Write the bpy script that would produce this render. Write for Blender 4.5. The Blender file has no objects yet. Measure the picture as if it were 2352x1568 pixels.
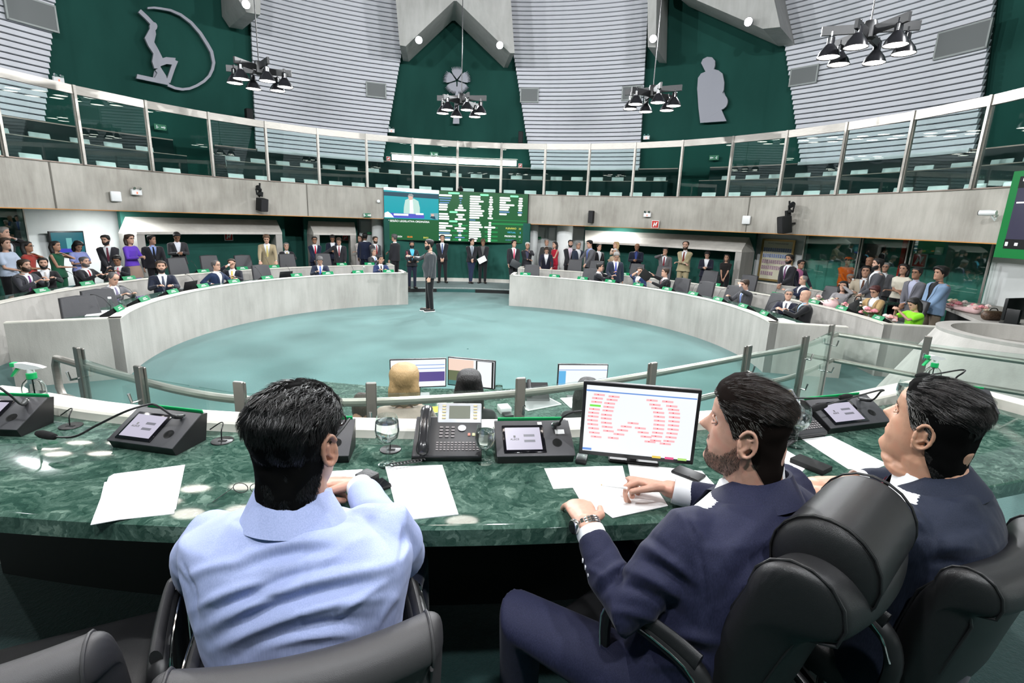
import bpy, bmesh, math, random
import numpy as np
from mathutils import Vector, Matrix, noise as mnoise
random.seed(7); np.random.seed(7)
pi=math.pi; R_=math.radians
SC=bpy.context.scene; COL=SC.collection
# ---------------------------------------------------------------- camera
F=1176.47; PITCH=.232517; ROLL=.035709; CZ=2.40
CAM=np.array([0.,0.,CZ])
fw=np.array([0,math.cos(PITCH),-math.sin(PITCH)]); _rt=np.array([1.,0,0]); _up=np.cross(_rt,fw)
_c,_s=math.cos(ROLL),math.sin(ROLL)
rt=_c*_rt+_s*_up; up=-_s*_rt+_c*_up
CX,CY=-.8322,9.3987          # centre of the round hall
def ray(x,y): return fw+rt*(x-1176)/F-up*(y-784)/F
def onz(x,y,z): d=ray(x,y); return CAM+d*(z-CZ)/d[2]
def dep(x,y,s): return CAM+ray(x,y)*s
def oncyl(x,y,R):
    d=ray(x,y); a=d[0]**2+d[1]**2; b=2*(-d[0]*CX-d[1]*CY); c=CX*CX+CY*CY-R*R
    t=(-b+math.sqrt(max(b*b-4*a*c,0)))/(2*a); return CAM+d*t
def pol(a,R,z=0.): a=R_(a); return Vector((CX+R*math.sin(a),CY+R*math.cos(a),z))
def ang(X): return math.degrees(math.atan2(X[0]-CX,X[1]-CY))
def rad(X): return math.hypot(X[0]-CX,X[1]-CY)
# ---------------------------------------------------------------- materials
MATS={}
def new_mat(name):
    m=bpy.data.materials.new(name); m.use_nodes=True; nt=m.node_tree
    return m,nt,nt.nodes['Principled BSDF']
def N(nt,t,**k):
    n=nt.nodes.new(t)
    for a,b in k.items():
        if a in n.inputs: n.inputs[a].default_value=b
        else: setattr(n,a,b)
    return n
def ramp(nt,fac,stops):
    r=nt.nodes.new('ShaderNodeValToRGB'); e=r.color_ramp.elements
    while len(e)<len(stops): e.new(.5)
    for q,(p,c) in zip(e,stops): q.position=p; q.color=(*c,1)
    nt.links.new(fac,r.inputs[0]); return r
def mat(name,col,rough=.6,metal=0.,vary=0.,scale=20.,bump=0.,bscale=60.,coat=0.,sheen=0.,spec=.5,emit=0.,trans=0.,ior=1.45,stretch=(1,1,1)):
    if name in MATS: return MATS[name]
    m,nt,b=new_mat(name); L=nt.links
    b.inputs['Base Color'].default_value=(*col,1); b.inputs['Roughness'].default_value=rough
    b.inputs['Metallic'].default_value=metal; b.inputs['Coat Weight'].default_value=coat
    b.inputs['Sheen Weight'].default_value=sheen; b.inputs['Specular IOR Level'].default_value=spec
    b.inputs['Transmission Weight'].default_value=trans; b.inputs['IOR'].default_value=ior
    if emit: b.inputs['Emission Color'].default_value=(*col,1); b.inputs['Emission Strength'].default_value=emit
    if vary or bump:
        tc=N(nt,'ShaderNodeTexCoord'); mp=N(nt,'ShaderNodeMapping'); mp.inputs['Scale'].default_value=stretch
        L.new(tc.outputs['Object'],mp.inputs[0])
    if vary:
        n=N(nt,'ShaderNodeTexNoise',Scale=scale,Detail=5.); L.new(mp.outputs[0],n.inputs['Vector'])
        lo=tuple(c*(1-vary) for c in col); hi=tuple(min(1,c*(1+vary)) for c in col)
        r=ramp(nt,n.outputs[0],[(.3,lo),(.7,hi)]); L.new(r.outputs[0],b.inputs['Base Color'])
    if bump:
        n=N(nt,'ShaderNodeTexNoise',Scale=bscale,Detail=4.); L.new(mp.outputs[0],n.inputs['Vector'])
        bp=N(nt,'ShaderNodeBump',Strength=bump,Distance=.01); L.new(n.outputs[0],bp.inputs['Height']); L.new(bp.outputs[0],b.inputs['Normal'])
    MATS[name]=m; return m
def concrete(name,base,dark,scale=1.2):
    m,nt,b=new_mat(name); L=nt.links; tc=N(nt,'ShaderNodeTexCoord')
    mp=N(nt,'ShaderNodeMapping'); mp.inputs['Scale'].default_value=(2.2,2.2,.35); L.new(tc.outputs['Object'],mp.inputs[0])
    n1=N(nt,'ShaderNodeTexNoise',Scale=scale*2.2,Detail=7.,Roughness=.65); L.new(mp.outputs[0],n1.inputs['Vector'])
    n2=N(nt,'ShaderNodeTexNoise',Scale=scale*.9,Detail=4.); L.new(tc.outputs['Object'],n2.inputs['Vector'])
    n3=N(nt,'ShaderNodeTexNoise',Scale=60.,Detail=3.); L.new(tc.outputs['Object'],n3.inputs['Vector'])
    mx=N(nt,'ShaderNodeMix',data_type='FLOAT'); mx.inputs[0].default_value=.5; L.new(n1.outputs[0],mx.inputs[2]); L.new(n2.outputs[0],mx.inputs[3])
    mid=tuple((a+c)/2 for a,c in zip(base,dark))
    r=ramp(nt,mx.outputs[0],[(.32,dark),(.46,mid),(.62,base)])
    L.new(r.outputs[0],b.inputs['Base Color']); b.inputs['Roughness'].default_value=.75
    bp=N(nt,'ShaderNodeBump',Strength=.25,Distance=.01); L.new(n3.outputs[0],bp.inputs['Height']); L.new(bp.outputs[0],b.inputs['Normal'])
    MATS[name]=m; return m
def marble(name):
    m,nt,b=new_mat(name); L=nt.links; tc=N(nt,'ShaderNodeTexCoord')
    d=N(nt,'ShaderNodeTexNoise',Scale=3.,Detail=5.); L.new(tc.outputs['Object'],d.inputs['Vector'])
    ad=N(nt,'ShaderNodeVectorMath',operation='MULTIPLY_ADD'); L.new(d.outputs['Color'],ad.inputs[0]); ad.inputs[1].default_value=(.8,.8,.8); L.new(tc.outputs['Object'],ad.inputs[2])
    n=N(nt,'ShaderNodeTexNoise',Scale=9.,Detail=12.,Roughness=.78); L.new(ad.outputs[0],n.inputs['Vector'])
    v=N(nt,'ShaderNodeTexVoronoi',Scale=34.); L.new(ad.outputs[0],v.inputs['Vector'])
    sep=N(nt,'ShaderNodeSeparateColor'); L.new(v.outputs['Color'],sep.inputs[0])
    mx=N(nt,'ShaderNodeMix',data_type='FLOAT'); mx.inputs[0].default_value=.17; L.new(n.outputs[0],mx.inputs[2]); L.new(sep.outputs[0],mx.inputs[3])
    r=ramp(nt,mx.outputs[0],[(.3,(.012,.032,.025)),(.44,(.030,.072,.054)),(.56,(.068,.125,.098)),(.72,(.20,.29,.235))])
    L.new(r.outputs[0],b.inputs['Base Color']); b.inputs['Roughness'].default_value=.055; b.inputs['Specular IOR Level'].default_value=.5
    MATS[name]=m; return m
def carpet(name,a,bc):
    m,nt,b=new_mat(name); L=nt.links; tc=N(nt,'ShaderNodeTexCoord')
    n=N(nt,'ShaderNodeTexNoise',Scale=55.,Detail=4.,Roughness=.8); L.new(tc.outputs['Object'],n.inputs['Vector'])
    n2=N(nt,'ShaderNodeTexNoise',Scale=1.1,Detail=4.); L.new(tc.outputs['Object'],n2.inputs['Vector'])
    mx=N(nt,'ShaderNodeMix',data_type='FLOAT'); mx.inputs[0].default_value=.4; L.new(n.outputs[0],mx.inputs[2]); L.new(n2.outputs[0],mx.inputs[3])
    r=ramp(nt,mx.outputs[0],[(.35,a),(.65,bc)]); L.new(r.outputs[0],b.inputs['Base Color'])
    b.inputs['Roughness'].default_value=.95; b.inputs['Sheen Weight'].default_value=.25; b.inputs['Specular IOR Level'].default_value=.2
    bp=N(nt,'ShaderNodeBump',Strength=.5,Distance=.01); L.new(n.outputs[0],bp.inputs['Height']); L.new(bp.outputs[0],b.inputs['Normal'])
    MATS[name]=m; return m
def emis(name,col,s=1.):
    if name in MATS: return MATS[name]
    m,nt,b=new_mat(name); b.inputs['Base Color'].default_value=(0,0,0,1); b.inputs['Emission Color'].default_value=(*col,1); b.inputs['Emission Strength'].default_value=s
    b.inputs['Roughness'].default_value=.3; MATS[name]=m; return m
def glass(name,tint=(.93,.98,.96),rough=0.,refl=1.):
    # thin architectural pane: mostly clear, mirrors at grazing angles
    m=bpy.data.materials.new(name); m.use_nodes=True; nt=m.node_tree; nt.nodes.clear()
    o=N(nt,'ShaderNodeOutputMaterial'); t=N(nt,'ShaderNodeBsdfTransparent'); t.inputs[0].default_value=(*tint,1)
    g=N(nt,'ShaderNodeBsdfGlossy',Roughness=rough); g.inputs[0].default_value=(.9,1,.97,1)
    f=N(nt,'ShaderNodeLayerWeight'); f.inputs[0].default_value=.5
    pw=N(nt,'ShaderNodeMath',operation='POWER'); pw.inputs[1].default_value=4.; nt.links.new(f.outputs['Facing'],pw.inputs[0])
    ml=N(nt,'ShaderNodeMath',operation='MULTIPLY_ADD'); ml.inputs[1].default_value=.6*refl; ml.inputs[2].default_value=.04*refl; nt.links.new(pw.outputs[0],ml.inputs[0])
    mx=N(nt,'ShaderNodeMixShader'); nt.links.new(ml.outputs[0],mx.inputs[0])
    nt.links.new(t.outputs[0],mx.inputs[1]); nt.links.new(g.outputs[0],mx.inputs[2]); nt.links.new(mx.outputs[0],o.inputs[0])
    MATS[name]=m; return m
# ---------------------------------------------------------------- mesh building
class MB:
    def __init__(s): s.v=[]; s.f=[]; s.mi=[]; s.ms=[]
    def add(s,vs,fs,m=None):
        o=len(s.v); s.v+= [tuple(map(float,p)) for p in vs]
        k=0
        if m is not None:
            if m not in s.ms: s.ms.append(m)
            k=s.ms.index(m)
        for f in fs: s.f.append(tuple(i+o for i in f)); s.mi.append(k)
        return s
    def box(s,c,sz,M=None,m=None):
        x,y,z=[a/2 for a in sz]; vs=[Vector((sx*x,sy*y,sz_*z)) for sx in(-1,1) for sy in(-1,1) for sz_ in(-1,1)]
        vs=[(M@v if M else v)+Vector(c) for v in vs]
        return s.add(vs,[(0,1,3,2),(4,6,7,5),(0,4,5,1),(2,3,7,6),(0,2,6,4),(1,5,7,3)],m)
    def bbox(s,c,sz,bev=.01,M=None,seg=2,m=None):
        bm=bmesh.new(); bmesh.ops.create_cube(bm,size=1.)
        for v in bm.verts: v.co=Vector((v.co.x*sz[0],v.co.y*sz[1],v.co.z*sz[2]))
        bmesh.ops.bevel(bm,geom=bm.edges[:],offset=bev,segments=seg,affect='EDGES',profile=.5)
        bm.verts.index_update(); vs=[(M@v.co if M else v.co.copy())+Vector(c) for v in bm.verts]; fs=[[v.index for v in f.verts] for f in bm.faces]; bm.free()
        return s.add(vs,fs,m)
    def tube(s,pts,r,n=8,caps=True,m=None,up=(0,0,1)):
        pts=[Vector(p) for p in pts]; k=len(pts); rr=r if hasattr(r,'__len__') else [r]*k
        vs=[];fs=[]; prev=None
        for i,p in enumerate(pts):
            t=(pts[min(i+1,k-1)]-pts[max(i-1,0)]).normalized()
            if prev is None:
                u=Vector(up); 
                if abs(t.dot(u))>.95: u=Vector((1,0,0))
                a=t.cross(u).normalized()
            else: a=(prev-t*prev.dot(t)).normalized()
            prev=a; b=t.cross(a)
            ri=rr[i]; ra,rb=(ri if hasattr(ri,'__len__') else (ri,ri))
            for j in range(n): q=2*pi*j/n; vs.append(p+a*math.cos(q)*ra+b*math.sin(q)*rb)
        for i in range(k-1):
            for j in range(n): fs.append((i*n+j,i*n+(j+1)%n,(i+1)*n+(j+1)%n,(i+1)*n+j))
        if caps: fs.append(tuple(range(n))[::-1]); fs.append(tuple(range((k-1)*n,k*n)))
        return s.add(vs,fs,m)
    def lathe(s,prof,c=(0,0,0),n=24,M=None,m=None):
        vs=[];fs=[];k=len(prof)
        for (r,z) in prof:
            for j in range(n):
                q=2*pi*j/n; v=Vector((r*math.cos(q),r*math.sin(q),z)); vs.append((M@v if M else v)+Vector(c))
        for i in range(k-1):
            for j in range(n): fs.append((i*n+j,i*n+(j+1)%n,(i+1)*n+(j+1)%n,(i+1)*n+j))
        if prof[0][0]>1e-5: fs.append(tuple(range(n))[::-1])
        if prof[-1][0]>1e-5: fs.append(tuple(range((k-1)*n,k*n)))
        return s.add(vs,fs,m)
    def prism(s,poly,off,m=None):   # poly: 3D points, off: extrusion vector
        n=len(poly); off=Vector(off); vs=[Vector(p) for p in poly]+[Vector(p)+off for p in poly]
        fs=[tuple(range(n))[::-1],tuple(range(n,2*n))]+[(i,(i+1)%n,n+(i+1)%n,n+i) for i in range(n)]
        return s.add(vs,fs,m)
    def ring(s,a0,a1,prof,n=48,m=None,closed=False):  # sweep (R,z) profile about hall centre
        k=len(prof); vs=[];fs=[]
        for i in range(n+1):
            a=a0+(a1-a0)*i/n
            for (r,z) in prof: vs.append(pol(a,r,z))
        for i in range(n):
            for j in range(k): 
                fs.append((i*k+j,i*k+(j+1)%k,(i+1)*k+(j+1)%k,(i+1)*k+j))
        fs.append(tuple(range(k))); fs.append(tuple(range(n*k,(n+1)*k))[::-1])
        return s.add(vs,fs,m)
    def grid(s,f,nu,nv,m=None,wrapu=False):
        vs=[f(i/(nu if wrapu else nu-1),j/(nv-1)) for j in range(nv) for i in range(nu)]
        w=nu if wrapu else nu-1
        fs=[(j*nu+i,j*nu+(i+1)%nu,(j+1)*nu+(i+1)%nu,(j+1)*nu+i) for j in range(nv-1) for i in range(w)]
        return s.add(vs,fs,m)
    def build(s,name,m=None,parent=None,smooth=True,angle=35,loc=None):
        me=bpy.data.meshes.new(name); me.from_pydata(s.v,[],s.f)
        if s.ms:
            for q in s.ms: me.materials.append(q)
            me.polygons.foreach_set('material_index',s.mi)
        elif m: me.materials.append(m)
        me.update(); bm=bmesh.new(); bm.from_mesh(me); bmesh.ops.recalc_face_normals(bm,faces=bm.faces[:]); bm.to_mesh(me); bm.free()
        if smooth: me.shade_smooth(); me.set_sharp_from_angle(angle=R_(angle))
        o=bpy.data.objects.new(name,me); COL.objects.link(o)
        if parent: o.parent=parent
        if loc is not None: o.location=loc
        return o
def tag(o,label=None,cat=None,group=None,kind=None):
    if label: o['label']=label
    if cat: o['category']=cat
    if group: o['group']=group
    if kind: o['kind']=kind
    return o
def struct(o): o['kind']='structure'; return o
def thing(name,label,cat,loc=(0,0,0),rz=0.,group=None):
    o=bpy.data.objects.new(name,None); COL.objects.link(o); o.location=loc; o.rotation_euler=(0,0,rz); o.empty_display_size=.1
    return tag(o,label,cat,group)
def copy_tree(o,parent=None):
    c=o.copy(); COL.objects.link(c)
    if parent: c.parent=parent
    for ch in list(o.children): copy_tree(ch,c)
    return c
def area_light(name,loc,size,power,col=(1,1,1),rot=(0,0,0),spread=180):
    l=bpy.data.lights.new(name,'AREA'); l.shape='DISK'; l.size=size; l.energy=power; l.color=col; l.spread=R_(spread)
    o=bpy.data.objects.new(name,l); o.location=loc; o.rotation_euler=rot; COL.objects.link(o); return o
TMPC=bpy.data.scenes.new('tmp_build')
def txt(name,body,size,M,m,parent=None,ext=.0005,align='CENTER',track=1.):
    cu=bpy.data.curves.new(name,'FONT'); cu.body=body; cu.size=size; cu.extrude=ext; cu.align_x=align; cu.align_y='CENTER'; cu.space_character=track
    t=bpy.data.objects.new(name,cu); TMPC.collection.objects.link(t); vl=TMPC.view_layers[0]; vl.update()
    me=bpy.data.meshes.new_from_object(t.evaluated_get(vl.depsgraph)); bpy.data.objects.remove(t); me.name=name; me.materials.clear(); me.materials.append(m)
    o=bpy.data.objects.new(name,me); COL.objects.link(o)
    if parent: o.parent=parent
    o.matrix_local=M; return o
def frame(o,x,y,z=None):  # 4x4 from origin and axes
    x=Vector(x).normalized(); y=Vector(y).normalized(); z=x.cross(y).normalized() if z is None else Vector(z).normalized()
    M=Matrix.Identity(4)
    for i in range(3): M[i][0]=x[i]; M[i][1]=y[i]; M[i][2]=z[i]; M[i][3]=o[i]
    return M
# camera object
cd=bpy.data.cameras.new('camera'); cam=bpy.data.objects.new('camera',cd); COL.objects.link(cam)
cd.sensor_width=36; cd.lens=36*F/2352; cd.clip_start=.02; cd.clip_end=100
cam.matrix_world=frame(CAM,rt,up,-fw); SC.camera=cam
# ================================================================= ROOM SHELL
M_conc=concrete('concrete_board',(.47,.45,.42),(.31,.295,.27))
M_conc2=concrete('concrete_beam',(.47,.445,.4),(.28,.26,.225))
M_concL=concrete('concrete_light',(.68,.65,.6),(.5,.475,.435),1.)
M_carp=carpet('carpet_teal',(.028,.105,.098),(.055,.165,.155))
M_carpd=carpet('carpet_dark',(.022,.08,.075),(.04,.125,.118))
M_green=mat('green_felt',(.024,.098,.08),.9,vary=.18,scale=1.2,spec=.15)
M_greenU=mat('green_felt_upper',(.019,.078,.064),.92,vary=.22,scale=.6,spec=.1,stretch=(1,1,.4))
M_marb=marble('green_marble')
M_white=mat('white_paint',(.8,.82,.81),.6,vary=.04,scale=3.)
M_steel=mat('brushed_steel',(.36,.34,.31),.42,.85,vary=.1,scale=8.,stretch=(1,1,12))
M_dsteel=mat('dark_steel',(.3,.29,.27),.35,.9)
M_slat=mat('aluminium_slat',(.78,.78,.83),.5,.05)
M_black=mat('black_plastic',(.012,.012,.013),.4)
M_blackm=mat('black_matt',(.008,.009,.009),.8)
M_orange=mat('orange_edge',(.55,.25,.06),.5)
M_panel=mat('dark_divider',(.006,.02,.02),.12,spec=.6)
M_glass=glass('balustrade_glass',(.9,.975,.96),refl=1.)
M_glassc=glass('clear_glass',(.93,.98,.96),refl=1.4)
M_chw=mat('white_seat_shell',(.9,.95,.93),.4)
M_chrome=mat('chrome',(.85,.85,.85),.08,1.)
M_ceil=mat('dark_ceiling',(.03,.035,.035),.9)
W_=emis('lamp_white',(1,.98,.95),14.); WS=emis('spot_white',(.95,.97,1.),60.); WF=emis('led_panel',(.97,1,1.),5.)

# floor: pit carpet disc, raised back floor, dais
b=MB(); n=96
b.ring(-180,180,[(0.02,0),(7.66,0),(7.66,-.1),(0.02,-.1)],n); struct(b.build('floor',M_carp,smooth=False))
b=MB(); b.ring(-150,150,[(7.66,-.1),(13.6,-.1),(13.6,.1),(7.66,.1)],90); struct(b.build('floor_raised',M_carpd,smooth=False))
# outer wall (behind everything) and ceiling
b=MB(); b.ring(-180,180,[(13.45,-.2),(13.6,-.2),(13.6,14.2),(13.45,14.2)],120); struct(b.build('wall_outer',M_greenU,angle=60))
b=MB(); b.ring(-180,180,[(.02,14.1),(13.6,14.1),(13.6,14.3),(.02,14.3)],96); struct(b.build('ceiling',M_ceil,smooth=False))
# balcony slab + parapet beam
b=MB(); b.ring(-150,150,[(10,2.29),(10.22,2.29),(10.22,2.34),(13.45,2.34),(13.45,2.6),(10.22,2.6),(10.22,3.31),(10,3.31)],150); struct(b.build('wall_balcony',M_conc2,angle=30))
b=MB(); b.ring(-150,150,[(9.985,2.272),(10.2,2.272),(10.2,2.292),(9.985,2.292)],150); struct(b.build('trim_1',M_orange))
b=MB(); b.ring(-150,150,[(9.97,3.31),(10.25,3.31),(10.25,3.335),(9.97,3.335)],150); struct(b.build('trim_2',mat('bronze_edge',(.25,.2,.17),.4,.5)))
b=MB()
for px,py in ((706,460),(1718,490),(120,420)):
    X=oncyl(px,py,9.995); a=ang(X); b.ring(a-.09,a+.09,[(9.985,2.3),(10.,2.3),(10.,3.3),(9.985,3.3)],1)
struct(b.build('trim_3',mat('beam_joint',(.16,.15,.13),.9)))  # dark vertical joint lines of the balcony beam
b=MB(); b.ring(-150,150,[(11.5,2.6),(13.45,2.6),(13.45,3.15),(11.5,3.15)],110); struct(b.build('floor_balcony_tier',M_carpd))
# balcony dividers with gaps for aisles
div=[(-150,-52.6),(-46.5,42.1),(44.6,150)]
def pxa(px,py,R): return ang(oncyl(px,py,R))
g1=[(-150,pxa(428,360,11.5)),(pxa(520,370,11.5),pxa(1534,415,11.5)),(pxa(1606,415,11.5),150)]
g2=[(-150,pxa(396,320,13)),(pxa(492,333,13),pxa(1558,385,13)),(pxa(1632,382,13),150)]
for i,(a0,a1) in enumerate(g1):
    o=MB().ring(a0,a1,[(11.48,2.6),(11.52,2.6),(11.52,3.93),(11.48,3.93)],50).build('balcony_divider',M_panel)
    tag(o,['dark glossy divider behind front balcony seats, left of the left aisle','dark glossy divider behind front balcony seats, middle and longest section','dark glossy divider behind front balcony seats, right of the right aisle'][i],'divider',None)
    b=MB().ring(a0,a1,[(11.46,3.93),(11.54,3.93),(11.54,3.95),(11.46,3.95)],50).build('cap_strip',mat('bronze_edge',(.25,.2,.17)),o)
for i,(a0,a1) in enumerate(g2):
    o=MB().ring(a0,a1,[(12.98,3.15),(13.02,3.15),(13.02,4.5),(12.98,4.5)],50).build('balcony_divider',M_panel)
    tag(o,['dark upper rear divider under the slatted wall, left of the left aisle','dark upper rear divider under the slatted wall, middle section','dark upper rear divider under the slatted wall, right of the right aisle'][i],'divider',None)
    MB().ring(a0,a1,[(12.96,4.5),(13.04,4.5),(13.04,4.53),(12.96,4.53)],50).build('cap_strip',mat('bronze_edge',(.25,.2,.17)),o)
# slatted panels (bottom/top edge angles)
pan=[(-88,-66.1,-92,-58.5),(-40.8,-20.6,-39.5,-13.5),(6.0,25.3,-1.4,24.1),(50.3,70.3,40.2,67.2),(95,115,85,112)]
ptx=['far left','left of the green emblem recess with the kneeling figure side','centre right','right hand','rightmost']
for k,(a0,a1,t0,t1) in enumerate(pan):
    bk=MB(); z0,z1=4.54,12.6
    def e(z): 
        u=(z-z0)/(z1-z0); return a0+(t0-a0)*u,a1+(t1-a1)*u
    sl=MB(); z=z0; nseg=16
    while z<z1:
        l,r=e(z); vs=[];h=.132
        for i in range(nseg+1):
            a=l+(r-l)*i/nseg
            vs+= [pol(a,13.13,z),pol(a,13.05,z+.012),pol(a,13.08,z+h),pol(a,13.2,z+h)]
        fs=[(i*4+j,i*4+j+1,(i+1)*4+j+1,(i+1)*4+j) for i in range(nseg) for j in range(3)]
        fs+=[(0,1,2,3),tuple(nseg*4+j for j in range(4))]
        sl.add(vs,fs); z+=.153
    o=sl.build('wall_slatted',M_slat,angle=20); struct(o)
    vs=[];
    for i in range(17):
        l,r=e(z0); a=l+(r-l)*i/16; vs.append(pol(a,13.22,z0)); l,r=e(z1); vs.append(pol(l+(r-l)*i/16,13.22,z1+.1))
    bk.add(vs,[(2*i,2*i+2,2*i+3,2*i+1) for i in range(16)]); struct(bk.build('wall_slatted_backing',mat('slat_gap',(.03,.045,.045),.8)))
    if k in (1,2,3):
        l,r=e(z0); struct(MB().ring(l,r,[(12.9,4.46),(13.15,4.46),(13.15,4.56),(12.9,4.56)],20).build('trim_4',mat('trim_white',(.8,.84,.86),.4)))
# ventilation grilles on slatted walls
def wallbox(c,w,h,R,dz,name,m,parent=None,dep=.06):
    X=oncyl(c[0],c[1],R); a=ang(X); z=X[2]
    rr=pol(a,R,z); t=(pol(a+1,R)-pol(a,R)).normalized(); nrm=Vector((CX-rr.x,CY-rr.y,0)).normalized()
    return rr,t,nrm
def grille(px,py,w,h,label):
    X,t,nr=wallbox((px,py),w,h,13.0,0,'',None); M=frame(X,t,(0,0,1))
    o=thing('ventilation_grille',label,'grille',X,0); o.matrix_world=frame(X,t,(0,0,1),-nr if False else t.cross(Vector((0,0,1))))
    f=MB(); 
    for s in (-1,1): f.box((s*w/2,0,0),(.04,h+.04,.08)); f.box((0,s*h/2,0),(w,.04,.08))
    f.build('frame',mat('grille_frame',(.3,.32,.31),.5,.4),o)
    g=MB()
    for i in range(10): g.box((0,-h/2+h*(i+.5)/10,0),(w,h/10*.55,.04),Matrix.Rotation(.5,3,'X'))
    g.box((0,0,-.03 if False else .03),(w,h,.01)); g.build('louvre',mat('grille_dark',(.17,.18,.18),.6,.3),o)
grille(72,28,1.05,.62,'grey ventilation grille at the top of the far left slatted wall')
grille(864,207,.72,.5,'grey ventilation grille low on the second slatted wall, right of the left pendant lamp')
grille(1216,219,.7,.5,'grey ventilation grille on the central slatted wall, at its left edge')
grille(1451,214,.72,.48,'grey ventilation grille on the central slatted wall beside a pendant lamp')
grille(1846,174,.8,.5,'small grey ventilation grille on the right slatted wall, left of the pendant lamp')
grille(2210,92,1.15,.62,'large grey ventilation grille on the right slatted wall, right of the pendant lamp')

# ---- roof beams (concrete V legs) as solid extrusions between R 11.3 and 13.1
def beam(pts,label,R0=11.2,back=1.9):
    P=[Vector(oncyl(x,y,R0)) for x,y in pts]; c=sum(P,Vector())/len(P); n=Vector((c.x-CX,c.y-CY,0)).normalized()
    b=MB(); b.prism(P,n*back); o=b.build('roof_beam',concrete('concrete_roof',(.5,.49,.47),(.36,.35,.33)) if 'concrete_roof' not in MATS else MATS['concrete_roof'],smooth=False); return struct(o)
beam([(880,-330),(918,104),(932,106),(1042,2),(1049,2),(1172,122),(1182,122),(1150,-330)],'')
beam([(545,-60),(548,0),(566,28),(598,34),(600,-60)],'')
beam([(1486,-300),(1488,108),(1506,109),(1514,-300)],'')
beam([(1500,-250),(1530,-30),(1752,66),(1792,62),(1765,-60),(1750,-250)],'')

# ---- spotlights on the beams (visible) and the same ring behind the camera
def ceil_spot(P,label,target=None,power=900,vis=True):
    P=Vector(P); target=Vector((2*CX-P.x,2*CY-P.y,5.2)) if target is None else target; d=(Vector(target)-P).normalized()
    o=thing('spotlight',label,'spotlight',P,0,None); q=d.to_track_quat('-Z','Y'); o.rotation_euler=q.to_euler()
    MB().lathe([(.0,.16),(.08,.16),(.1,.1),(.13,0.),(.12,0.),(.0,.02)]).build('housing',M_black,o)
    MB().lathe([(.0,-.005),(.115,-.005),(.115,-.0),(0,0)]).build('lens',WS,o)
    MB().tube([(0,0,.1),(0,.12,.22)],.02).build('bracket',M_black,o)
    l=bpy.data.lights.new('spot_beam','SPOT'); l.energy=power; l.spot_size=R_(115); l.spot_blend=.6; l.shadow_soft_size=.11; l.color=(.96,.98,1)
    lo=bpy.data.objects.new('spot_beam',l); COL.objects.link(lo); lo.location=P+d*.06; lo.rotation_euler=q.to_euler(); return o
SPP=[((565,10),'bright white spotlight above the left pendant lamp at the top edge'),((962,92),'bright white spotlight on the left leg of the central roof beam'),((1148,104),'bright white spotlight on the right leg of the central roof beam'),((1500,89),'bright white spotlight above the pendant lamp in front of the central slatted wall'),((1719,50),'bright white spotlight high beside the right slatted wall')]
SPW=2900; DWN=520
for (p,l) in SPP: ceil_spot(oncyl(*p,10.9),l,power=SPW)
for a in (-100,-130,-165,165,130,100):
    o=ceil_spot(pol(a,9.6,8.6),'bright white spotlight high above the dais side of the hall',power=SPW); o['group']='spotlights above the dais side'

for (x_,y_,tx,ty,pw,l_) in ((-2.2,-.6,-1.0,1.3,1,'left of'),(.6,-1.2,.3,1.3,1,'directly over'),(2.6,-.2,1.4,1.5,1,'right of')):
    ceil_spot((x_,y_,6.6),'bright white spotlight high %s the presiding desk'%l_,target=(tx,ty,1.6),power=DWN)
for a,R in ((170,6.2),(-165,6.2)): ceil_spot(pol(a,R,8.2),'bright white spotlight over the lower desk at angle %s'%('right' if a>0 else 'left'),target=(pol(a,7.9,1.5)),power=DWN)
# ---- pendant clusters
def pendant(P,rot,label,S=1.):
    o=thing('pendant_lamp',label,'lamp',P,rot,'black six-shade pendant lamps')
    MB().lathe([(0,.42),(.09,.42),(.11,.36),(.11,.16),(.06,.12),(0,.12)],n=16).build('hub',M_black,o)
    b=MB()
    for i in range(3):
        M=Matrix.Rotation(i*pi/3,3,'Z'); b.box((0,0,.26+.05*(i-1)),(1.45,.05,.14),M)
    b.build('crossbar',M_black,o)
    MB().tube([(0,0,.4),(0,0,8.5 if P[2]>5 else 8)],.012,6).build('cable',M_black,o)
    for i in range(6):
        a=i*pi/3; c=Vector((.56*math.cos(a),.56*math.sin(a),0))
        sh=MB().lathe([(.045,.22),(.06,.2),(.06,.1),(.09,.06),(.15,-.02),(.185,-.11),(.175,-.11),(.14,-.02),(.08,.05),(0,.08)],c,20).tube([c+Vector((0,0,.2)),c+Vector((0,0,.3))],.03,8).build('shade',mat('black_gloss',(.012,.012,.014),.18,spec=.7),o)
        MB().lathe([(0,-.098),(.172,-.098),(.172,-.09),(0,-.09)],c,20).build('bulb_disc',emis('pendant_glow',(1,.9,.82),16.),sh)
PEN=95
LP=[((597,185),.2,'leftmost'),((1060,252),.9,'central'),((1497,237),.55,'second from the right'),((1990,112),.75,'rightmost, largest')]
for (p,r,l) in LP:
    X=onz(p[0],p[1],5.45); pendant(X,r,f'black six-shade pendant lamp, {l} of the four in view')
for a,R in ((-122,6.3),(-158,6.3),(150,6.3),(180,6.6)): pendant(pol(a,R,5.45),.3,'black six-shade pendant lamp above the dais side of the hall')

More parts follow.
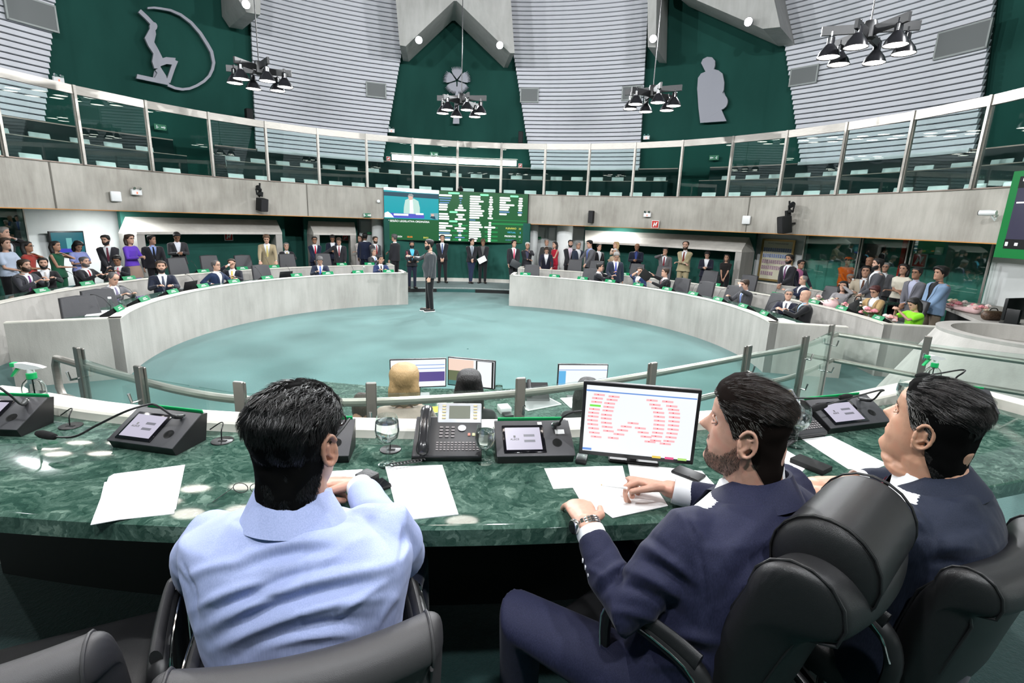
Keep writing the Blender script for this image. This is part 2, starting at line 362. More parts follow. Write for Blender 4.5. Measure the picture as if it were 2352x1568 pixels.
# ---- balustrade on the balcony: one thing with posts, rails and panes
bal=thing('glass_balustrade','tall glass balustrade with steel posts and top rail along the curved balcony','balustrade',pol(0,10.1,3.33))
def bch(o): o.parent=bal; o.matrix_parent_inverse=bal.matrix_world.inverted(); return o
bpy.context.view_layer.update()
A0,DA=math.degrees(-1.39267649),math.degrees(.15717115)
def loc(o): # keep world coordinates under the balustrade
    o.parent=bal; o.location=-bal.location; return o
for i in range(-2,24):
    a=A0+DA*i; p=pol(a,10.,0); t=(pol(a+1,10)-p).normalized(); nr=t.cross(Vector((0,0,1)))
    M=Matrix((t,-nr,Vector((0,0,1)))).transposed()
    b=MB(); b.box(p+Vector((0,0,4.19)),(.055,.12,1.74),M); b.box(p+Vector((0,0,4.19))+t*.0,(.09,.02,1.7),M); loc(b.build('post',M_steel,smooth=False))
    q=pol(a+DA,10.,0); mid=(p+q)/2; w=(q-p).length; t2=(q-p).normalized(); M2=Matrix((t2,Vector((0,0,1)).cross(t2),Vector((0,0,1)))).transposed()
    b=MB(); b.box(mid+Vector((0,0,4.96)),(w,.07,.19),M2); loc(b.build('top_rail',M_steel,smooth=False))
    b=MB(); b.box(mid+Vector((0,0,4.1)),(w-.1,.012,1.5),M2); loc(b.build('glass_pane',M_glass,smooth=False))
# ---- balcony chairs (white shells)
def balc_chair():
    o=thing('balcony_chair','x','chair')
    def sh(u,v):
        x=(u-.5)*.46; return (x,.2+.03*v-.05*(1-(2*u-1)**2)*-1-.05, .48+.40*v)
    b=MB(); b.bbox((0,.22,.70),(.46,.035,.36),.015,Matrix.Rotation(-.15,3,'X')); b.build('backrest',M_chw,o)
    b=MB(); b.bbox((0,0,.44),(.45,.44,.035),.015,Matrix.Rotation(.06,3,'X')); b.build('seat',M_chw,o)
    b=MB(); b.box((0,.2,.5),(.3,.02,.14)); 
    for x in(-.2,.2): b.tube([(x,.2,.42),(x,.23,0)],.012,6); b.tube([(x,-.18,.42),(x,-.2,0)],.012,6)
    b.build('leg_frame',M_chrome,o); return o
R1=[20,98,182,263,335,408,550.6,610.8,667,719,775,826,879,928,978,1027,1075,1124,1170,1217,1266,1314,1363,1412,1458,1507,1623.5,1678.6,1735.7,1793,1856,1916,1984,2060,2137,2219,2307]
R2=[26,117,205,278,347,542.4,598.6,654.7,708.8,758.8,809.8,858.8,907.8,958.6,1002.4,1047.3,1094.3,1137.6,1186,1232,1277,1324,1370,1417,1468,1513,1669,1723.5,1776.5,1836.7,1899.5,1963,2034,2106.7,2189,2278,2350]
bc=balc_chair(); first=True
for row,(lst,R,z,lab) in enumerate([(R1,10.8,2.64,'white shell chair in the front row of the balcony behind glass'),(R2,12.05,3.27,'white shell chair in the second balcony row, its back showing above the divider')]):
    for px in lst:
        a=pxa(px,430 if row==0 else 395,R); o=bc if first else copy_tree(bc); first=False
        o.location=pol(a,R,z); o.rotation_euler=(0,0,-R_(a)); tag(o,lab,'chair','white chairs in the front balcony row' if row==0 else 'white chairs in the second balcony row')
# ================================================================= WALLS UNDER THE BALCONY
def sector(name,px0,px1,py,R0,R1,z0,z1,m,kind='structure',seg=12):
    a0,a1=pxa(px0,py,R0),pxa(px1,py,R0); o=MB().ring(a0,a1,[(R0,z0),(R1,z0),(R1,z1),(R0,z1)],seg).build(name,m)
    if kind: o['kind']=kind
    return o
Zf=.1
sector('wall_under_screen',884,1214,600,9.85,10.1,Zf,2.3,M_green,seg=20)
sector('baseboard_under_screen',884,1214,600,9.8,9.86,Zf,Zf+.13,mat('cream_board',(.7,.68,.62),.6),seg=20)
sector('baseboard_gap',884,1214,600,9.83,9.85,Zf-.02,Zf+.045,M_blackm,seg=20)
sector('wall_left',-200,70,560,12.3,12.45,Zf,2.34,M_green)
sector('wall_left_white',64,292,560,12.0,12.2,Zf,2.34,M_white)
sector('wall_left_green',285,656,560,11.35,11.5,Zf,2.34,M_green,seg=20)
sector('wall_left_inner',650,722,560,12.2,12.4,Zf,2.34,M_green)
sector('wall_left_hood',700,822,560,11.35,11.5,Zf,2.34,M_green)
sector('wall_left_door_side',815,884,560,12.0,12.2,Zf,2.34,M_white)
sector('wall_right_doors',1212,1352,560,12.0,12.2,Zf,2.34,M_white)
sector('wall_right_green',1340,1732,570,11.35,11.5,Zf,2.34,M_green,seg=24)
sector('wall_right_white',1722,1842,600,11.9,12.1,Zf,2.34,M_white)
sector('wall_right_inner',1836,2290,640,12.3,12.5,Zf,2.34,mat('green_glasswall',(.06,.25,.2),.5,vary=.1,scale=1.))
sector('wall_right_white_end',2268,2560,640,11.2,11.4,Zf,2.34,M_white)
# hoods: sloping concrete canopy with jambs
def hood(px0t,px0b,px1t,px1b,pyt,pyb,label):
    o=thing('concrete_hood',label,'hood',(0,0,0))
    a0t,a1t=pxa(px0t,pyt,11.35),pxa(px1t,pyt,11.35); a0b,a1b=pxa(px0b,pyb,10.45),pxa(px1b,pyb,10.45); n=24
    zt=2.12; zb=1.74; vs=[]
    for i in range(n+1):
        u=i/n; at=a0t+(a1t-a0t)*u; ab=a0b+(a1b-a0b)*u
        vs+=[pol(at,11.34,zt),pol(ab,10.45,zb),pol(ab,10.45,zb-.07),pol(ab,11.34,zb-.07)]
    fs=[(i*4+j,i*4+(j+1)%4,(i+1)*4+(j+1)%4,(i+1)*4+j) for i in range(n) for j in range(4)]+[(0,1,2,3),tuple(n*4+j for j in range(4))]
    MB().add(vs,fs).build('canopy',M_concL,o,angle=20)
    for (ab,at,s) in ((a0b,a0t,1),(a1b,a1t,-1)):
        vs=[];w=1.1*s
        for z,aa in ((Zf,ab),(zb-.07,ab)):
            vs+=[pol(aa,10.47,z),pol(aa+w,10.47,z),pol(aa+w*.6,11.34,z),pol(aa,11.34,z)]
        MB().add(vs,[(0,1,2,3),(4,5,6,7),(0,1,5,4),(1,2,6,5),(2,3,7,6),(3,0,4,7)]).build('jamb',M_conc,o,smooth=False)
    return o
hood(288,314,635,648,505,536,'long cream concrete hood over a dark recess behind the left benches')
hood(708,720,814,818,509,536,'short cream concrete hood over a dark recess, left of the video wall')
hood(1344,1343,1723,1706,535,560,'long cream concrete hood over a dark recess behind the right benches')
# columns and doors near the screen
def column(px,w,label,R=10.9,m=None,py=540):
    X=oncyl(px,py,R); o=MB().lathe([(w,0),(w,2.24)],(X[0],X[1],Zf),24).build('column',m or M_white); tag(o,label,'column')
column(868,.22,'round white column left of the video wall'); column(1224,.2,'slim round white column right beside the video wall'); column(1297,.3,'thick round white column right of the video wall')
def doorp(px0,px1,py,R,label,k,sign=True):
    a0,a1=pxa(px0,py,R),pxa(px1,py,R); p,q=pol(a0,R,Zf),pol(a1,R,Zf); w=(q-p).length; t=(q-p).normalized()
    o=thing('door_%d'%k,None,None,p); o['kind']='structure'; o.matrix_world=frame(p,t,(0,0,1))
    b=MB(); b.box((w/2,1.03,0),(w,2.06,.05)); b.build('door_leaf',M_white,o)
    b=MB(); 
    for x in (.0,w): b.box((x,1.05,.03),(.06,2.1,.06))
    b.box((w/2,2.09,.03),(w+.06,.06,.06)); b.build('door_frame',mat('door_frame_grey',(.45,.5,.5),.5),o)
    MB().box((w*.85,1.,.06),(.1,.02,.04)).build('door_handle',M_chrome,o)
    return o
doorp(827,857,540,11.7,'',1); doorp(1228,1255,545,11.7,'',2); doorp(1259,1279,545,11.9,'',3); doorp(1303,1342,548,11.7,'',4)
def dplate(px,py,R,w,h,name,m,label,cat,d=.02):
    X=Vector(oncyl(px,py,R)); a=ang(X); t=(pol(a+1,R)-pol(a,R)).normalized()
    o=thing(name,label,cat,X); o.matrix_world=frame(X,t,(0,0,1))
    MB().bbox((0,0,0),(w,h,d),.004,seg=1).build('plate',m,o); return o
M_sgn=mat('sign_green',(.02,.3,.12),.5)
for px,py,l in ((852,535,'small green door sign left of the video wall'),(1235,546,'small green door sign right of the video wall')): dplate(px,py,11.55,.28,.09,'door_sign',M_sgn,l,'sign')
# emergency lights, access points, signs, cameras on the beam
wl=mat('white_plastic',(.85,.86,.86),.35)
def emlight(px,py,R,label):
    o=dplate(px,py,R,.24,.14,'emergency_light',wl,label,'emergency light',.07)
    for s in(-1,1): MB().lathe([(0,.03),(.035,.03),(.04,-.03),(0,-.03)],(s*.07,.1,.05),12,Matrix.Rotation(.4,3,'X')).build('lamp_head',M_chrome,o)
    MB().box((.0,-.02,.04),(.03,.05,.006)).build('indicator',emis('red_led',(1,.1,.05),3.),o)
emlight(313,441,9.9,'white twin-head emergency light on the left part of the balcony beam')
emlight(1487,493,9.9,'white twin-head emergency light on the beam above a red hydrant sign')
emlight(899,300,13.,'white emergency light above the balustrade, left of the cactus emblem'); emlight(1485,316,13.,'white emergency light above the balustrade right of the central slatted wall')
emlight(134,183,12.9,'white emergency light above the balustrade under the kneeling figure emblem')
for px,py,l in ((266,451,'white wireless access point on the beam at left, beside an emergency light'),(1714,505,'white wireless access point on the beam at right, beside a joint')):
    X,t,nr=wallbox((px,py),0,0,9.93,0,'',None); o=thing('access_point',l,'access point',X); o.matrix_world=frame(X,t,(0,0,1))
    MB().bbox((0,0,0),(.25,.25,.06),.028,seg=3).build('cover',wl,o)
def sign(px,py,R,w,h,label,body,bg,fg,arrow=False):
    o=dplate(px,py,R,w,h,'wall_sign',bg,label,'sign',.02)
    if body: txt('lettering',body,h*.75,Matrix.Translation((0,0,.012)),fg,o)
    return o
M_red=mat('sign_red',(.6,.03,.02),.5); M_sw=mat('sign_white',(.85,.85,.85),.5)
def hydr(px,py,R,label,s=.26):
    o=dplate(px,py,R,s,s,'fire_sign',M_sw,label,'sign'); MB().box((0,0,.012),(s*.86,s*.86,.006)).build('red_field',M_red,o)
    b=MB(); b.add([(-.3*s,-.3*s,.017),(-.12*s,.3*s,.017),(0,.0,.017),(-.16*s,-.3*s,.017)],[(0,1,2,3)]); b.add([(.3*s,.3*s,.017),(.12*s,-.3*s,.017),(0,0.,.017),(.16*s,.3*s,.017)],[(0,1,2,3)]); b.build('pictogram',M_sw,o,smooth=False)
hydr(1505,515,9.93,'small red and white fire equipment sign under the emergency light on the beam'); hydr(525,543,11.3,'red fire extinguisher sign inside the left recess')
hydr(2112,598,12.2,'red and white hydrant sign on the green wall at right',.36); hydr(793,546,11.3,'red fire sign inside the short recess left of the video wall',.2)
hydr(892,364,13.,'small red sign at the foot of the second slatted wall',.16); hydr(1195,380,13.,'small red sign at the foot of the central slatted wall',.16)
def exit_sign(px,py,R,label,w=.34,h=.17,flip=1):
    o=dplate(px,py,R,w,h,'exit_sign',mat('exit_green',(.05,.22,.12),.5),label,'exit sign')
    b=MB(); b.add([(flip*.02,-.02,.012),(flip*.02,.02,.012),(flip*.1,.02,.012),(flip*.1,.05,.012),(flip*.15,0,.012),(flip*.1,-.05,.012),(flip*.1,-.02,.012)],[(0,1,2,3,4,5,6)])
    b.box((-flip*.1,0,.012),(.03,.1,.004)); b.box((-flip*.08,-.01,.012),(.07,.02,.004)); b.build('pictogram',M_sw,o,smooth=False)
exit_sign(368,292,13.2,'green exit sign with arrow on the green wall, left of the balcony'); exit_sign(1640,362,13.2,'green exit sign with arrow behind the balcony glass at right',flip=-1)
exit_sign(997,354,13.2,'pale green exit sign above the long light fitting'); exit_sign(843,494,9.93,'exit sign at the lower edge of the beam left of the video wall',.26,.13)
# speakers
def speaker(px,py,R,yaw,label,w=.3,h=.42,z=0,arm=False):
    X=Vector(oncyl(px,py,R)); a=ang(X); t=(pol(a+1,R)-pol(a,R)).normalized()
    o=thing('loudspeaker',label,'speaker',X); o.matrix_world=frame(X,t,(0,0,1))@Matrix.Rotation(yaw,4,'Y')@Matrix.Rotation(.18 if arm else 0,4,'X')
    MB().bbox((0,0,0),(w,h,.26),.02).build('cabinet',M_blackm,o); MB().box((0,0,.135),(w*.86,h*.9,.01)).build('grille',mat('speaker_mesh',(.02,.02,.022),.7,bump=.5,bscale=300),o)
    MB().tube([(0,0,-.12),(.0,0,-.3)],.025).build('bracket',M_black,o)
    if arm:
        b=MB(); b.box((.15*(1 if yaw>0 else -1)*0+.0,.3,-.1),(.1,.14,.12)); b.tube([(0,.2,-.15),(0,.62,-.15)],.025); b.build('mast',M_blackm,o)
speaker(602,470,9.75,.25,'black loudspeaker hanging on the beam at left under a moving camera head',.26,.38,arm=True)
speaker(1358,498,9.8,0,'narrow black loudspeaker on the beam right of the video wall',.17,.42)
speaker(1802,516,9.7,-.5,'black tilted loudspeaker on the beam at right under a moving camera head',.3,.46,arm=True)
speaker(572,266,12.7,0,'small black loudspeaker above the balustrade left of the second slatted wall',.22,.45); speaker(1196,316,12.7,0,'small black loudspeaker above the balustrade left of the central slatted wall',.18,.45)
def ptz(px,py,R,label,s=1.):
    X=Vector(oncyl(px,py,R)); a=ang(X); t=(pol(a+1,R)-pol(a,R)).normalized(); o=thing('dome_camera',label,'camera',X); o.matrix_world=frame(X,t,(0,0,1))
    MB().lathe([(0,-.03),(.07,-.03),(.08,.03),(.0,.05)],(0,-.12,0),16,Matrix.Rotation(-pi/2,3,'X')).build('base',M_blackm,o)
    b=MB(); b.tube([(-.06,-.1,0),(-.075,.04,0)],.022); b.tube([(.06,-.1,0),(.075,.04,0)],.022); b.build('yoke',M_blackm,o)
    MB().lathe([(0,.1),(.05,.09),(.065,.03),(.065,-.07),(.03,-.1),(0,-.1)],(0,.05,0),16,Matrix.Rotation(.5,3,'X')).build('head',M_black,o)
ptz(594,436,9.75,'black pan-tilt camera mounted on the beam above the left loudspeaker'); ptz(1818,475,9.7,'black pan-tilt camera mounted on the beam above the right loudspeaker'); ptz(1058,436,9.9,'small black camera on top of the video wall')
def dome(px,py,label):
    X=Vector(oncyl(px,py,9.93)); a=ang(X); t=(pol(a+1,9.9)-pol(a,9.9)).normalized(); o=thing('security_camera',label,'camera',X); o.matrix_world=frame(X,t,(0,0,1))
    MB().lathe([(0,.06),(.05,.05),(.06,0)],(0,0,0),14).build('housing',wl,o); MB().lathe([(.055,0),(.045,-.04),(0,-.06)],(0,0,0),14).build('dome',M_black,o)
dome(869,462,'small white dome camera on the beam left of the video wall')
X=Vector(oncyl(2285,493,9.8)); a=ang(X); t=(pol(a+1,9.9)-pol(a,9.9)).normalized(); o=thing('security_camera','white bullet security camera on the beam beside the green-framed screen','camera',X); o.matrix_world=frame(X,t,(0,0,1))
MB().lathe([(0,.14),(.05,.14),(.055,0),(.045,-.12),(0,-.12)],(-.03,.03,.1),16,Matrix.Rotation(-1.2,3,'Y')).build('housing',wl,o); MB().lathe([(0,.01),(.045,.01),(.045,-.0),(0,0)],(-.165,.03,.15),16,Matrix.Rotation(-1.2,3,'Y')).build('lens',M_black,o); MB().tube([(0,0,-.05),(.02,-.1,0),(0,0,.08)],.02).build('bracket',wl,o)
# long white light fitting behind the centre of the balcony
a0,a1=pxa(900,370,12.7),pxa(1186,385,12.7)
o=thing('light_fitting','long curved white light fitting behind the centre of the balcony','lamp',(0,0,0))
MB().ring(a0,a1,[(12.62,4.55),(12.66,4.55),(12.66,4.76),(12.62,4.76)],30).build('diffuser',emis('long_glow',(1,1,1),6.),o)
MB().ring(a0-.2,a1+.2,[(12.6,4.79),(12.9,4.79),(12.9,4.82),(12.6,4.82)],30).build('frame',M_steel,o)
# LED ceiling lights under the balcony
cl=[(30,484),(140,486),(672,500),(830,505),(876,503),(1262,515),(1330,521),(1832,543),(1912,552),(1475,538),(1600,540),(400,500),(520,500),(2100,560)]
for i,(px,py) in enumerate(cl):
    X=onz(px,py,2.33); a=ang(X); R=min(12.,max(10.6,rad(X))); P=pol(a,10.75 if i not in(0,1,7,8) else 11.1,2.325)
    o=thing('ceiling_light','round white downlight in the soffit under the balcony','lamp',P,0,'downlights under the balcony')
    MB().lathe([(0,0),(.12,0),(.14,.012),(0,.012)],(0,0,-.006),20).build('diffuser',emis('soffit_glow',(.97,1,1),9.),o); MB().lathe([(.135,.014),(.16,.014),(.16,0),(.135,0)],(0,0,-.008),20).build('rim',wl,o)
    area_light('soffit_light',P-Vector((0,0,.03)),.4,14 if i==6 else 60 if i in (0,1,4,5,7,8,13) else 5,(.96,1,1))
# ================================================================= WALL EMBLEMS (flat cut-out panels on the green wall)
M_emb=mat('emblem_grey',(.36,.36,.41),.5,.1)
def cutout(parts,label,name,R=13.25,th=.09,cat='emblem'):
    o=thing(name,label,cat,(0,0,0)); base=V0=Vector(oncyl(*parts[0][1][0],R)); o.location=base
    for pn,pts in parts:
        P=[Vector(oncyl(x,y,R))-base for x,y in pts]; c=sum(P,Vector())/len(P)+base; n=Vector((CX-c.x,CY-c.y,0)).normalized()
        MB().prism(P,n*th).build(pn,M_emb,o,smooth=False)
    return o
def strip(pts,ws):
    L=[];Rr=[]
    for i,(x,y) in enumerate(pts):
        a=pts[max(i-1,0)]; b=pts[min(i+1,len(pts)-1)]; dx,dy=b[0]-a[0],b[1]-a[1]; l=math.hypot(dx,dy); w=ws[i] if hasattr(ws,'__len__') else ws
        L.append((x-dy/l*w,y+dx/l*w)); Rr.append((x+dy/l*w,y-dx/l*w))
    return L+Rr[::-1]
arc=[(337,20),(352,19),(368,21),(390,25),(413,35),(437,53),(458,77),(474,102),(484,120),(489,145),(486,160),(479,175),(467,187),(451,197),(434,204),(417,206),(400,203),(384,196)]
cutout([('arc',strip(arc,[2,2.4,2.6,2.8,3,3.3,3.5,3.6,3.6,3.5,3.4,3.3,3.2,3.1,3,3,3,3])),
 ('arms',strip([(318,26),(335,42),(350,58)],4.5)),('head',[(350+9*math.cos(a),62+10*math.sin(a)) for a in np.linspace(0,6.2,14)]),
 ('figure_body',[(343,64),(353,62),(356,80),(352,98),(362,116),(372,136),(365,158),(352,158),(347,142),(350,124),(338,106),(330,88)]),
 ('thigh',strip([(362,146),(380,140),(400,142)],8)),('shin',strip([(402,140),(394,160),(384,190)],5)),('lower_leg',strip([(360,158),(374,178),(386,192),(350,184),(312,176)],[7,6,5,5,5]))],
 'large grey cut-out of a kneeling figure beside a big arc on the left green wall','wall_emblem')
b=[(1612,146),(1616,137),(1626,132),(1637,133),(1644,141),(1644,152),(1641,160),(1652,163),(1661,170),(1665,190),(1664,207),(1661,214)]
b2=[(1610,283),(1606,250),(1603,205),(1605,180),(1612,170),(1622,166),(1618,158)]
disc=[(1652+21*math.cos(a),234+20*math.sin(a)) for a in np.linspace(-1.1,1.25,9)]
cutout([('figure_body',b+[(1664,222)]+disc+[(1670,279)]+b2),('disc',[(1652+12*math.cos(a),233+12*math.sin(a)) for a in np.linspace(0,6.1,18)])],'large grey cut-out of a plain standing robed figure on the right green wall','wall_emblem')
parts=[('trunk',[(1047,200),(1053,200),(1055,285),(1040,285)])]; cx,cy=1049.5,186
for k in range(5):
    a0=-pi/2+k*2*pi/5; pts=[(cx+3*math.cos(a0),cy+3*math.sin(a0))]
    for i in range(21):
        a=a0-.56+1.12*i/20; r=(33 if i%2 else 24)-(6 if abs(i-10)>8 else 0); pts.append((cx+r*math.cos(a)*(.98),cy+r*math.sin(a)))
    parts.append(('fan_leaf',pts))
cutout(parts,'grey cut-out of a fan palm with spiky leaves on the central green wall','wall_emblem')
# ================================================================= BENCHES, SCREENS, RAILS
M_leather=mat('black_leather',(.022,.022,.024),.42,spec=.5,bump=.25,bscale=220.)
M_leatherG=mat('charcoal_leather',(.045,.045,.05),.45,spec=.5,bump=.25,bscale=220.)
M_cream=mat('cream_stone',(.72,.69,.62),.45,vary=.08,scale=9.)
M_paper=mat('paper_white',(.9,.9,.9),.6)
M_gsign=mat('nameplate_green',(.004,.19,.07),.5,spec=.2)
def bench(name,label,cat,a0,a1,R,top,zb,n,end0=None,end1=None,Rend=6.2):
    o=thing(name,label,cat,(0,0,0))
    # wall, cap, marble worktop
    b=MB(); b.ring(a0,a1,[(R,zb),(R+.13,zb),(R+.13,top),(R,top)],n)
    for aa,do,s in ((a0,end0,1),(a1,end1,-1)):
        if do:
            w=s*1.0; p=[pol(aa,R,zb),pol(aa+w,R,zb),pol(aa+w*R/do,do,zb),pol(aa,do,zb)]
            b.prism(p,(0,0,top-zb))
    b.build('parapet_wall',M_conc,o,angle=25)
    MB().ring(a0+.3,a1-.3,[(R+.12,top-.1),(R+.78,top-.1),(R+.78,top-.06),(R+.12,top-.06)],n).build('worktop',M_marb,o,angle=25)
    c=MB(); c.ring(a0,a1,[(R-.012,top),(R+.14,top),(R+.14,top+.015),(R-.012,top+.015)],n)
    for aa,do,s in ((a0,end0,1),(a1,end1,-1)):
        if do:
            w=s*1.05; c.prism([pol(aa,R-.01,top),pol(aa+w,R-.01,top),pol(aa+w*R/do,do,top),pol(aa,do,top)],(0,0,.015))
    c.build('cap_strip',M_cream,o,angle=25)
    return o
bench('curved_bench','curved concrete bench, inner ring on the left half of the pit','bench',-117.3,-23.8,5.24,.87,0,70,6.46,6.1)
bench('curved_bench','curved concrete bench, inner ring on the right half of the pit','bench',7.7,99.8,5.24,.87,0,70,6.1,6.45)
bench('curved_bench','curved concrete bench, outer ring on the left half','bench',-128,-23.8,7.15,.9,0,70,None,7.9)
bench('curved_bench','curved concrete bench, outer ring on the right half','bench',7.5,97,7.15,.9,0,70,7.9,8.5)
bench('curved_bench','low concrete bench behind the outer ring at right, partly hidden by chairs','bench',54,79,8.75,.98,.1,20)
# side counter at far right with flowers and monitor
P=[onz(2172,704,1.02),onz(2262,741,1.02),onz(2400,752,1.02),onz(2420,720,1.02),onz(2200,690,1.02)]
o=MB().prism([Vector(p)-Vector((0,0,.06)) for p in P],(0,0,.06)).build('side_counter',M_conc,smooth=False); tag(o,'grey side counter at far right with bouquets and a monitor on it','counter')
P2=[Vector(P[i])+Vector((0.12,.1,0)) for i in (0,1,2,3,4)]
MB().prism([Vector((p.x,p.y,.1)) for p in P2],(0,0,.86)).build('counter_base',M_blackm,o,smooth=False)
# lectern
c=onz(2366,769,1.3); c=Vector((c[0],c[1],0))
o=thing('lectern','round concrete lectern flaring towards the floor at the right edge','lectern',c)
MB().lathe([(1.55,0),(1.5,.02),(.86,1.26),(.87,1.3),(.72,1.3),(.7,1.12),(0,1.12)],(0,0,0),48).build('pedestal',M_conc,o,angle=25)
mic=MB().tube([(-.05,-.3,1.13),(-.02,-.32,1.2),(.2,-.2,1.42)],.008).build('microphone',M_black,o)
MB().bbox((-.05,-.3,1.14),(.3,.16,.05),.01).build('console',M_black,o)

# ---- video wall
a0,a1=-22.75,7.3; p=pol(a0,9.9,0); q=pol(a1,9.9,0); w=(q-p).length; t=(q-p).normalized(); z0,z1=1.565,3.335; H=z1-z0
o=thing('video_wall','large green LED video wall showing a speaker and lists of names','screen',p+Vector((0,0,z0)))
o.matrix_world=frame(p+Vector((0,0,z0)),t,(0,0,1))
MB().box((w/2,H/2,-.06),(w,H,.12)).build('housing',M_blackm,o)
MG=emis('led_green',(.006,.11,.028),1.); 
MB().box((w/2,H/2,.003),(w-.06,H-.03,.006)).build('display',MG,o)
LW=emis('led_white',(1,1,1),1.6); LB=emis('led_blue',(.2,.4,.8),.8); LC=emis('led_paleblue',(.22,.5,.55),.55); LY=emis('led_yellow',(1,.9,.15),1.2); LGt=emis('led_lightgreen',(.25,1,.5),1.3); LO=emis('led_orange',(1,.25,.03),1.3)
def sx(px): return (px-145)/(2185-145)*w      # from the 6.19x zoom crop columns
def sy(py): return H-(py-75)/(800-75)*H
def pill(b,x0,x1,y,h=24,z=.009):
    X0,X1=sx(x0),sx(x1); Y=sy(y); hh=h/725*H/2; r=hh; vs=[]
    for i in range(7): A=pi/2+pi*i/6; vs.append((X0+r+r*math.cos(A),Y+r*math.sin(A),z))
    for i in range(7): A=-pi/2+pi*i/6; vs.append((X1-r+r*math.cos(A),Y+r*math.sin(A),z))
    b.add(vs,[tuple(range(14))])
def slope(x): return (x-900)*.03   # crop tilt: rows fall slightly to the right
rows=MB(); bl=MB(); dim=MB(); lg=MB(); tagg=MB()
c1=[(905,1085,145),(905,1028,277),(905,1030,310),(905,1020,345),(905,1035,408),(905,1050,443),(905,1052,476),(905,1040,540),(905,1098,577),(905,1005,607),(905,1070,643),(905,1088,710),(905,940,775),(990,1068,775)]
for x0,x1,y in c1: pill(rows,x0,x1,y-2)
for x0,x1,y in [(905,1078,180),(912,1066,213),(912,1050,246),(905,1062,677),(905,1072,745)]: pill(dim,x0,x1,y,16)
for x0,x1,y in [(1184,1238,150),(1184,1236,285),(1172,1250,318),(1128,1290,351),(1150,1266,416),(1174,1242,449),(1130,1284,482),(1176,1236,548),(1184,1222,580),(1126,1286,612),(1160,1250,648),(1176,1230,712),(1184,1222,776)]: pill(rows,x0,x1,y-8)
for x0,x1,y in [(1184,1236,184),(1196,1222,216),(1196,1222,248),(1184,1222,678),(1134,1274,744)]: pill(dim,x0,x1,y-8,14)
for i,(x1) in enumerate([1490,1492,1536,1470,1502,1500,1548,1522,1534,1480,0,1492,1510,1530,1480,1500,1510,1512,1460,1445]):
    y=158+i*33.3
    if x1: pill(rows,1338-i*.4,x1,y-14)
    else: pill(dim,1338,1425,y-14,14)
for i,(l,r) in enumerate([(1620,1660),(1614,1668),(1610,1670),(1620,1658),(1612,1666),(1600,1678),(1608,1664),(1608,1664),(1618,1654),(1596,1674),(0,0),(1614,1652),(1614,1652),(1550,1712),(1602,1656),(1602,1656),(1602,1654),(1606,1652),(1606,1652),(1606,1650)]):
    if l: pill(rows,l,r,165+i*33-18)
for i,x1 in enumerate([1912,1924,1856,1978,1912,1898,0,1872]):
    y=172+i*33.3
    if x1: pill(rows,1762,x1,y-26)
    else: pill(dim,1762,1912,y-26,18)
for i,(l,r) in enumerate([(2040,2096),(2034,2098),(2036,2092),(2028,2102),(2036,2092),(2036,2090),(0,0),(2034,2088)]):
    if l: pill(rows,l,r,178+i*33.3-30)
    else: pill(dim,2026,2098,178+i*33.3-30,16)
for x0,x1,y in [(1034,1194,108),(1482,1606,116),(1912,2034,118),(1052,1168,374),(1048,1168,506)]: pill(lg,x0,x1,y,26)
for y in (440,470,520,545,575,650,690,740,770):
    if y<560: pass
for x0,x1,y,h in [(1630,2165,468,9),(1640,2170,520,24),(1100,1320,560,20),(1080,1320,640,22),(1100,1320,705,20),(1560,1750,580,20),(1560,1750,642,24),(1560,1750,706,22),(1560,1750,765,24),(1100,1320,768,24)]: pill(tagg,x0,x1,y,h,.0075)
rows.build('name_rows',LW,o,smooth=False); dim.build('dim_rows',LB,o,smooth=False); lg.build('group_headers',LGt,o,smooth=False); tagg.build('highlight_bands',emis('led_green_band',(.01,.28,.07),1.),o,smooth=False)
def vt(b,x,y,s,m,al='LEFT'): txt('lettering',b,s,Matrix.Translation((sx(x),sy(y),.012)),m,o,align=al)
vt('PLENÁRIO',1862,582,.085,LY);vt('33',2052,584,.085,LY);vt('VIRTUAL',1887,640,.08,emis('led_sky',(.1,.6,1),1.2));vt('0',2070,642,.08,MATS['led_sky'])
vt('PRESENTES',1848,697,.085,LW);vt('33',2052,700,.085,LW);vt('AUSENTES',1862,752,.07,LB);vt('7',2070,756,.07,LB)
vt('23/24',318,750,.08,LW);vt('00:00',460,750,.085,LO);vt('04:51',686,755,.085,LY)
vt('1ª SESSÃO LEGISLATIVA ORDINÁRIA',185,530,.092,LW)
# picture-in-picture of the speaker
v=MB(); 
def rect(b,x0,x1,y0,y1,z): b.add([(sx(x0),sy(y1),z),(sx(x1),sy(y1),z),(sx(x1),sy(y0),z),(sx(x0),sy(y0),z)],[(0,1,2,3)])
def pol2(m,pts,z,name='picture'): MB().add([(sx(x),sy(y),z) for x,y in pts],[tuple(range(len(pts)))]).build(name,m,o,smooth=False)
v=MB(); rect(v,150,900,75,495,.008); v.build('picture',emis('pip_teal',(.0,.38,.45),1.),o,smooth=False)
pol2(emis('pip_dark',(.005,.06,.1),1.),[(150,125),(900,135),(900,200),(150,180)],.0095); pol2(LW,[(148,62),(906,78),(906,128),(560,122),(148,100)],.0105)
pol2(emis('pip_jacket',(.55,.8,.72),1.),[(415,425),(420,330),(440,230),(490,208),(560,208),(620,240),(640,330),(640,425)],.0100); pol2(LW,[(500,415),(502,230),(540,225),(552,415)],.0108); pol2(emis('pip_skin',(.8,.5,.42),1.),[(478,170),(500,150),(540,155),(548,200),(520,235),(490,225)],.0105); pol2(emis('pip_hair',(.3,.35,.36),1.),[(474,175),(490,145),(530,140),(552,160),(550,182),(500,172)],.0112)
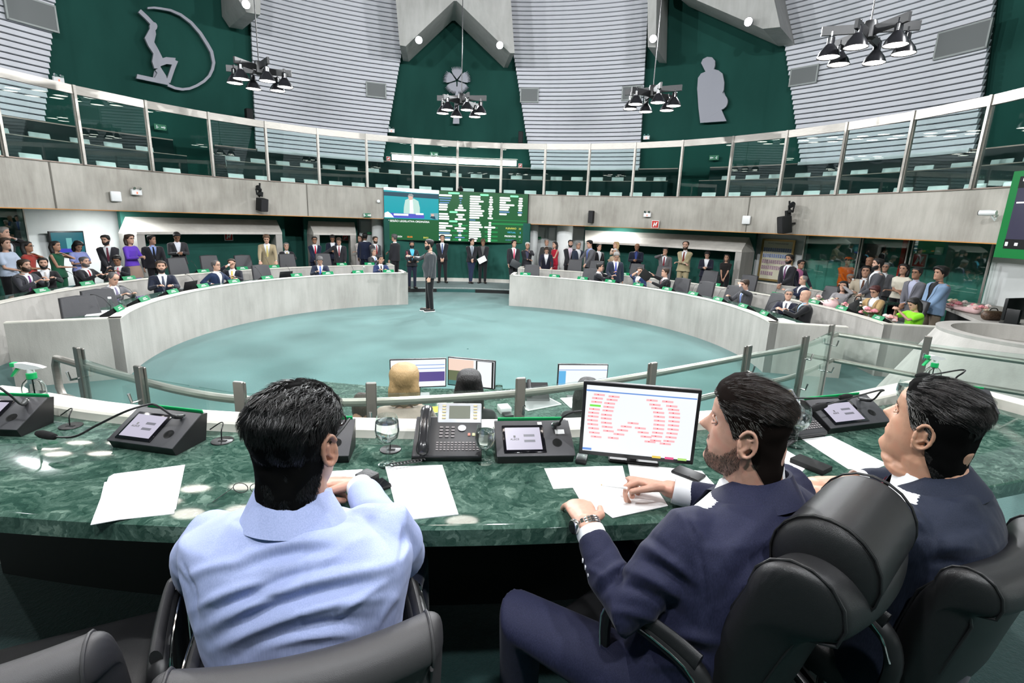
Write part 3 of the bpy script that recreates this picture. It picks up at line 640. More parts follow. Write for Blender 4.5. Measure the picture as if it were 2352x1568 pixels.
pol2(emis('pip_blue',(.09,.1,.6),1.),[(235,415),(700,425),(700,480),(250,485)],.0104); pol2(LY if False else LW,[(150,480),(155,420),(200,400),(250,440),(280,480)],.011); pol2(LW,[(280,425),(480,425),(480,450),(280,450)],.011); pol2(LW,[(585,408),(690,408),(690,432),(585,432)],.011)
pol2(emis('pip_seat',(.2,.42,.48),1.),[(785,400),(895,400),(895,490),(785,480)],.009); pol2(MATS['pip_skin'],[(795,415),(835,412),(838,445),(800,445)],.0105); pol2(MATS['pip_dark'],[(780,470),(800,440),(850,445),(860,490)],.01)
# right screen with green frame
A=oncyl(2352,388,9.75); B=oncyl(2281,590,9.75); pb=Vector((B[0],B[1],B[2])); tt=(pol(ang(B)+8,9.75)-pol(ang(B),9.75)).normalized()
hgt=1.52; o=thing('side_screen','large screen in a bright green frame at the right edge','screen',pb); o.matrix_world=frame(pb,tt,(0,0,1))
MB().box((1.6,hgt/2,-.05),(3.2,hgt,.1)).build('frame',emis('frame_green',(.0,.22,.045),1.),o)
MB().box((1.6,hgt/2+.03,.01),(2.85,hgt-.36,.01)).build('display',emis('screen_slate',(.045,.042,.085),1.),o); MB().box((1.6,.25,.018),(2.85,.17,.006)).build('taskbar',emis('screen_dark',(.004,.004,.006),1.),o)
MB().box((1.6,hgt-.2,.018),(2.85,.2,.006)).build('title_bar',MATS['screen_dark'],o)
b=MB(); b.box((.4,.97,.018),(.36,.025,.004)); b.box((.5,1.17,.018),(.1,.05,.004));b.box((.3,1.36,.024),(.1,.05,.004)); b.box((.23,.25,.024),(.05,.07,.004)); b.box((.42,.25,.024),(.06,.05,.004)); b.build('icons',LW,o)

# ---- wall items under the balcony: portrait board and tv
X=Vector(oncyl(1782,598,11.75)); a=ang(X); t=(pol(a+1,9)-pol(a,9)).normalized(); 
o=thing('portrait_board','gold-framed board of many small portraits on the white wall at right','picture',X); o.matrix_world=frame(X,t,(0,0,1))
b=MB(); W2,H2=.98,1.27
for s in(-1,1): b.box((s*W2/2,0,0),(.06,H2+.06,.05)); b.box((0,s*H2/2,0),(W2,.06,.05))
b.build('frame',mat('gold_frame',(.4,.27,.1),.35,.5),o); MB().box((0,0,-.01),(W2,H2,.02)).build('board',mat('cream_board2',(.72,.68,.52),.5),o)
m1=mat('portrait_blue',(.22,.28,.48),.5,vary=.7,scale=60);m2=mat('portrait_mauve',(.42,.28,.34),.5,vary=.7,scale=60)
for r in range(5):
    b=MB(); 
    for i in range(13):
        if r==4 and i>5: continue
        x=-.41+i*.068; b.box((x,.33-r*.19,.006),(.05,.12,.006))
    b.build('portrait_row',m1 if r<2 else m2,o)
txt('lettering','POVO PARANAENSE',.07,Matrix.Translation((0,.53,.004)),mat('ink_grey',(.15,.15,.15)),o)
X=Vector(oncyl(155,557,11.9)); a=ang(X); t=(pol(a+1,9)-pol(a,9)).normalized()
o=thing('wall_television','wall television with a teal picture on the white wall at left','television',X); o.matrix_world=frame(X,t,(0,0,1))@Matrix.Rotation(.15,4,'Y')
MB().bbox((0,0,0),(.86,.6,.06),.01).build('casing',M_black,o); MB().box((0,0,.033),(.8,.53,.004)).build('display',emis('tv_teal',(.01,.13,.17),1.),o); MB().box((0,-.2,.036),(.5,.1,.004)).build('caption_bar',emis('tv_blue',(.05,.05,.5),1.),o); MB().box((0.02,-.02,.036),(.14,.28,.004)).build('figure',emis('tv_fig',(.15,.45,.45),1.),o)
# glass partitions
def pane(px0,px1,py,R,label):
    p,q=pol(pxa(px0,py,R),R,.1),pol(pxa(px1,py,R),R,.1); t=(q-p).normalized(); w=(q-p).length
    o=thing('glass_partition',label,'partition',p); o.matrix_world=frame(p,t,(0,0,1))
    MB().box((w/2,1.1,0),(w,2.2,.012)).build('glass_pane',M_glassc,o); b=MB(); b.box((0,1.1,0),(.03,2.2,.04)); b.box((w,1.1,0),(.03,2.2,.04)); b.build('edge_profile',M_steel,o)
pane(-60,66,560,11.6,'clear glass partition at the far left under the balcony'); pane(1842,1968,600,11.2,'clear glass partition left of the orange-clothed worker'); pane(1972,2078,610,11.2,'clear glass partition right of the orange-clothed worker'); pane(2082,2262,640,11.,'clear glass partition before the green wall at far right')
X=Vector(oncyl(2157,576,12.2)); o=dplate(2157,576,12.2,.16,.2,'wall_box',wl,'small white box on the green wall at right above the hydrant sign','box',.06)
o=MB().ring(pxa(2076,560,12.2),pxa(2086,560,12.2),[(12.15,1.1),(12.3,1.1),(12.3,2.3),(12.15,2.3)],2).build('red_pipe',M_red); tag(o,'vertical red pipe on the green wall at right','pipe')
MB().ring(pxa(1985,560,12.25),pxa(2035,560,12.25),[(12.2,.1),(12.28,.1),(12.28,2.1),(12.2,2.1)],6).build('door_5',M_blackm)['kind']='structure'

# ---- desk terminals with green nameplates
M_scr=emis('tablet_screen',(.72,.68,.85),.75)
def terminal_small():
    o=thing('desk_terminal','x','terminal')
    b=MB(); b.prism([(-.14,.03,0),(-.14,-.17,0),(-.14,-.17,.03),(-.14,.0,.13)],(.28,0,0)); b.build('console',M_black,o,smooth=False)
    pl=MB().bbox((0,.04,.105),(.3,.012,.1),.004,Matrix.Rotation(.55,3,'X'),1).build('nameplate',M_gsign,o)
    g=MB(); rng=random.Random(3)
    for k,wd in ((0,.09),(1,.13)): g.box((0,.0395+.0125*k,.124-.0205*k),(wd,.003,.011),Matrix.Rotation(.55,3,'X'))
    g.build('name_lettering',M_sw,pl)
    MB().tube([(.1,-.04,.06),(.1,-.03,.16),(.12,-.1,.28),(.1,-.2,.33),(.08,-.26,.33)],[.004,.004,.003,.003,.009],5).build('gooseneck_microphone',M_black,o)
    return o
ts=None
T1=[(267,708),(326,689),(393,674),(463,660),(535,650),(612,640),(679.5,635),(751.5,630),(821,628),(891.6,625),(1207,631),(1274,636),(1339,642),(1402.6,648),(1467.6,656),(1534,667.5),(1594,678),(1652,690),(1710,707),(1759,723)]
T2=[(90,663),(196,650),(293,638),(465,621),(554.5,614),(628,610),(784,605.5),(848,603),(1436,625),(1568,639),(1645,649),(1787,671),(1874,688),(1938,703),(2023.5,723)]
for lst,R,z,ring in ((T1,5.42,.81,'inner'),(T2,7.33,.84,'outer')):
    for k,(px,py) in enumerate(lst):
        a=pxa(px,py,R); o=terminal_small() if ts is None else copy_tree(ts); ts=ts or o
        side='left' if px<1100 else 'right'
        o.location=pol(a,R,z); o.rotation_euler=(0,0,-R_(a)+pi+0) 
        tag(o,f'black desk terminal with green nameplate and microphone on the {ring} {side} bench','terminal',f'nameplate terminals on the {ring} {side} bench')
# ---- chairs of the benches
def office_chair(hi=1.0,name='office_chair'):
    o=thing(name,'x','chair')
    def bk(u,v):
        A=2*pi*u; x=math.cos(A); y=math.sin(A); sg=lambda q:math.copysign(abs(q)**.45,q)
        W=.25*(1-.12*v**2); z=.5+(hi-.5)*v; th=.055
        return (sg(x)*W, .24+.12*v**1.4-.03*(sg(x)**2)*1.+sg(y)*th, z)
    b=MB(); b.grid(bk,28,10,wrapu=True)
    top=[(0,0)]; 
    n=28; b.v.append((0,.36,hi+.02)); ci=len(b.v)-1
    for i in range(n): b.f.append((9*n+i,9*n+(i+1)%n,ci)); b.mi.append(0)
    b.build('backrest',M_leatherG,o,angle=50)
    MB().bbox((0,0,.47),(.5,.5,.11),.05,seg=3).build('seat',M_leatherG,o)
    for s in(-1,1):
        MB().tube([(s*.28,.2,.66),(s*.3,.0,.68),(s*.3,-.2,.67),(s*.29,-.24,.6),(s*.25,-.1,.45)],[.02,.022,.022,.02,.016],8).build('armrest',M_black,o)
    MB().tube([(0,0,.42),(0,0,.1)],.03).build('gas_lift',M_chrome,o)
    b=MB()
    for i in range(5): A=2*pi*i/5; b.tube([(0,0,.1),(.3*math.cos(A),.3*math.sin(A),.05)],[.025,.015],6); b.lathe([(.0,0),(.025,.0),(.025,.05),(0,.05)],(.3*math.cos(A),.3*math.sin(A),0),8)
    b.build('star_base',M_black,o); return o
oc=None
def put_chair(px,R,yaw=0,label='',group=None,z=0.,py=640,a=None,R2=None):
    global oc
    a=pxa(px,py,R) if a is None else a
    o=office_chair(1.08) if oc is None else copy_tree(oc); oc=oc or o
    o.location=pol(a,R,z); o.rotation_euler=(0,0,-R_(a)+R_(yaw)); tag(o,label,'chair',group); return o
E1=[(92,80,6.15,'empty black leather chair nearest the left bench end, its back to the outer ring'),(150,80,6.2,'second empty black leather chair from the left bench end')]
V0_=Vector
for (px,py),(_,_,_,l) in zip(((92,696),(148,678)),E1):
    X=V0_(onz(px,py,1.08)); o=put_chair(0,6,0,l,None,0,a=0); o.location=(X.x+.30,X.y+.42,0); o.rotation_euler=(0,0,R_(60))
for px,R,l in [(617,6.2,'empty charcoal chair on the inner left bench before the man in the beige jacket'),(1217,6.2,'empty charcoal chair at the screen end of the inner right bench'),(1348,6.25,'empty charcoal chair on the inner right bench beside a turned young man'),(1552,6.2,'empty charcoal chair right of the man holding a folder up, inner right bench'),(1606,6.2,'empty charcoal chair, second right of the man holding a folder up'),(1668,6.2,'empty charcoal chair left of the man in grey with his hand at his eyes'),(1765,6.25,'empty charcoal chair between the man in grey and the two older men talking')]:
    put_chair(px,R,0,l,None,0)
for px,R,l in [(430,8.1,'empty charcoal chair on the outer left bench below the man in grey reading his phone'),(500,8.4,'empty charcoal chair behind the two talking men, outer left bench'),(672,8.1,'empty charcoal chair on the outer left bench right of the beige jacket'),(752,8.1,'empty charcoal chair on the outer left bench before the man reaching sideways'),(575,8.1,'empty charcoal chair on the outer left bench left of the beige jacket'),(1313,8.1,'empty charcoal chair on the outer right bench before the man pointing'),(1361,8.1,'empty charcoal chair on the outer right bench behind the turned young man'),(1452,8.1,'empty charcoal chair on the outer right bench in front of the dark blue suit'),(1512,8.1,'empty charcoal chair on the outer right bench behind the raised folder'),(1616,8.1,'empty charcoal chair on the outer right bench beside the man in tan suit'),(1703,8.1,'empty charcoal chair on the outer right bench beside the woman in black'),(1813,9.6,'empty charcoal chair behind the low bench at right, before the framed board'),(1890,8.1,'empty charcoal chair on the outer right bench beside the balding man in navy'),(2080,8.2,'empty charcoal chair left of the woman in lime green')]:
    put_chair(px,R,0,l,None,.1,660)

# ---- DAIS
ZD=.83; DT=1.58
b=MB(); b.ring(152,208,[(7.5,0),(13.4,0),(13.4,ZD),(7.5,ZD)],40); struct(b.build('floor_dais',carpet('carpet_dais_shaded',(.008,.03,.029),(.016,.05,.048)),smooth=False))  # shade around the desk is put into this darker carpet colour
b=MB(); b.ring(155.3,190.8,[(7.53,0),(7.555,0),(7.555,1.49),(7.53,1.49)],50); struct(b.build('wall_dais',M_conc,angle=25))
o=thing('presiding_desk','long curved green marble desk with cream stone ledge in the foreground','desk',pol(173,7.85,ZD))
def ld(x): x.parent=o; x.location=-o.location; return x
ld(MB().ring(155.2,190.4,[(7.5,1.51),(8.17,1.51),(8.185,1.52),(8.185,1.57),(8.17,DT),(7.5,DT)],70).build('desktop',M_marb,angle=40))
LPX=[(56,890),(110,899),(298,926),(562,945),(800,956),(1000,961),(1120,961),(1332,957),(1600,943),(1863,916),(2107,868)]
far=[Vector(onz(x,y,1.62)) for x,y in LPX]; Cc0=Vector((CX,CY,0))
def smooth(P,n=6):
    P=[Vector(p) for p in P]; out=[]
    for i in range(len(P)-1):
        p0=P[max(i-1,0)];p1=P[i];p2=P[i+1];p3=P[min(i+2,len(P)-1)]
        for k in range(n):
            t=k/n; out.append(.5*((2*p1)+(-p0+p2)*t+(2*p0-5*p1+4*p2-p3)*t*t+(-p0+3*p1-3*p2+p3)*t**3))
    out.append(P[-1]); return out
far=smooth(far,5); vs=[]
for p_ in far:
    n_=Vector((p_.x-CX,p_.y-CY,0)).normalized()
    for dr,z_ in ((0,1.5),(.14,1.5),(.11,1.58),(.11,1.612),(.103,1.62),(.007,1.62),(0,1.612)): vs.append(Vector((p_.x,p_.y,z_))+n_*dr)
k_=7; fs=[(i*k_+j,i*k_+(j+1)%k_,(i+1)*k_+(j+1)%k_,(i+1)*k_+j) for i in range(len(far)-1) for j in range(k_)]+[tuple(range(k_)),tuple((len(far)-1)*k_+j for j in range(k_))]
ld(MB().add(vs,fs).build('stone_ledge',M_cream,angle=40))
for e_,q_ in ((far[0],1),(far[-1],-1)):
    n_=Vector((e_.x-CX,e_.y-CY,0)).normalized(); t_=n_.cross(Vector((0,0,1)))*q_*-.12
    if q_==1: t_=-t_ if t_.x>0 else t_
    else: t_=-t_ if t_.x<0 else t_
    P_=[Vector((e_.x,e_.y,1.5)),Vector((e_.x,e_.y,1.5))-t_*.02+n_*1.1,Vector((e_.x,e_.y,1.5))+t_+n_*1.1,Vector((e_.x,e_.y,1.5))+t_*.98]
    ld(MB().prism(P_,(0,0,.12)).build('side_ledge',M_cream,smooth=False))
ld(MB().ring(156,190.2,[(7.56,ZD),(7.6,ZD),(7.6,1.51),(7.56,1.51)],50).build('modesty_panel',M_blackm,angle=40))
# ---- secretary desk below
o=thing('secretary_desk','lower green marble desk with monitors, beyond the steel handrail','desk',pol(175,5.4,.0))
x=MB().ring(162.5,191,[(4.95,.84),(5.75,.84),(5.75,.88),(4.95,.88)],30).build('desktop',M_marb); x.parent=o; x.location=-o.location
x=MB().ring(162.5,191,[(4.95,0),(5.0,0),(5.0,.84),(4.95,.84)],30).build('front_panel',M_conc); x.parent=o; x.location=-o.location
# ---- handrail with glass
rp=[(130,822),(210,845),(300,868),(420,898),(560,918),(780,924),(1000,916),(1250,897),(1480,862),(1720,818),(1840,796),(1922,768)]
hr=thing('handrail','double stainless steel handrail with glass panels beyond the marble desk','handrail',(0,4,0))
def lh(x): x.parent=hr; x.location=-hr.location; return x
def smooth(P,n=6):
    P=[Vector(p) for p in P]; out=[]
    for i in range(len(P)-1):
        p0=P[max(i-1,0)];p1=P[i];p2=P[i+1];p3=P[min(i+2,len(P)-1)]
        for k in range(n):
            t=k/n; out.append(.5*((2*p1)+(-p0+p2)*t+(2*p0-5*p1+4*p2-p3)*t*t+(-p0+3*p1-3*p2+p3)*t**3))
    out.append(P[-1]); return out
top=[Vector(onz(x,y,1.5)) for x,y in rp]; low=[p-Vector((0,0,.24)) for p in top]
l0=low[0]+(top[0]-top[1]).normalized()*0.02
loopc=[low[3],low[2],low[1]*.5+low[0]*.5,l0+Vector((0,0,.04)),l0+Vector((0,0,.2)),top[0]]
lh(MB().tube(smooth(top[::-1])+[top[0]+(top[0]-top[1]).normalized()*.03-Vector((0,0,.05)),low[0]+(top[0]-top[1]).normalized()*.03+Vector((0,0,.05))]+smooth(low),.021,10).build('curved_rail',M_steel))
st=[Vector(onz(1925,768,1.5)),Vector(onz(2130,800,1.5)),Vector(onz(2420,840,1.5))]
lh(MB().tube(st,.021,10).build('straight_rail',M_steel)); lh(MB().tube([p-Vector((0,0,.24)) for p in st],.021,10).build('straight_rail',M_steel))
pp=[(175,797),(316,840),(547,876),(852,878),(1197,867),(1502,832),(1722,793),(1855,771),(1915,745),(2133,772)]
PT=[Vector(onz(x,y,1.62)) for x,y in pp]; Cc=Vector((CX,CY,0))
for i,p in enumerate(PT):
    q=PT[min(i+1,8)]-PT[max(i-1,0)] if i<9 else st[2]-st[0]; q.z=0; q.normalize(); M=Matrix((q,Vector((0,0,1)).cross(q),Vector((0,0,1)))).transposed()
    b=MB(); b.bbox((p.x,p.y,.81),(.05,.02,1.62),.004,M,1); b.bbox(Vector((p.x,p.y,.81))+M@Vector((.0,.024,0)),(.04,.012,1.6),.004,M,1); lh(b.build('post',M_dsteel,smooth=False))
    for zc in (1.5,1.26):
        k=MB(); k.tube([(p.x,p.y,zc-.06),Vector((p.x,p.y,zc-.06))+M@Vector((.0,-.05,0)),Vector((p.x,p.y,zc-.01))+M@Vector((0,-.06,0))],.007,6); lh(k.build('clamp',M_chrome))
for i in range(len(PT)-1):
    p,q=PT[i],PT[i+1]
    if i==8: continue
    d=(q-p); L=d.length; d.normalize(); pm=(p+q)/2; M=Matrix((d,Vector((0,0,1)).cross(d),Vector((0,0,1)))).transposed()
    b=MB(); b.box((pm.x,pm.y,1.02),(L-.03,.01,1.08),M); lh(b.build('glass_panel',M_glassc,smooth=False))
p,q=PT[8],Vector((st[2].x,st[2].y,1.6)); 
for (p,q) in ((PT[8],PT[9]),(PT[9],Vector((st[2].x,st[2].y,1.62)))):
    d=(q-p); d.z=0; L=d.length; d.normalize(); pm=(p+q)/2; M=Matrix((d,Vector((0,0,1)).cross(d),Vector((0,0,1)))).transposed(); b=MB(); b.box((pm.x,pm.y,1.02),(L-.03,.01,1.08),M); lh(b.build('glass_panel',M_glassc,smooth=False))
# step strip
o=MB().ring(-24,7.4,[(7.9,.1),(8.0,.1),(8.0,.104),(7.9,.104)],40).build('step_light_strip',mat('strip_rough',(.6,.65,.62),.6,vary=.6,scale=30)); tag(o,'pale anti-slip strip across the step below the video wall','strip')
o=MB().ring(-24,-13,[(7.63,-.02),(7.68,-.02),(7.68,.104),(7.63,.104)],14).build('step_nosing',M_blackm); tag(o,'dark step edge left of the standing man in grey','step')
o=MB().ring(-3.4,7.4,[(7.63,-.02),(7.68,-.02),(7.68,.104),(7.63,.104)],14).build('step_nosing',M_blackm); tag(o,'dark step edge right of the standing man in grey','step')
# ================================================================= PEOPLE
def V(*a): return Vector(a[0]) if len(a)==1 else Vector(a)
def remesh(b,name,vox,sm=3,m=None,parent=None,fac=.5):
    me=bpy.data.meshes.new(name); me.from_pydata(b.v,[],b.f); me.update()
    bm=bmesh.new(); bm.from_mesh(me); bmesh.ops.recalc_face_normals(bm,faces=bm.faces[:]); bm.to_mesh(me); bm.free()
    o=bpy.data.objects.new(name+'_tmp',me); TMPC.collection.objects.link(o)
    r=o.modifiers.new('r','REMESH'); r.mode='VOXEL'; r.voxel_size=vox
    if sm: s=o.modifiers.new('s','SMOOTH'); s.iterations=sm; s.factor=fac
    vl=TMPC.view_layers[0]; vl.update(); dg=vl.depsgraph
    nm=bpy.data.meshes.new_from_object(o.evaluated_get(dg)); nm.name=name
    bpy.data.objects.remove(o); bpy.data.meshes.remove(me)
    nm.materials.clear()
    if m: nm.materials.append(m)
    nm.shade_smooth()
    q=bpy.data.objects.new(name,nm); COL.objects.link(q)
    if parent: q.parent=parent
    return q
def limb(b,pts,rad,n=12,up=(0,0,1)):
    """closed tapered tube with rounded ends"""
    pts=[V(p) for p in pts]; rr=[r if hasattr(r,'__len__') else (r,r) for r in rad]
    P=[];RR=[]
    t0=(pts[1]-pts[0]).normalized(); t1=(pts[-1]-pts[-2]).normalized()
    for q in (1.,.7,.35): k=math.sqrt(max(0.,1-q*q)); P.append(pts[0]-t0*rr[0][0]*q*.95); RR.append((max(rr[0][0]*k,1e-4),max(rr[0][1]*k,1e-4)))
    P+=pts; RR+=rr
    for q in (.35,.7,1.): k=math.sqrt(max(0.,1-q*q)); P.append(pts[-1]+t1*rr[-1][0]*q*.95); RR.append((max(rr[-1][0]*k,1e-4),max(rr[-1][1]*k,1e-4)))
    b.tube(P,RR,n,up=up); return b
def ell(b,c,r,M=None,n=14):
    prof=[(math.sin(pi*i/8),-math.cos(pi*i/8)) for i in range(9)]; prof[0]=(0.001,-1); prof[-1]=(.001,1)
    S=Matrix.Diagonal((r[0],r[1],r[2])); b.lathe(prof,c,n,(M@S) if M else S); return b
HS=dict(z=[-.02,.00,.05,.12,.18,.25,.32,.38,.45,.52,.58,.64,.70,.78,.86,.93,.975,1.0],
        f=[.035,.058,.082,.090,.089,.086,.0885,.086,.083,.0815,.0805,.083,.0885,.088,.080,.060,.035,.004],
        k=[-.01,.005,.02,.035,.046,.058,.070,.078,.086,.092,.096,.099,.101,.102,.098,.080,.052,.004],
        w=[.018,.028,.045,.054,.060,.0645,.068,.070,.0715,.073,.0745,.0755,.0765,.077,.072,.056,.036,.003])
HH=.238
def hsec(t,kind,S=HS): return float(np.interp(t,S['z'],S[kind]))
def hpt(phi,t,o=None,off=0.,S=HS):
    """point on head; phi 0 = front (-Y), t 0 chin .. 1 crown, local origin at chin height on the ear axis"""
    c=math.cos(phi); s=math.sin(phi); e=2./2.25
    sg=lambda q:math.copysign(abs(q)**e,q)
    w=hsec(t,'w',S)+off; L=(hsec(t,'f',S) if c>0 else hsec(t,'k',S))+off
    x=sg(s)*w; y=-sg(c)*L; z=t*HH+(off*.9*max(0,(t-.8)/.2))
    if off==0 and c>0:
        ax=abs(x); nz=(o or {}).get('nose',1.)
        if .40<t<.70:
            a=(np.interp(t,[.40,.425,.46,.50,.58,.66,.70],[0,.016,.026,.022,.012,.004,0]))*nz; wd=np.interp(t,[.40,.47,.6,.7],[.017,.015,.010,.012])
            y-=a*math.exp(-(ax/wd)**2)
        y-=.0045*math.exp(-(ax/.024)**2)*(math.exp(-((t-.355)/.018)**2)+math.exp(-((t-.305)/.02)**2)*1.1-.7*math.exp(-((t-.33)/.008)**2))
        y-=.006*math.exp(-(ax/.022)**2)*math.exp(-((t-.13)/.06)**2)
        y+=.011*math.exp(-((ax-.031)/.016)**2)*math.exp(-((t-.585)/.05)**2)
        y-=.004*math.exp(-((ax-.026)/.022)**2)*math.exp(-((t-.665)/.025)**2)
        y-=.004*math.exp(-((ax-.047)/.02)**2)*math.exp(-((t-.48)/.07)**2)
    return V(x,y,z)
def head_mesh(b,M,o=None,nu=48,nv=44,S=HS):
    vs=[];fs=[]
    ts=np.interp(np.linspace(0,1,nv),[0,.08,.9,1],[-.02,.03,.93,1.0])
    for t in ts:
        for i in range(nu): vs.append(M@hpt(2*pi*i/nu,float(t),o,0.,S))
    for j in range(nv-1):
        for i in range(nu): fs.append((j*nu+i,j*nu+(i+1)%nu,(j+1)*nu+(i+1)%nu,(j+1)*nu+i))
    fs.append(tuple(range(nu))[::-1]); fs.append(tuple(range((nv-1)*nu,nv*nu))); b.add(vs,fs)
def ear(b,M,s,hi=False):
    R=M.to_3x3()@Matrix.Rotation(s*.35,3,'Z')
    c=M@V(s*.0755,.008,.5*HH)
    if not hi: ell(b,c,(.009,.018,.032),R,10); return
    # rim, lobe, bowl
    pts=[];
    for i in range(15):
        A=math.radians(-60+i*(300/14)); 
        pts.append(c+R@V(s*.010,.020*math.sin(A)*-1*-1+.004, .031*math.cos(A)*1.0+.002) if False else c+R@V(s*(.008+.004*math.sin(A/2+.5)),.019*math.sin(A)+.003,.032*math.cos(A)))
    limb(b,pts,[.0048]*15,8); ell(b,c+R@V(0,.002,0),(.0065,.017,.027),R,10); ell(b,c+R@V(s*.003,-.004,-.03),(.006,.010,.012),R,10)
    limb(b,[c+R@V(s*.008,-.002,-.018),c+R@V(s*.01,.008,-.006),c+R@V(s*.01,.006,.012)],[.0035]*3,6); limb(b,[c+R@V(s*.006,-.014,.004),c+R@V(s*.008,-.013,-.008)],[.005,.006],6)
def hairline(phi,st):
    """lower edge (t) of the hair for azimuth phi (0 front, pi back)"""
    a=abs((phi+pi)%(2*pi)-pi)/pi
    f,s,e,k=st.get('line',(.86,.60,.46,.16))
    return float(np.interp(a,[0,.22,.36,.44,.52,.6,.75,1],[f,f-.02,s+.08,e,s-.03,(s+k)/2-.02,k+.04,k]))
def hair_shell(M,st,name,m,parent,nu=48,nv=18,S=HS,rough=.004,thick=.016):
    b=MB(); th=st.get('thick',thick); topx=st.get('top',.0); rng=random.Random(st.get('seed',1)); b.hl=[]
    for layer in (1,0):
        for j in range(nv):
            for i in range(nu):
                phi=2*pi*i/nu; t0=hairline(phi,st); t=t0+(1.0-t0)*(j/(nv-1))**.9
                a=abs((phi+pi)%(2*pi)-pi)/pi
                o=(.25+.75*min(1,(j/(nv-1))*3.2))*th+topx*max(0,(t-.75)/.25)*(1+.5*math.cos(phi)) if layer else -.004
                if layer: o+=rough*(mnoise.noise(V(math.cos(phi)*3,math.sin(phi)*3,t*7+st.get('seed',1)))*1.3)
                p=hpt(phi,min(t,1.),None,max(o,-.004) if o!=0 else 1e-5,S); b.v.append(tuple(M@p))
    for L in (0,1):
        for j in range(nv-1):
            for i in range(nu): q=L*nu*nv; b.f.append((q+j*nu+i,q+j*nu+(i+1)%nu,q+(j+1)*nu+(i+1)%nu,q+(j+1)*nu+i))
        b.f.append(tuple(L*nu*nv+(nv-1)*nu+i for i in range(nu)))
    for i in range(nu): b.f.append((i,(i+1)%nu,nu*nv+(i+1)%nu,nu*nv+i))
    b.mi=[0]*len(b.f)
    if st.get('long'):
        L=st['long']; R=M.to_3x3()
        for s in (-1,0,1):
            p0=M@V(s*.055,.055,.75*HH); p1=M@V(s*.07,.075,.35*HH); p2=M@V(s*.075,.07-.02*abs(s),-.02); p3=M@V(s*.06,.07-.04*abs(s),-L)
            limb(b,[p0,p1,p2,p3],[(.045,.04),(.045,.045),(.042,.04),(.02,.02)],10)
        b.mi=[0]*len(b.f)
        return remesh(b,name,.012,2,m,parent)
    return b.build(name,m,parent,angle=80)
def ik(sh,tg,l1,l2,pole):
    d=tg-sh; L=d.length; L=min(L,(l1+l2)*.995); dn=d.normalized(); tg=sh+dn*L
    a=(l1*l1-l2*l2+L*L)/(2*L); h=math.sqrt(max(l1*l1-a*a,0)); p=(pole-dn*pole.dot(dn)).normalized()
    return sh+dn*a+p*h,tg
def hand(b,w,d,n,side,curl=.5,s=1.,fing=None,thumb=.6):
    """w wrist, d pointing direction, n palm normal (towards palm side), side +1/-1 thumb side via cross"""
    d=d.normalized(); n=(n-d*n.dot(d)).normalized(); l=d.cross(n).normalized()*side   # l = thumb side
    pc=w+d*.045*s
    limb(b,[w-d*.02*s,w+d*.01*s,w+d*.05*s,w+d*.085*s],[(.026*s,.020*s),(.030*s,.017*s),(.037*s,.0145*s),(.038*s,.0115*s)],14,up=tuple(n))
    lens=[.072,.080,.075,.060]
    for i in range(4):
        off=(.030-.020*i)*s; c=(fing[i] if fing else curl)
        p=w+d*(.088-.006*abs(i-1))*s+l*off; seg=lens[i]*s; pts=[p-d*.012*s]; dd=(d+l*(.10-.07*i)).normalized(); cur=p
        for k,(fr,ang_) in enumerate(((.42,c*.8),(.32,c*1.1),(.26,c*.7))):
            ax=dd.cross(n).normalized() if False else l
            Mq=Matrix.Rotation(-ang_*side if True else 0,3,l); q1=Mq@dd
            if q1.dot(n)<dd.dot(n): q1=Matrix.Rotation(ang_*side,3,l)@dd
            pts.append(cur); dd=q1; cur=cur+dd*seg*fr
        pts.append(cur)
        limb(b,pts,[.0092*s,.0088*s,.0082*s,.0076*s,.0066*s],8)
    p=w+d*.02*s+l*.022*s; t1=(d*.75+l*.8+n*.25*thumb).normalized(); t2=(d*.95+l*.2+n*.45*thumb).normalized()
    limb(b,[p,p+t1*.035*s,p+t1*.035*s+t2*.03*s,p+t1*.035*s+t2*.055*s],[.014*s,.0115*s,.0095*s,.008*s],8)
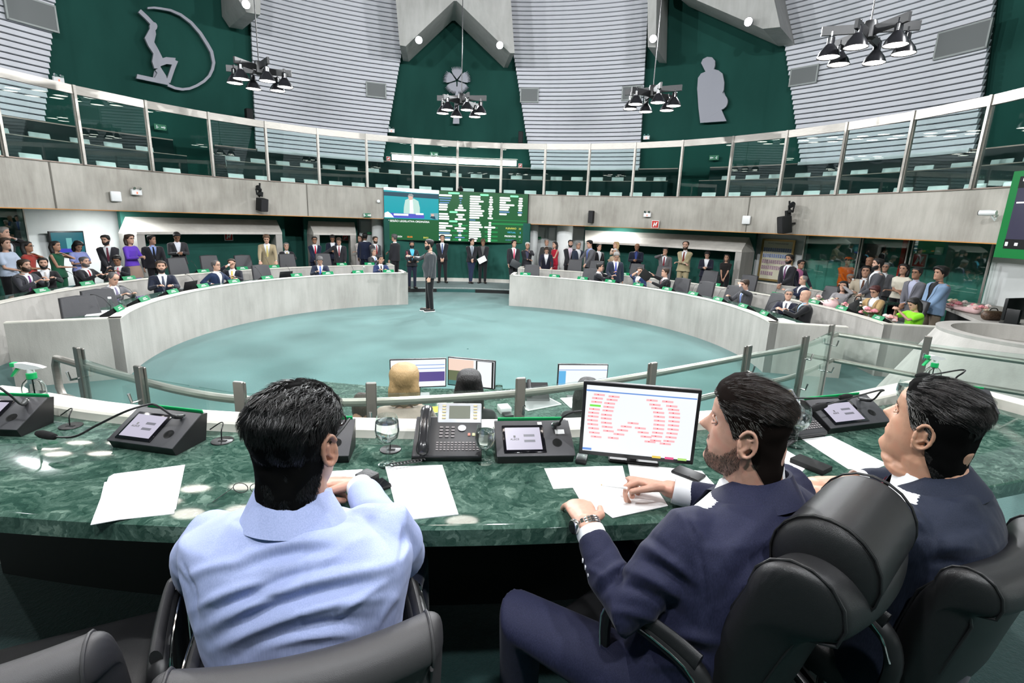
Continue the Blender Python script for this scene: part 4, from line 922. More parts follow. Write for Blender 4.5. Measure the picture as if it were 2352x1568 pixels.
def torso(b,J,infl=0.,lo=0.,hi=1.06,belly=0.,sw=1.,fem=False,pad=0.,n=28,flare=0.):
    """loft sections along hip -> chest -> neck"""
    T=[-.3,-.15,0,.2,.4,.65,.8,.9,.97,1.02,1.08]; W=[.175,.172,.168,.155,.148,.165,.180,.172,.115,.068,.058]; D=[.118,.118,.115,.11,.105,.118,.12,.10,.075,.062,.058]
    if fem: W=[.185,.185,.18,.15,.13,.14,.15,.145,.1,.055,.048]; D=[.12,.12,.115,.1,.095,.115,.12,.085,.06,.052,.048]
    hip,ch,nk=J['hip'],J['chest'],J['neck']; X=J['X']
    ts=[lo]+[t for t in np.linspace(-.3,1.08,24) if lo<t<hi]+[hi]
    vs=[];k=0; S=J['s']
    for t in ts:
        # quadratic spine through hip(0), chest(.55), neck(1)
        a=((t-.55)*(t-1))/((-.55)*(-1)); c=(t*(t-1))/(.55*(-.45)); e=(t*(t-.55))/(1*.45); p=hip*a+ch*c+nk*e
        dt=.01; t2=t+dt; a2=((t2-.55)*(t2-1))/(.55); c2=(t2*(t2-1))/(.55*(-.45)); e2=(t2*(t2-.55))/.45; up_=(hip*a2+ch*c2+nk*e2-p).normalized()
        Xx=X if t>.5 else (J['X']*t*2+J['Xh']*(1-2*t)).normalized()
        Fw=up_.cross(Xx).normalized()  # points back (+Y) when X=+x, up=+z -> z x x = y
        w=float(np.interp(t,T,W))*sw*S+infl+pad*math.exp(-((t-.9)/.08)**2)+flare*max(0,-t); d=float(np.interp(t,T,D))*S+infl
        for i in range(n):
            A=2*pi*i/n; cx=math.cos(A); sy_=math.sin(A); ee=.82
            x=math.copysign(abs(cx)**ee,cx)*w; y=math.copysign(abs(sy_)**ee,sy_)*d
            if y<0: y-=belly*math.exp(-((t-.3)/.22)**2)*(1-(x/w)**2)
            vs.append(p+Xx*x+Fw*y)
        k+=1
    fs=[(j*n+i,j*n+(i+1)%n,(j+1)*n+(i+1)%n,(j+1)*n+i) for j in range(k-1) for i in range(n)]+[tuple(range(n))[::-1],tuple(range((k-1)*n,k*n))]
    b.add(vs,fs); return b
def spine(J,t):
    a=((t-.55)*(t-1))/(.55); c=(t*(t-1))/(.55*(-.45)); e=(t*(t-.55))/.45; return J['hip']*a+J['chest']*c+J['neck']*e
def vcut(o,J,top_w,bot_t,depth=.02):
    """open the jacket front: remove faces inside a V between collar and bot_t"""
    me=o.data; bm=bmesh.new(); bm.from_mesh(me); pb=spine(J,bot_t); pn=spine(J,1.0); up_=(pn-pb).normalized(); X=J['X']; back=up_.cross(X).normalized(); L=(pn-pb).length
    for s in (-1,1):
        nrm=(X*s-up_*(top_w/L)).normalized()
        bmesh.ops.bisect_plane(bm,geom=bm.verts[:]+bm.edges[:]+bm.faces[:],plane_co=pb,plane_no=nrm)
    dele=[]
    for f in bm.faces:
        c=f.calc_center_median(); r=c-pb; h=r.dot(up_); x=abs(r.dot(X))
        if h>0 and x<top_w*h/L and r.dot(back)<-.01: dele.append(f)
    bmesh.ops.delete(bm,geom=dele,context='FACES'); 
    bm.to_mesh(me); bm.free()
def front_point(J,t,x,off,belly=0.,sw=1.,fem=False):
    T=[-.3,-.15,0,.2,.4,.65,.8,.9,.97,1.02,1.08]; W=[.175,.172,.168,.155,.148,.165,.180,.172,.115,.068,.058]; D=[.118,.118,.115,.11,.105,.118,.12,.10,.075,.062,.058]
    S=J['s']; w=float(np.interp(t,T,W))*sw*S+off; d=float(np.interp(t,T,D))*S+off
    p=spine(J,t); up_=(spine(J,t+.01)-p).normalized(); X=J['X']; Fw=up_.cross(X).normalized(); u=min(1,abs(x/w)); y=-d*(1-u**2.4)**(1/2.4)-belly*math.exp(-((t-.3)/.22)**2)*(1-u*u)
    return p+X*x+Fw*y
def tie_mesh(J,t0,t1,w0,w1,off,belly=0.):
    b=MB(); n=10; vs=[]
    for k in range(n+1):
        t=t0+(t1-t0)*k/n; w=(w0+(w1-w0)*k/n) if k>0 else w0*1.1
        for s in(-1,-.4,.4,1): vs.append(front_point(J,t,s*w,off+(.004 if abs(s)<1 else 0),belly))
    fs=[(k*4+i,k*4+i+1,k*4+i+5,k*4+i+4) for k in range(n) for i in range(3)]; b.add(vs,fs); return b
SKIN={'light':(.56,.33,.24),'mid':(.42,.235,.16),'tan':(.3,.155,.095),'dark':(.13,.065,.04),'pale':(.62,.4,.31)}
HAIRC={'black':(.008,.007,.007),'brown':(.035,.02,.012),'lbrown':(.09,.05,.028),'grey':(.2,.19,.18),'white':(.55,.54,.52),'blond':(.42,.28,.13),'dred':(.06,.012,.012),'salt':(.09,.085,.085)}
def cloth(c,name=None,**k): 
    nm=name or 'cloth_%02x%02x%02x'%tuple(int(min(.99,v)*255) for v in c); return mat(nm,c,.8,sheen=.2,spec=.25,bump=.15,bscale=90.,**k)
def skin(k): return mat('skin_'+k,SKIN[k],.5,spec=.4,vary=.1,scale=30.)
def hairm(k): return mat('hair_'+k,HAIRC[k],.5,spec=.5,bump=.6,bscale=150.,stretch=(1,1,.25))
def person(pos,yaw,H,label,seat=None,lean=0.,hands=None,headyaw=0.,headpitch=0.,skinc='light',hair='black',hstyle=None,top=(.02,.02,.025),kind='suit',shirt=(.75,.77,.8),tie=None,pants=None,belly=.0,sw=1.,fem=False,extra=None,legs=None,vox=.016,group=None,beard=None,glasses=False,bend=0.,twist=0.):
    """pos: world floor point below hips; yaw: 0 faces the camera side (-Y), +90 faces picture right"""
    s=H/1.75; root=thing('person',label,'person',pos,R_(yaw),group); J={'s':s}
    hz=(.93*s if seat is None else seat+.10); lz=R_(lean)
    J['X']=Matrix.Rotation(R_(twist),3,'Z')@V(1,0,0); J['Xh']=V(1,0,0); tl=.51*s
    hip=V(0,0,hz); dirv=V(0,-math.sin(lz),math.cos(lz)); nk=hip+V(0,-math.sin(lz+R_(bend)),math.cos(lz+R_(bend)))*tl; ch=hip+dirv*tl*.55+V(0,.01,0)
    J.update(hip=hip,chest=ch,neck=nk); up_=(nk-ch).normalized(); back=up_.cross(J['X']).normalized()
    shw=(.175 if not fem else .15)*s*sw; SH={q:spine(J,.9)+J['X']*q*shw for q in(-1,1)}
    hd=hands or {}; AR={}
    for q in (-1,1):
        t=hd.get(q,(.26,-.02,.83 if seat is None else .62)); tg=V(q*t[0] if not hd.get('abs') else t[0],t[1],t[2])*1.0
        if hd.get('rel',True): tg=V(tg.x*s,tg.y*s,tg.z*(s if seat is None else 1))
        pole=V(q*.8,.5,-.9) if len(t)<4 else V(q*t[3],t[4],t[5])
        el,wr=ik(SH[q],tg,.285*s,.25*s,pole); AR[q]=(el,wr)
    # head
    Mh=Matrix.Translation(nk+up_*.065*s+V(0,-.012,0)*s)@Matrix.Rotation(R_(headyaw),4,'Z')@Matrix.Rotation(R_(headpitch),4,'X')@Matrix.Translation(V(0,-.012,-.01)*s)@Matrix.Scale(s*(.98 if fem else 1.03),4)
    b=MB(); head_mesh(b,Mh,None,36,32); 
    for q in(-1,1): ear(b,Mh,q)
    limb(b,[nk-up_*.05*s,nk+up_*.03*s,Mh@V(0,.02,.07)],[.056*s*(.85 if fem else 1.05),.053*s*(.85 if fem else 1.05),.052*s*(.9 if fem else 1)],14)
    torso(b,J,-.004,0,1.04,belly,sw,fem)
    for q in(-1,1):
        el,wr=AR[q]; k=.85 if fem else 1.
        limb(b,[SH[q],(SH[q]*.5+el*.5),el,(el*.5+wr*.5),wr],[.05*s*k,.044*s*k,.036*s*k,.034*s*k,.024*s*k],12)
        fd=(wr-el).normalized(); hn=hd.get('n',V(0,0,-1)); hn=V(hn); 
        if abs(fd.dot(hn))>.85: hn=V(-q,0,0)
        hand(b,wr,fd,hn,-q,hd.get('curl',.5),s*1.05)
    LG={}
    for q in(-1,1):
        hp=hip+V(q*.09*s,0,0)
        if seat is None:
            kx=(legs or {}).get(q,(.1,0,.1,0)); kn=V(q*kx[0]*s,kx[1]-.01,.5*s); an=V(q*kx[2]*s,kx[3],.085*s); fdir=V(q*.25,-1,0)
        else:
            kn=V(q*.13*s,-.43*s,hz-.0); an=V(q*.13*s,-.38*s,.09*s); fdir=V(0,-1,0)
        LG[q]=(hp,kn,an,fdir.normalized()); limb(b,[hp,kn,an],[.075*s,.05*s,.035*s],12); limb(b,[an+V(0,.03,-.04*s),an+fdir*.14*s-V(0,0,.045*s)],[.03*s,.028*s],8)
    remesh(b,'body',vox*.85,2,skin(skinc),root,.4)
    # eyes, brows
    e=MB()
    for q in(-1,1): ell(e,Mh@V(q*.031,-.076,.585*HH),(.0125*s,.008*s,.007*s),Mh.to_3x3().normalized(),8)
    e.build('eyes',mat('eye_dark',(.03,.02,.018),.2),root)
    if hair!='bald':
        e=MB()
        for q in(-1,1): limb(e,[Mh@V(q*.014,-.092,.655*HH),Mh@V(q*.033,-.0905,.672*HH),Mh@V(q*.05,-.078,.655*HH)],[.003*s,.0042*s,.003*s],6)
        e.build('eyebrows',hairm(hair if hair not in('blond','white') else 'lbrown'),root)
    e=MB(); limb(e,[Mh@V(-.021,-.0875,.332*HH),Mh@V(0,-.0935,.332*HH),Mh@V(.021,-.0875,.332*HH)],[.0025*s,.0045*s,.0025*s],6); e.build('mouth',mat('lip_tone',(.3,.1,.08),.5),root)
    if hair!='bald': hair_shell(Mh,dict(hstyle or {},seed=random.randint(1,99)),'hair',hairm(hair),root,36,12)
    if beard:
        hb=MB(); nu=24;nv=7
        for layer in(1,0):
            for j in range(nv):
                for i in range(nu+1):
                    ph=-pi*.52+pi*1.04*i/nu; tt=float(np.interp(abs(ph)/(pi*.5),[0,.25,.6,1],[.27,.30,.40,.5])); t=-.01+(tt+.01)*j/(nv-1)
                    hb.v.append(tuple(Mh@hpt(ph,t,None,.007*(1 if layer else -.3)*(1-.6*(j/(nv-1))**3))))
        w_=nu+1
        for L in(0,1):
            for j in range(nv-1):
                for i in range(nu): q=L*w_*nv; hb.f.append((q+j*w_+i,q+j*w_+i+1,q+(j+1)*w_+i+1,q+(j+1)*w_+i))
        hb.mi=[0]*len(hb.f); limb(hb,[Mh@V(-.026,-.088,.375*HH),Mh@V(0,-.094,.385*HH),Mh@V(.026,-.088,.375*HH)],[.004*s]*3,6); hb.build('beard',hairm(beard),root)
    if glasses:
        g=MB()
        for q in(-1,1):
            c=Mh@V(q*.031,-.1,.59*HH); pts=[c+Mh.to_3x3()@V(.019*math.cos(A),0,.014*math.sin(A)) for A in np.linspace(0,2*pi,11)]; g.tube(pts,.0022,5); g.tube([Mh@V(q*.05,-.1,.6*HH),Mh@V(q*.078,-.0,.58*HH)],.0018,5)
        g.tube([Mh@V(-.012,-.102,.6*HH),Mh@V(.012,-.102,.6*HH)],.002,5); g.build('glasses',M_black,root)
    mt=cloth(top); pc=pants if pants is not None else tuple(c*.8 for c in top)
    lo=-.2 if seat is None else -.03
    if kind in('suit','jacket','shirt','dress'):
        j=MB(); infl={'suit':.024,'jacket':.03,'shirt':.012,'dress':.01}[kind]*s
        torso(j,J,infl,lo if kind!='shirt' else -.02,1.0,belly,sw,fem,pad=.012*s if kind in('suit','jacket') else 0,flare=.1 if kind=='suit' else 0)
        sl=hd.get('sleeve','long' if kind!='dress' else 'none')
        for q in(-1,1):
            el,wr=AR[q]; wr2=wr-(wr-el).normalized()*.02*s; ra=.0 if kind=='suit' else -.006*s
            if sl=='long': limb(j,[SH[q]-J['X']*q*.03*s,SH[q],SH[q]*.5+el*.5,el,el*.45+wr2*.55,wr2],[.062*s,.066*s+ra,.058*s+ra,.052*s+ra,.046*s+ra,.037*s+ra],14)
            elif sl=='short': limb(j,[SH[q]-J['X']*q*.03*s,SH[q],SH[q]*.35+el*.65],[.062*s,.066*s+ra,.06*s],14)
            elif sl=='none': limb(j,[SH[q]-J['X']*q*.06*s,SH[q]-J['X']*q*.015*s],[.06*s,.05*s],12)
        jk=remesh(j,{'suit':'jacket','jacket':'jacket','shirt':'shirt','dress':'top'}[kind],vox,3,mt,root,.5)
        if kind in('suit','jacket'):
            vcut(jk,J,.085*s,.22 if seat is None else .3)
            # collar lapels
            for q in(-1,1):
                lp=MB(); vs=[]
                for k in range(9):
                    t=.99-(.99-.3)*k/8; xw=.085*s*(t-.22)/(.78)*1.0
                    wd=(.028+.022*math.sin(pi*min(1,k/6)))*s
                    vs+=[front_point(J,t,q*xw,infl+.005,belly,sw),front_point(J,t,q*(xw+wd),infl+.008,belly,sw)]
                lp.add(vs,[(2*k,2*k+1,2*k+3,2*k+2) for k in range(8)]); lp.build('lapel',mt,jk)
            b2=MB(); torso(b2,J,.008*s,.0,1.0,belly,sw,fem); limb(b2,[nk-up_*.03*s,nk+up_*.028*s-V(0,0,0)],[.066*s,.06*s],16)
            for q in(-1,1): el,wr=AR[q]; d_=(wr-el).normalized(); limb(b2,[wr-d_*.045*s,wr-d_*.004*s],[.031*s,.03*s],12)
            remesh(b2,'shirt',vox,2,cloth(shirt),root,.4)
            if tie is not None: tie_mesh(J,1.0,.3,.016*s,.036*s,.014*s,belly).build('tie',cloth(tie),root)
    if kind=='dress' and fem and seat is None:
        pass
    p=MB(); 
    if (extra or {}).get('skirt'):
        prof=[(.165*s,.93*s),(.2*s,.8*s),(.23*s,.55*s),(.25*s,.4*s),(.0,.4*s)]; p.lathe([(0.01,.95*s)]+prof[:-1]+[(.01,.42*s)],(0,0,0),24); p.build('skirt',(extra['skirt']),root)
    else:
        torso(p,J,.006,-.06 if seat is None else -.1,.3,belly*.6,1.0,fem)
        for q in(-1,1):
            hp,kn,an,fd=LG[q]; limb(p,[hp,hp*.5+kn*.5,kn,kn*.5+an*.5,an+V(0,0,.0)],[.096*s,.088*s,.068*s,.06*s,.052*s],14)
        remesh(p,'trousers',vox,2,cloth(pc),root,.5)
    for q in(-1,1):
        hp,kn,an,fd=LG[q]; sh=MB(); sc=(extra or {}).get('shoe',(.012,.011,.01)); fl=an-V(0,0,.06*s)
        M=Matrix((fd.cross(V(0,0,1)),fd,V(0,0,1))).transposed(); sh.bbox(fl+fd*.06*s+V(0,0,.008*s),(.095*s,.27*s,.065*s),.03*s,M,3); sh.build('shoe',mat('shoe_%d'%int(sc[0]*1000),sc,.35),root)
        if (extra or {}).get('sole'): MB().bbox(fl+fd*.06*s-V(0,0,.02*s),(.1*s,.28*s,.025*s),.01,M,1).build('shoe_sole',M_sw,root)
    return root,J,AR,Mh
# ================================================================= THE CROWD
CLASP=dict([(1,(.03,-.23,.97)),(-1,(.03,-.25,.95))]); LOW=dict([(1,(.04,-.22,.88)),(-1,(.04,-.22,.86))])
CROSS={1:(-.10,-.22,1.12),-1:(-.10,-.25,1.10)}
PHONE={1:(.05,-.30,1.18),-1:(.06,-.30,1.16),'curl':.9}
CHIN={1:(.02,-.17,1.42,.9,-.2,-.5),-1:(-.08,-.22,1.1)}; CHINL={-1:(.02,-.17,1.42,.9,-.2,-.5),1:(-.08,-.22,1.1)}
LEAN={1:(.22,-.46,.93),-1:(.22,-.46,.93)}
DESK={1:(.12,-.42,.90),-1:(.12,-.40,.90)}; DFACE={1:(.02,-.20,1.17,.8,-.6,-.3),-1:(.1,-.38,.9)}; DFACEL={-1:(.02,-.20,1.17,.8,-.6,-.3),1:(.1,-.38,.9)}
DOWN={}
BK=(.012,.012,.014); CH=(.035,.035,.04); NV=(.012,.018,.045); GR=(.11,.11,.12); BG=(.33,.27,.17)
HT=[]
def P(px,py,R,yaw,label,seat=None,floor=None,lean=0,near=None,**k):
    X=oncyl(px,py,R) if not near else onz(px,py,near); fl=(.1 if R>7.66 else 0.) if floor is None else floor
    if seat is None:
        H=(X[2]-fl)/1.0; h2=min(1.92,max(1.5,H)); s=h2/1.75; cl=math.cos(R_(lean))
    else:
        s=(X[2]-fl-.57)/.82; h2=1.75*min(1.12,max(.86,s)); seat=.47+(X[2]-fl-.57-.82*h2/1.75)*.8; seat=min(.75,max(.35,seat)); s=h2/1.75; H=h2
    HT.append((label[:40],round(float(X[2]-fl),2)))
    base=math.degrees(math.atan2(-X[0],X[1])); y=yaw+base
    off=math.sin(R_(lean))*.55*s+.03
    pos=V(X[0]-math.sin(R_(y))*off,X[1]+math.cos(R_(y))*off,fl)
    return person(pos,y,h2,label,seat=seat,lean=lean,**k)
GC='people standing under the balcony'
# --- left, standing
P(6,521,10.3,60,'grey-haired man at the far left edge holding a phone to his ear',top=BK,hair='grey',hands={1:(.1,-.16,1.5,.9,-.2,-.5),-1:DESK[-1]})
P(10,545,9.3,45,'short-haired woman in a pale blue shirt holding a green and white booklet',fem=True,kind='shirt',top=(.5,.58,.72),hair='brown',hands={1:(.1,-.3,1.15),-1:(.0,-.25,1.05),'sleeve':'short'},pants=BK,skinc='light',hstyle={'thick':.022})
P(62,553,9.3,65,'long-haired woman in glasses and a red floral top resting her chin on her hand',fem=True,kind='shirt',top=(.35,.04,.03),hair='black',hands=dict(CHIN,sleeve='short'),pants=BK,glasses=True,skinc='tan',hstyle={'long':.22})
P(127,552,9.2,55,'woman in a sleeveless dark green dress with long black hair, hand at her mouth',fem=True,kind='dress',top=(.012,.09,.045),hair='black',hands=dict(CHIN),skinc='mid',hstyle={'long':.2},pants=(.012,.09,.045))
P(176,552,9.6,25,'curly-haired woman in a lavender blouse looking down',fem=True,kind='shirt',top=(.26,.3,.6),hair='black',headpitch=30,hands=dict(PHONE,sleeve='short'),skinc='mid',pants=BK,hstyle={'long':.08,'thick':.035})
P(242,539,9.3,-5,'bearded man in a black suit with a maroon tie by the white wall',hands=CLASP,tie=(.14,.03,.05),beard='black',headyaw=-25,headpitch=8)
P(297,537,9.2,45,'woman with a brown bob and glasses in a purple blouse and striped skirt',fem=True,kind='shirt',top=(.13,.05,.5),hair='brown',glasses=True,hands=dict(PHONE),hstyle={'thick':.03,'long':.03},extra={'skirt':cloth((.35,.25,.2),'striped_skirt')},skinc='light')
P(347,540,9.3,10,'stout man in a black suit, pale blue shirt and black tie, looking right',belly=.06,sw=1.12,shirt=(.3,.4,.75),tie=(.01,.01,.012),headyaw=45,hands={1:(.2,-.35,.95)},skinc='mid')
P(404,531,9.6,8,'man in a dark grey suit and open white shirt reading his phone',top=CH,hands=PHONE,headpitch=32,skinc='tan',shirt=(.8,.82,.9),sw=1.05)
P(611,536,8.2,0,'man in a beige jacket and pale yellow tie leaning both hands on the bench',top=BG,tie=(.75,.62,.25),hands=LEAN,lean=10,headpitch=25,hair='lbrown',pants=BK)
P(657,557,9.9,10,'seated man in a dark suit and yellow tie behind the left benches',seat=.47,tie=(.6,.45,.12),hair='grey',hands=DESK)
P(722,543,9.2,8,'man in a navy suit with a red tie and glasses standing before the short hood',top=NV,tie=(.6,.02,.05),hands=LOW,glasses=True,skinc='tan')
P(763,538,9.9,0,'man in dark navy, head bowed, behind the man reaching sideways',top=(.01,.014,.03),headpitch=30,hands=PHONE,skinc='tan',hair='black')
P(778,544,8.6,-5,'man in a black suit stretching one arm out to the left',tie=(.3,.08,.1),hands={-1:(.62,-.12,1.12,.2,.3,-1),1:(.2,-.2,.85)},headpitch=28,hair='brown')
P(826,540,10.2,-20,'long-haired woman in a white patterned outfit beside the white column',fem=True,kind='shirt',top=(.65,.6,.58),pants=(.6,.55,.55),hair='brown',hstyle={'long':.15},hands=CROSS)
P(838,535,9.8,165,'man in a dark navy suit seen from behind near the white door',top=NV,skinc='dark')
P(862,543,9.3,30,'bearded man in a grey suit and red tie left of the video wall',top=(.06,.06,.068),tie=(.4,.03,.03),beard='brown',hair='brown',hands=LOW)
P(859,571,8.1,35,'grey-haired man seated on the outer left bench nearest the video wall',seat=.47,top=(.05,.05,.055),tie=(.2,.3,.6),hair='grey',hands=DESK)
P(905,537,8.9,-125,'man in a black suit seen from behind reaching out to the left',hair='salt',hands={-1:(.25,-.52,1.05,.2,.5,-1),1:(.2,-.1,.85)})
rt_,J,AR,Mh=P(946,554,7.75,8,'waiter in a black face mask and light blue shirt carrying a tray',shirt=(.1,.5,.75),hands={1:(.16,-.35,1.05),-1:(.16,-.35,1.05),'n':V(0,0,1)},skinc='mid',pants=(.01,.012,.03))
m_=MB()
for i in range(9):
    for j in range(5): m_.v.append(tuple(Mh@hpt(-1.25+2.5*i/8,.04+.42*j/4,None,.012)))
m_.add([],[]); m_.f+=[(i*5+j,(i+1)*5+j,(i+1)*5+j+1,i*5+j+1) for i in range(8) for j in range(4)]; m_.mi+=[0]*32; m_.build('face_mask',M_black,rt_)
wp=rt_.matrix_basis
def at_person(root,l): return Matrix.Translation(root.location)@Matrix.Rotation(root.rotation_euler.z,4,'Z')@V(l)
c=at_person(rt_,(0,-.48,1.07)); o=thing('serving_tray','small serving tray held by the masked waiter','tray',c)
MB().bbox((0,0,0),(.42,.28,.015),.006).build('tray_plate',M_sw,o); b=MB()
for x in(-.1,.0,.1): b.lathe([(.0,0),(.025,0),(.03,.07),(0,.07)],(x,0,.01),10)
b.build('cup',M_glassc,o)
# man standing in the pit
rt_,J,AR,Mh=P(985,549,4.1,-82,'bearded man in a grey blazer and black jeans standing alone on the pit carpet',top=(.045,.05,.055),kind='jacket',shirt=(.02,.02,.02),pants=(.01,.01,.011),beard='black',glasses=True,belly=.07,sw=1.08,hands={1:(.24,-.05,.83),-1:(.05,-.45,1.33,.5,-.1,-1)},extra={'sole':1},legs={1:(.08,0,.06,.03),-1:(.08,-.03,.08,-.05)})
c=at_person(rt_,AR[-1][1]+V(.0,-.09,.06)); o=MB().bbox((0,0,0),(.05,.012,.13),.005).build('phone_case',mat('phone_red',(.25,.05,.07),.4)); o.location=c; o.rotation_euler=(.2,0,rt_.rotation_euler.z+.5); tag(o,'dark red phone raised by the man standing on the pit carpet','phone'); o.name='mobile_phone'
P(1016,539,9.35,0,'man in a black suit with clasped hands under the middle of the video wall',hands=LOW,tie=(.1,.14,.3),hair='brown',legs={1:(.11,0,.13,0),-1:(.1,0,.11,0)})
P(1084,547,9.35,8,'man in a black jacket and navy trousers with crossed ankles against the wall',pants=(.02,.03,.07),shirt=(.45,.5,.55),tie=(.2,.22,.27),headyaw=40,hands=CLASP,legs={1:(.03,0,-.02,-.05),-1:(.05,0,.04,.02)})
rt_,J,AR,Mh=P(1110,547,9.45,-5,'man in a black suit and grey shirt, head down, holding a sheet of paper',shirt=(.12,.12,.12),headpitch=30,hands=CLASP,hair='lbrown',skinc='mid')
c=at_person(rt_,(-.0,-.36,.88)); o=MB().box((0,0,0),(.30,.012,.2),Matrix.Rotation(-.5,3,'Y')).build('paper_sheets',M_paper); o.location=c; o.rotation_euler[2]=rt_.rotation_euler.z; tag(o,'white papers held by a man standing under the video wall','paper')
rt_,J,AR,Mh=P(1181,551,8.35,12,'man in a black suit and pink tie walking with a dark laptop',tie=(.75,.12,.2),hands={1:(.12,-.26,.92),-1:(.22,-.2,.84)},headyaw=15,legs={1:(.1,.06,.1,.2),-1:(.1,-.14,.1,-.16)})
c=at_person(rt_,(.0,-.34,.86)); o=MB().bbox((0,0,0),(.34,.02,.24),.006,Matrix.Rotation(.45,3,'Y')).build('laptop',mat('laptop_dark',(.05,.055,.06),.4)); o.location=c; o.rotation_euler[2]=rt_.rotation_euler.z; tag(o,'closed dark laptop carried by the man with the pink tie','laptop')
P(1212,556,8.6,5,'white-haired man in a black jacket with his hand on his chin',hair='white',shirt=(.07,.07,.12),hands=CHIN,skinc='mid')
P(1256,549,10.2,0,'man standing behind the one bending over the outer right bench',top=(.05,.05,.05),hair='grey',skinc='mid')
P(1256,563,8.1,0,'man in a dark navy suit bending over papers on the outer right bench',top=(.012,.014,.028),hands=LEAN,lean=22,headpitch=30,hair='brown')
P(1274,554,9.6,-50,'woman in a sleeveless red dress with long dark hair',fem=True,kind='dress',top=(.4,.01,.03),hair='black',hstyle={'long':.2},hands=CROSS,pants=(.35,.01,.03))
P(1311,551,9.1,5,'bearded man in a black suit and pale shirt beside the thick column',beard='black',shirt=(.6,.5,.58),tie=(.5,.42,.5),hands=LOW)
P(1329,555,9.0,35,'grey-haired man in glasses and a dark blue suit pointing to the right',hair='grey',top=(.02,.028,.05),glasses=True,hands={1:(.22,-.5,1.28,.5,0,-1),-1:(.2,-.2,.9)},skinc='mid')
P(1356,551,8.7,-55,'man in a grey suit facing left with a hand on a chair',top=(.10,.10,.11),shirt=(.3,.38,.6),tie=(.08,.12,.45),hands={1:(.25,-.35,.95),-1:(.25,-.35,.95)},headpitch=12)
P(1377,560,9.6,30,'person in black half hidden behind the man in the grey suit',top=BK)
P(1415,553,9.7,-75,'woman with long light brown hair seen from the side by the right hood',fem=True,kind='shirt',top=(.4,.28,.2),hair='blond',hstyle={'long':.3},hands=CHIN)
P(1413,570,8.9,-20,'pale-haired woman partly hidden behind the man in the navy suit',fem=True,kind='shirt',top=(.4,.3,.2),hair='white')
P(1416,577,6.35,12,'man in a navy suit and blue tie standing at the inner right bench',top=(.018,.02,.04),tie=(.06,.08,.35),headpitch=28,hands={-1:(.16,-.3,1.02)},hair='grey',skinc='mid',belly=.04)
P(1379,604,6.1,80,'young man seated sideways at the inner right bench, raising a hand',seat=.47,top=(.012,.013,.018),hands={-1:(.2,-.45,.98),1:(.1,-.45,1.05)})
P(1464,558,9.7,-5,'bald man in a navy suit holding a white cup by the right hood',top=(.008,.014,.03),shirt=(.03,.04,.12),tie=(.05,.08,.3),hair='bald',hands=PHONE,headpitch=15,skinc='tan',sw=1.08)
P(1470,614,6.25,-10,'smiling man in a bright blue suit seated at the inner right bench',seat=.47,top=(.02,.045,.13),hands=DFACEL,hair='brown',skinc='light',twist=-20)
P(1529,569,9.4,-8,'man in a grey suit and dark red tie with a phone at his ear',top=(.13,.12,.125),tie=(.16,.01,.02),hands={-1:(.09,-.13,1.5,.9,-.2,-.5),1:(.24,-.05,.84)},hair='black',skinc='mid',belly=.04,sw=1.08)
rt_,J,AR,Mh=P(1528,615,6.3,-65,'man in a black suit seated at the inner right bench holding up a dark folder',seat=.47,top=BK,hands={1:(.12,-.45,.95),-1:(.1,-.5,1.2)},hair='brown',tie=(.2,.02,.03))
c=at_person(rt_,(.0,-.55,1.12)); o=MB().bbox((0,0,0),(.02,.3,.24),.004,Matrix.Rotation(-.6,3,'X')).build('folder',M_blackm); o.location=c; o.rotation_euler[2]=rt_.rotation_euler.z; tag(o,'dark folder held up by a man at the inner right bench','folder')
P(1576,554,9.6,-15,'tall bearded man in a tan suit with folded arms',top=(.42,.36,.22),pants=(.38,.32,.19),tie=(.2,.04,.03),hands=CROSS,beard='brown',hair='brown',hstyle={'line':(.97,.7,.5,.2)})
P(1626,575,9.9,-5,'young man in a dark suit and open white shirt looking down at his phone',top=(.012,.014,.028),hands=PHONE,headpitch=32)
P(1670,583,9.9,-10,'woman in a black blouse with long dark wavy hair and clasped hands',fem=True,kind='shirt',top=(.012,.01,.01),hair='black',hstyle={'long':.22,'thick':.025},hands=dict(LOW,sleeve='short'),pants=BK,skinc='mid')
P(1714,641,6.35,-55,'man in a grey suit with his hand over his eyes at the inner right bench',seat=.47,top=(.06,.06,.07),shirt=(.6,.65,.75),tie=(.15,.22,.5),hair='brown',hands=DFACE,headpitch=15)
P(1814,584,8.9,-35,'bearded man in a black suit and mauve tie standing before the framed board',tie=(.14,.05,.12),beard='black',hands=CLASP,skinc='mid')
P(1842,596,9.3,35,'man in a dark jacket and pink shirt leaning forward by the framed board',top=(.012,.014,.025),shirt=(.45,.15,.3),hands=LEAN,lean=10,glasses=True,skinc='mid')
P(1846,632,8.1,-65,'balding older man in navy seated at the outer right bench',seat=.47,top=NV,hair='grey',hstyle={'line':(1.0,.62,.5,.16),'thick':.006},hands=DESK)
P(1813,664,6.3,-12,'grey-haired man in glasses and navy jacket leaning back at the inner right bench',seat=.47,top=(.012,.016,.035),tie=(.1,.1,.13),hair='grey',glasses=True,hands=DESK,headyaw=15)
P(1851,665,6.35,-75,'bald man in a black jacket at the last seat of the inner right bench',seat=.47,top=BK,shirt=(.3,.45,.6),hair='bald',hands=DESK,sw=1.1)
rt_,J,AR,Mh=P(1950,590,11.7,25,'worker in an orange jacket and orange cap behind the glass at right',kind='shirt',top=(1.,.16,.01),pants=(.6,.1,.01),hair='black',skinc='tan',hands=CLASP,sw=1.1)
hair_shell(Mh,{'line':(.8,.72,.7,.6),'thick':.02},'cap',mat('cap_orange',(1.,.16,.01),.7),rt_,36,10); b=MB(); b.bbox(Mh@V(0,-.13,.83*HH),(.15,.1,.012),.005,Mh.to_3x3(),1); b.build('cap_visor',MATS['cap_orange'],rt_)
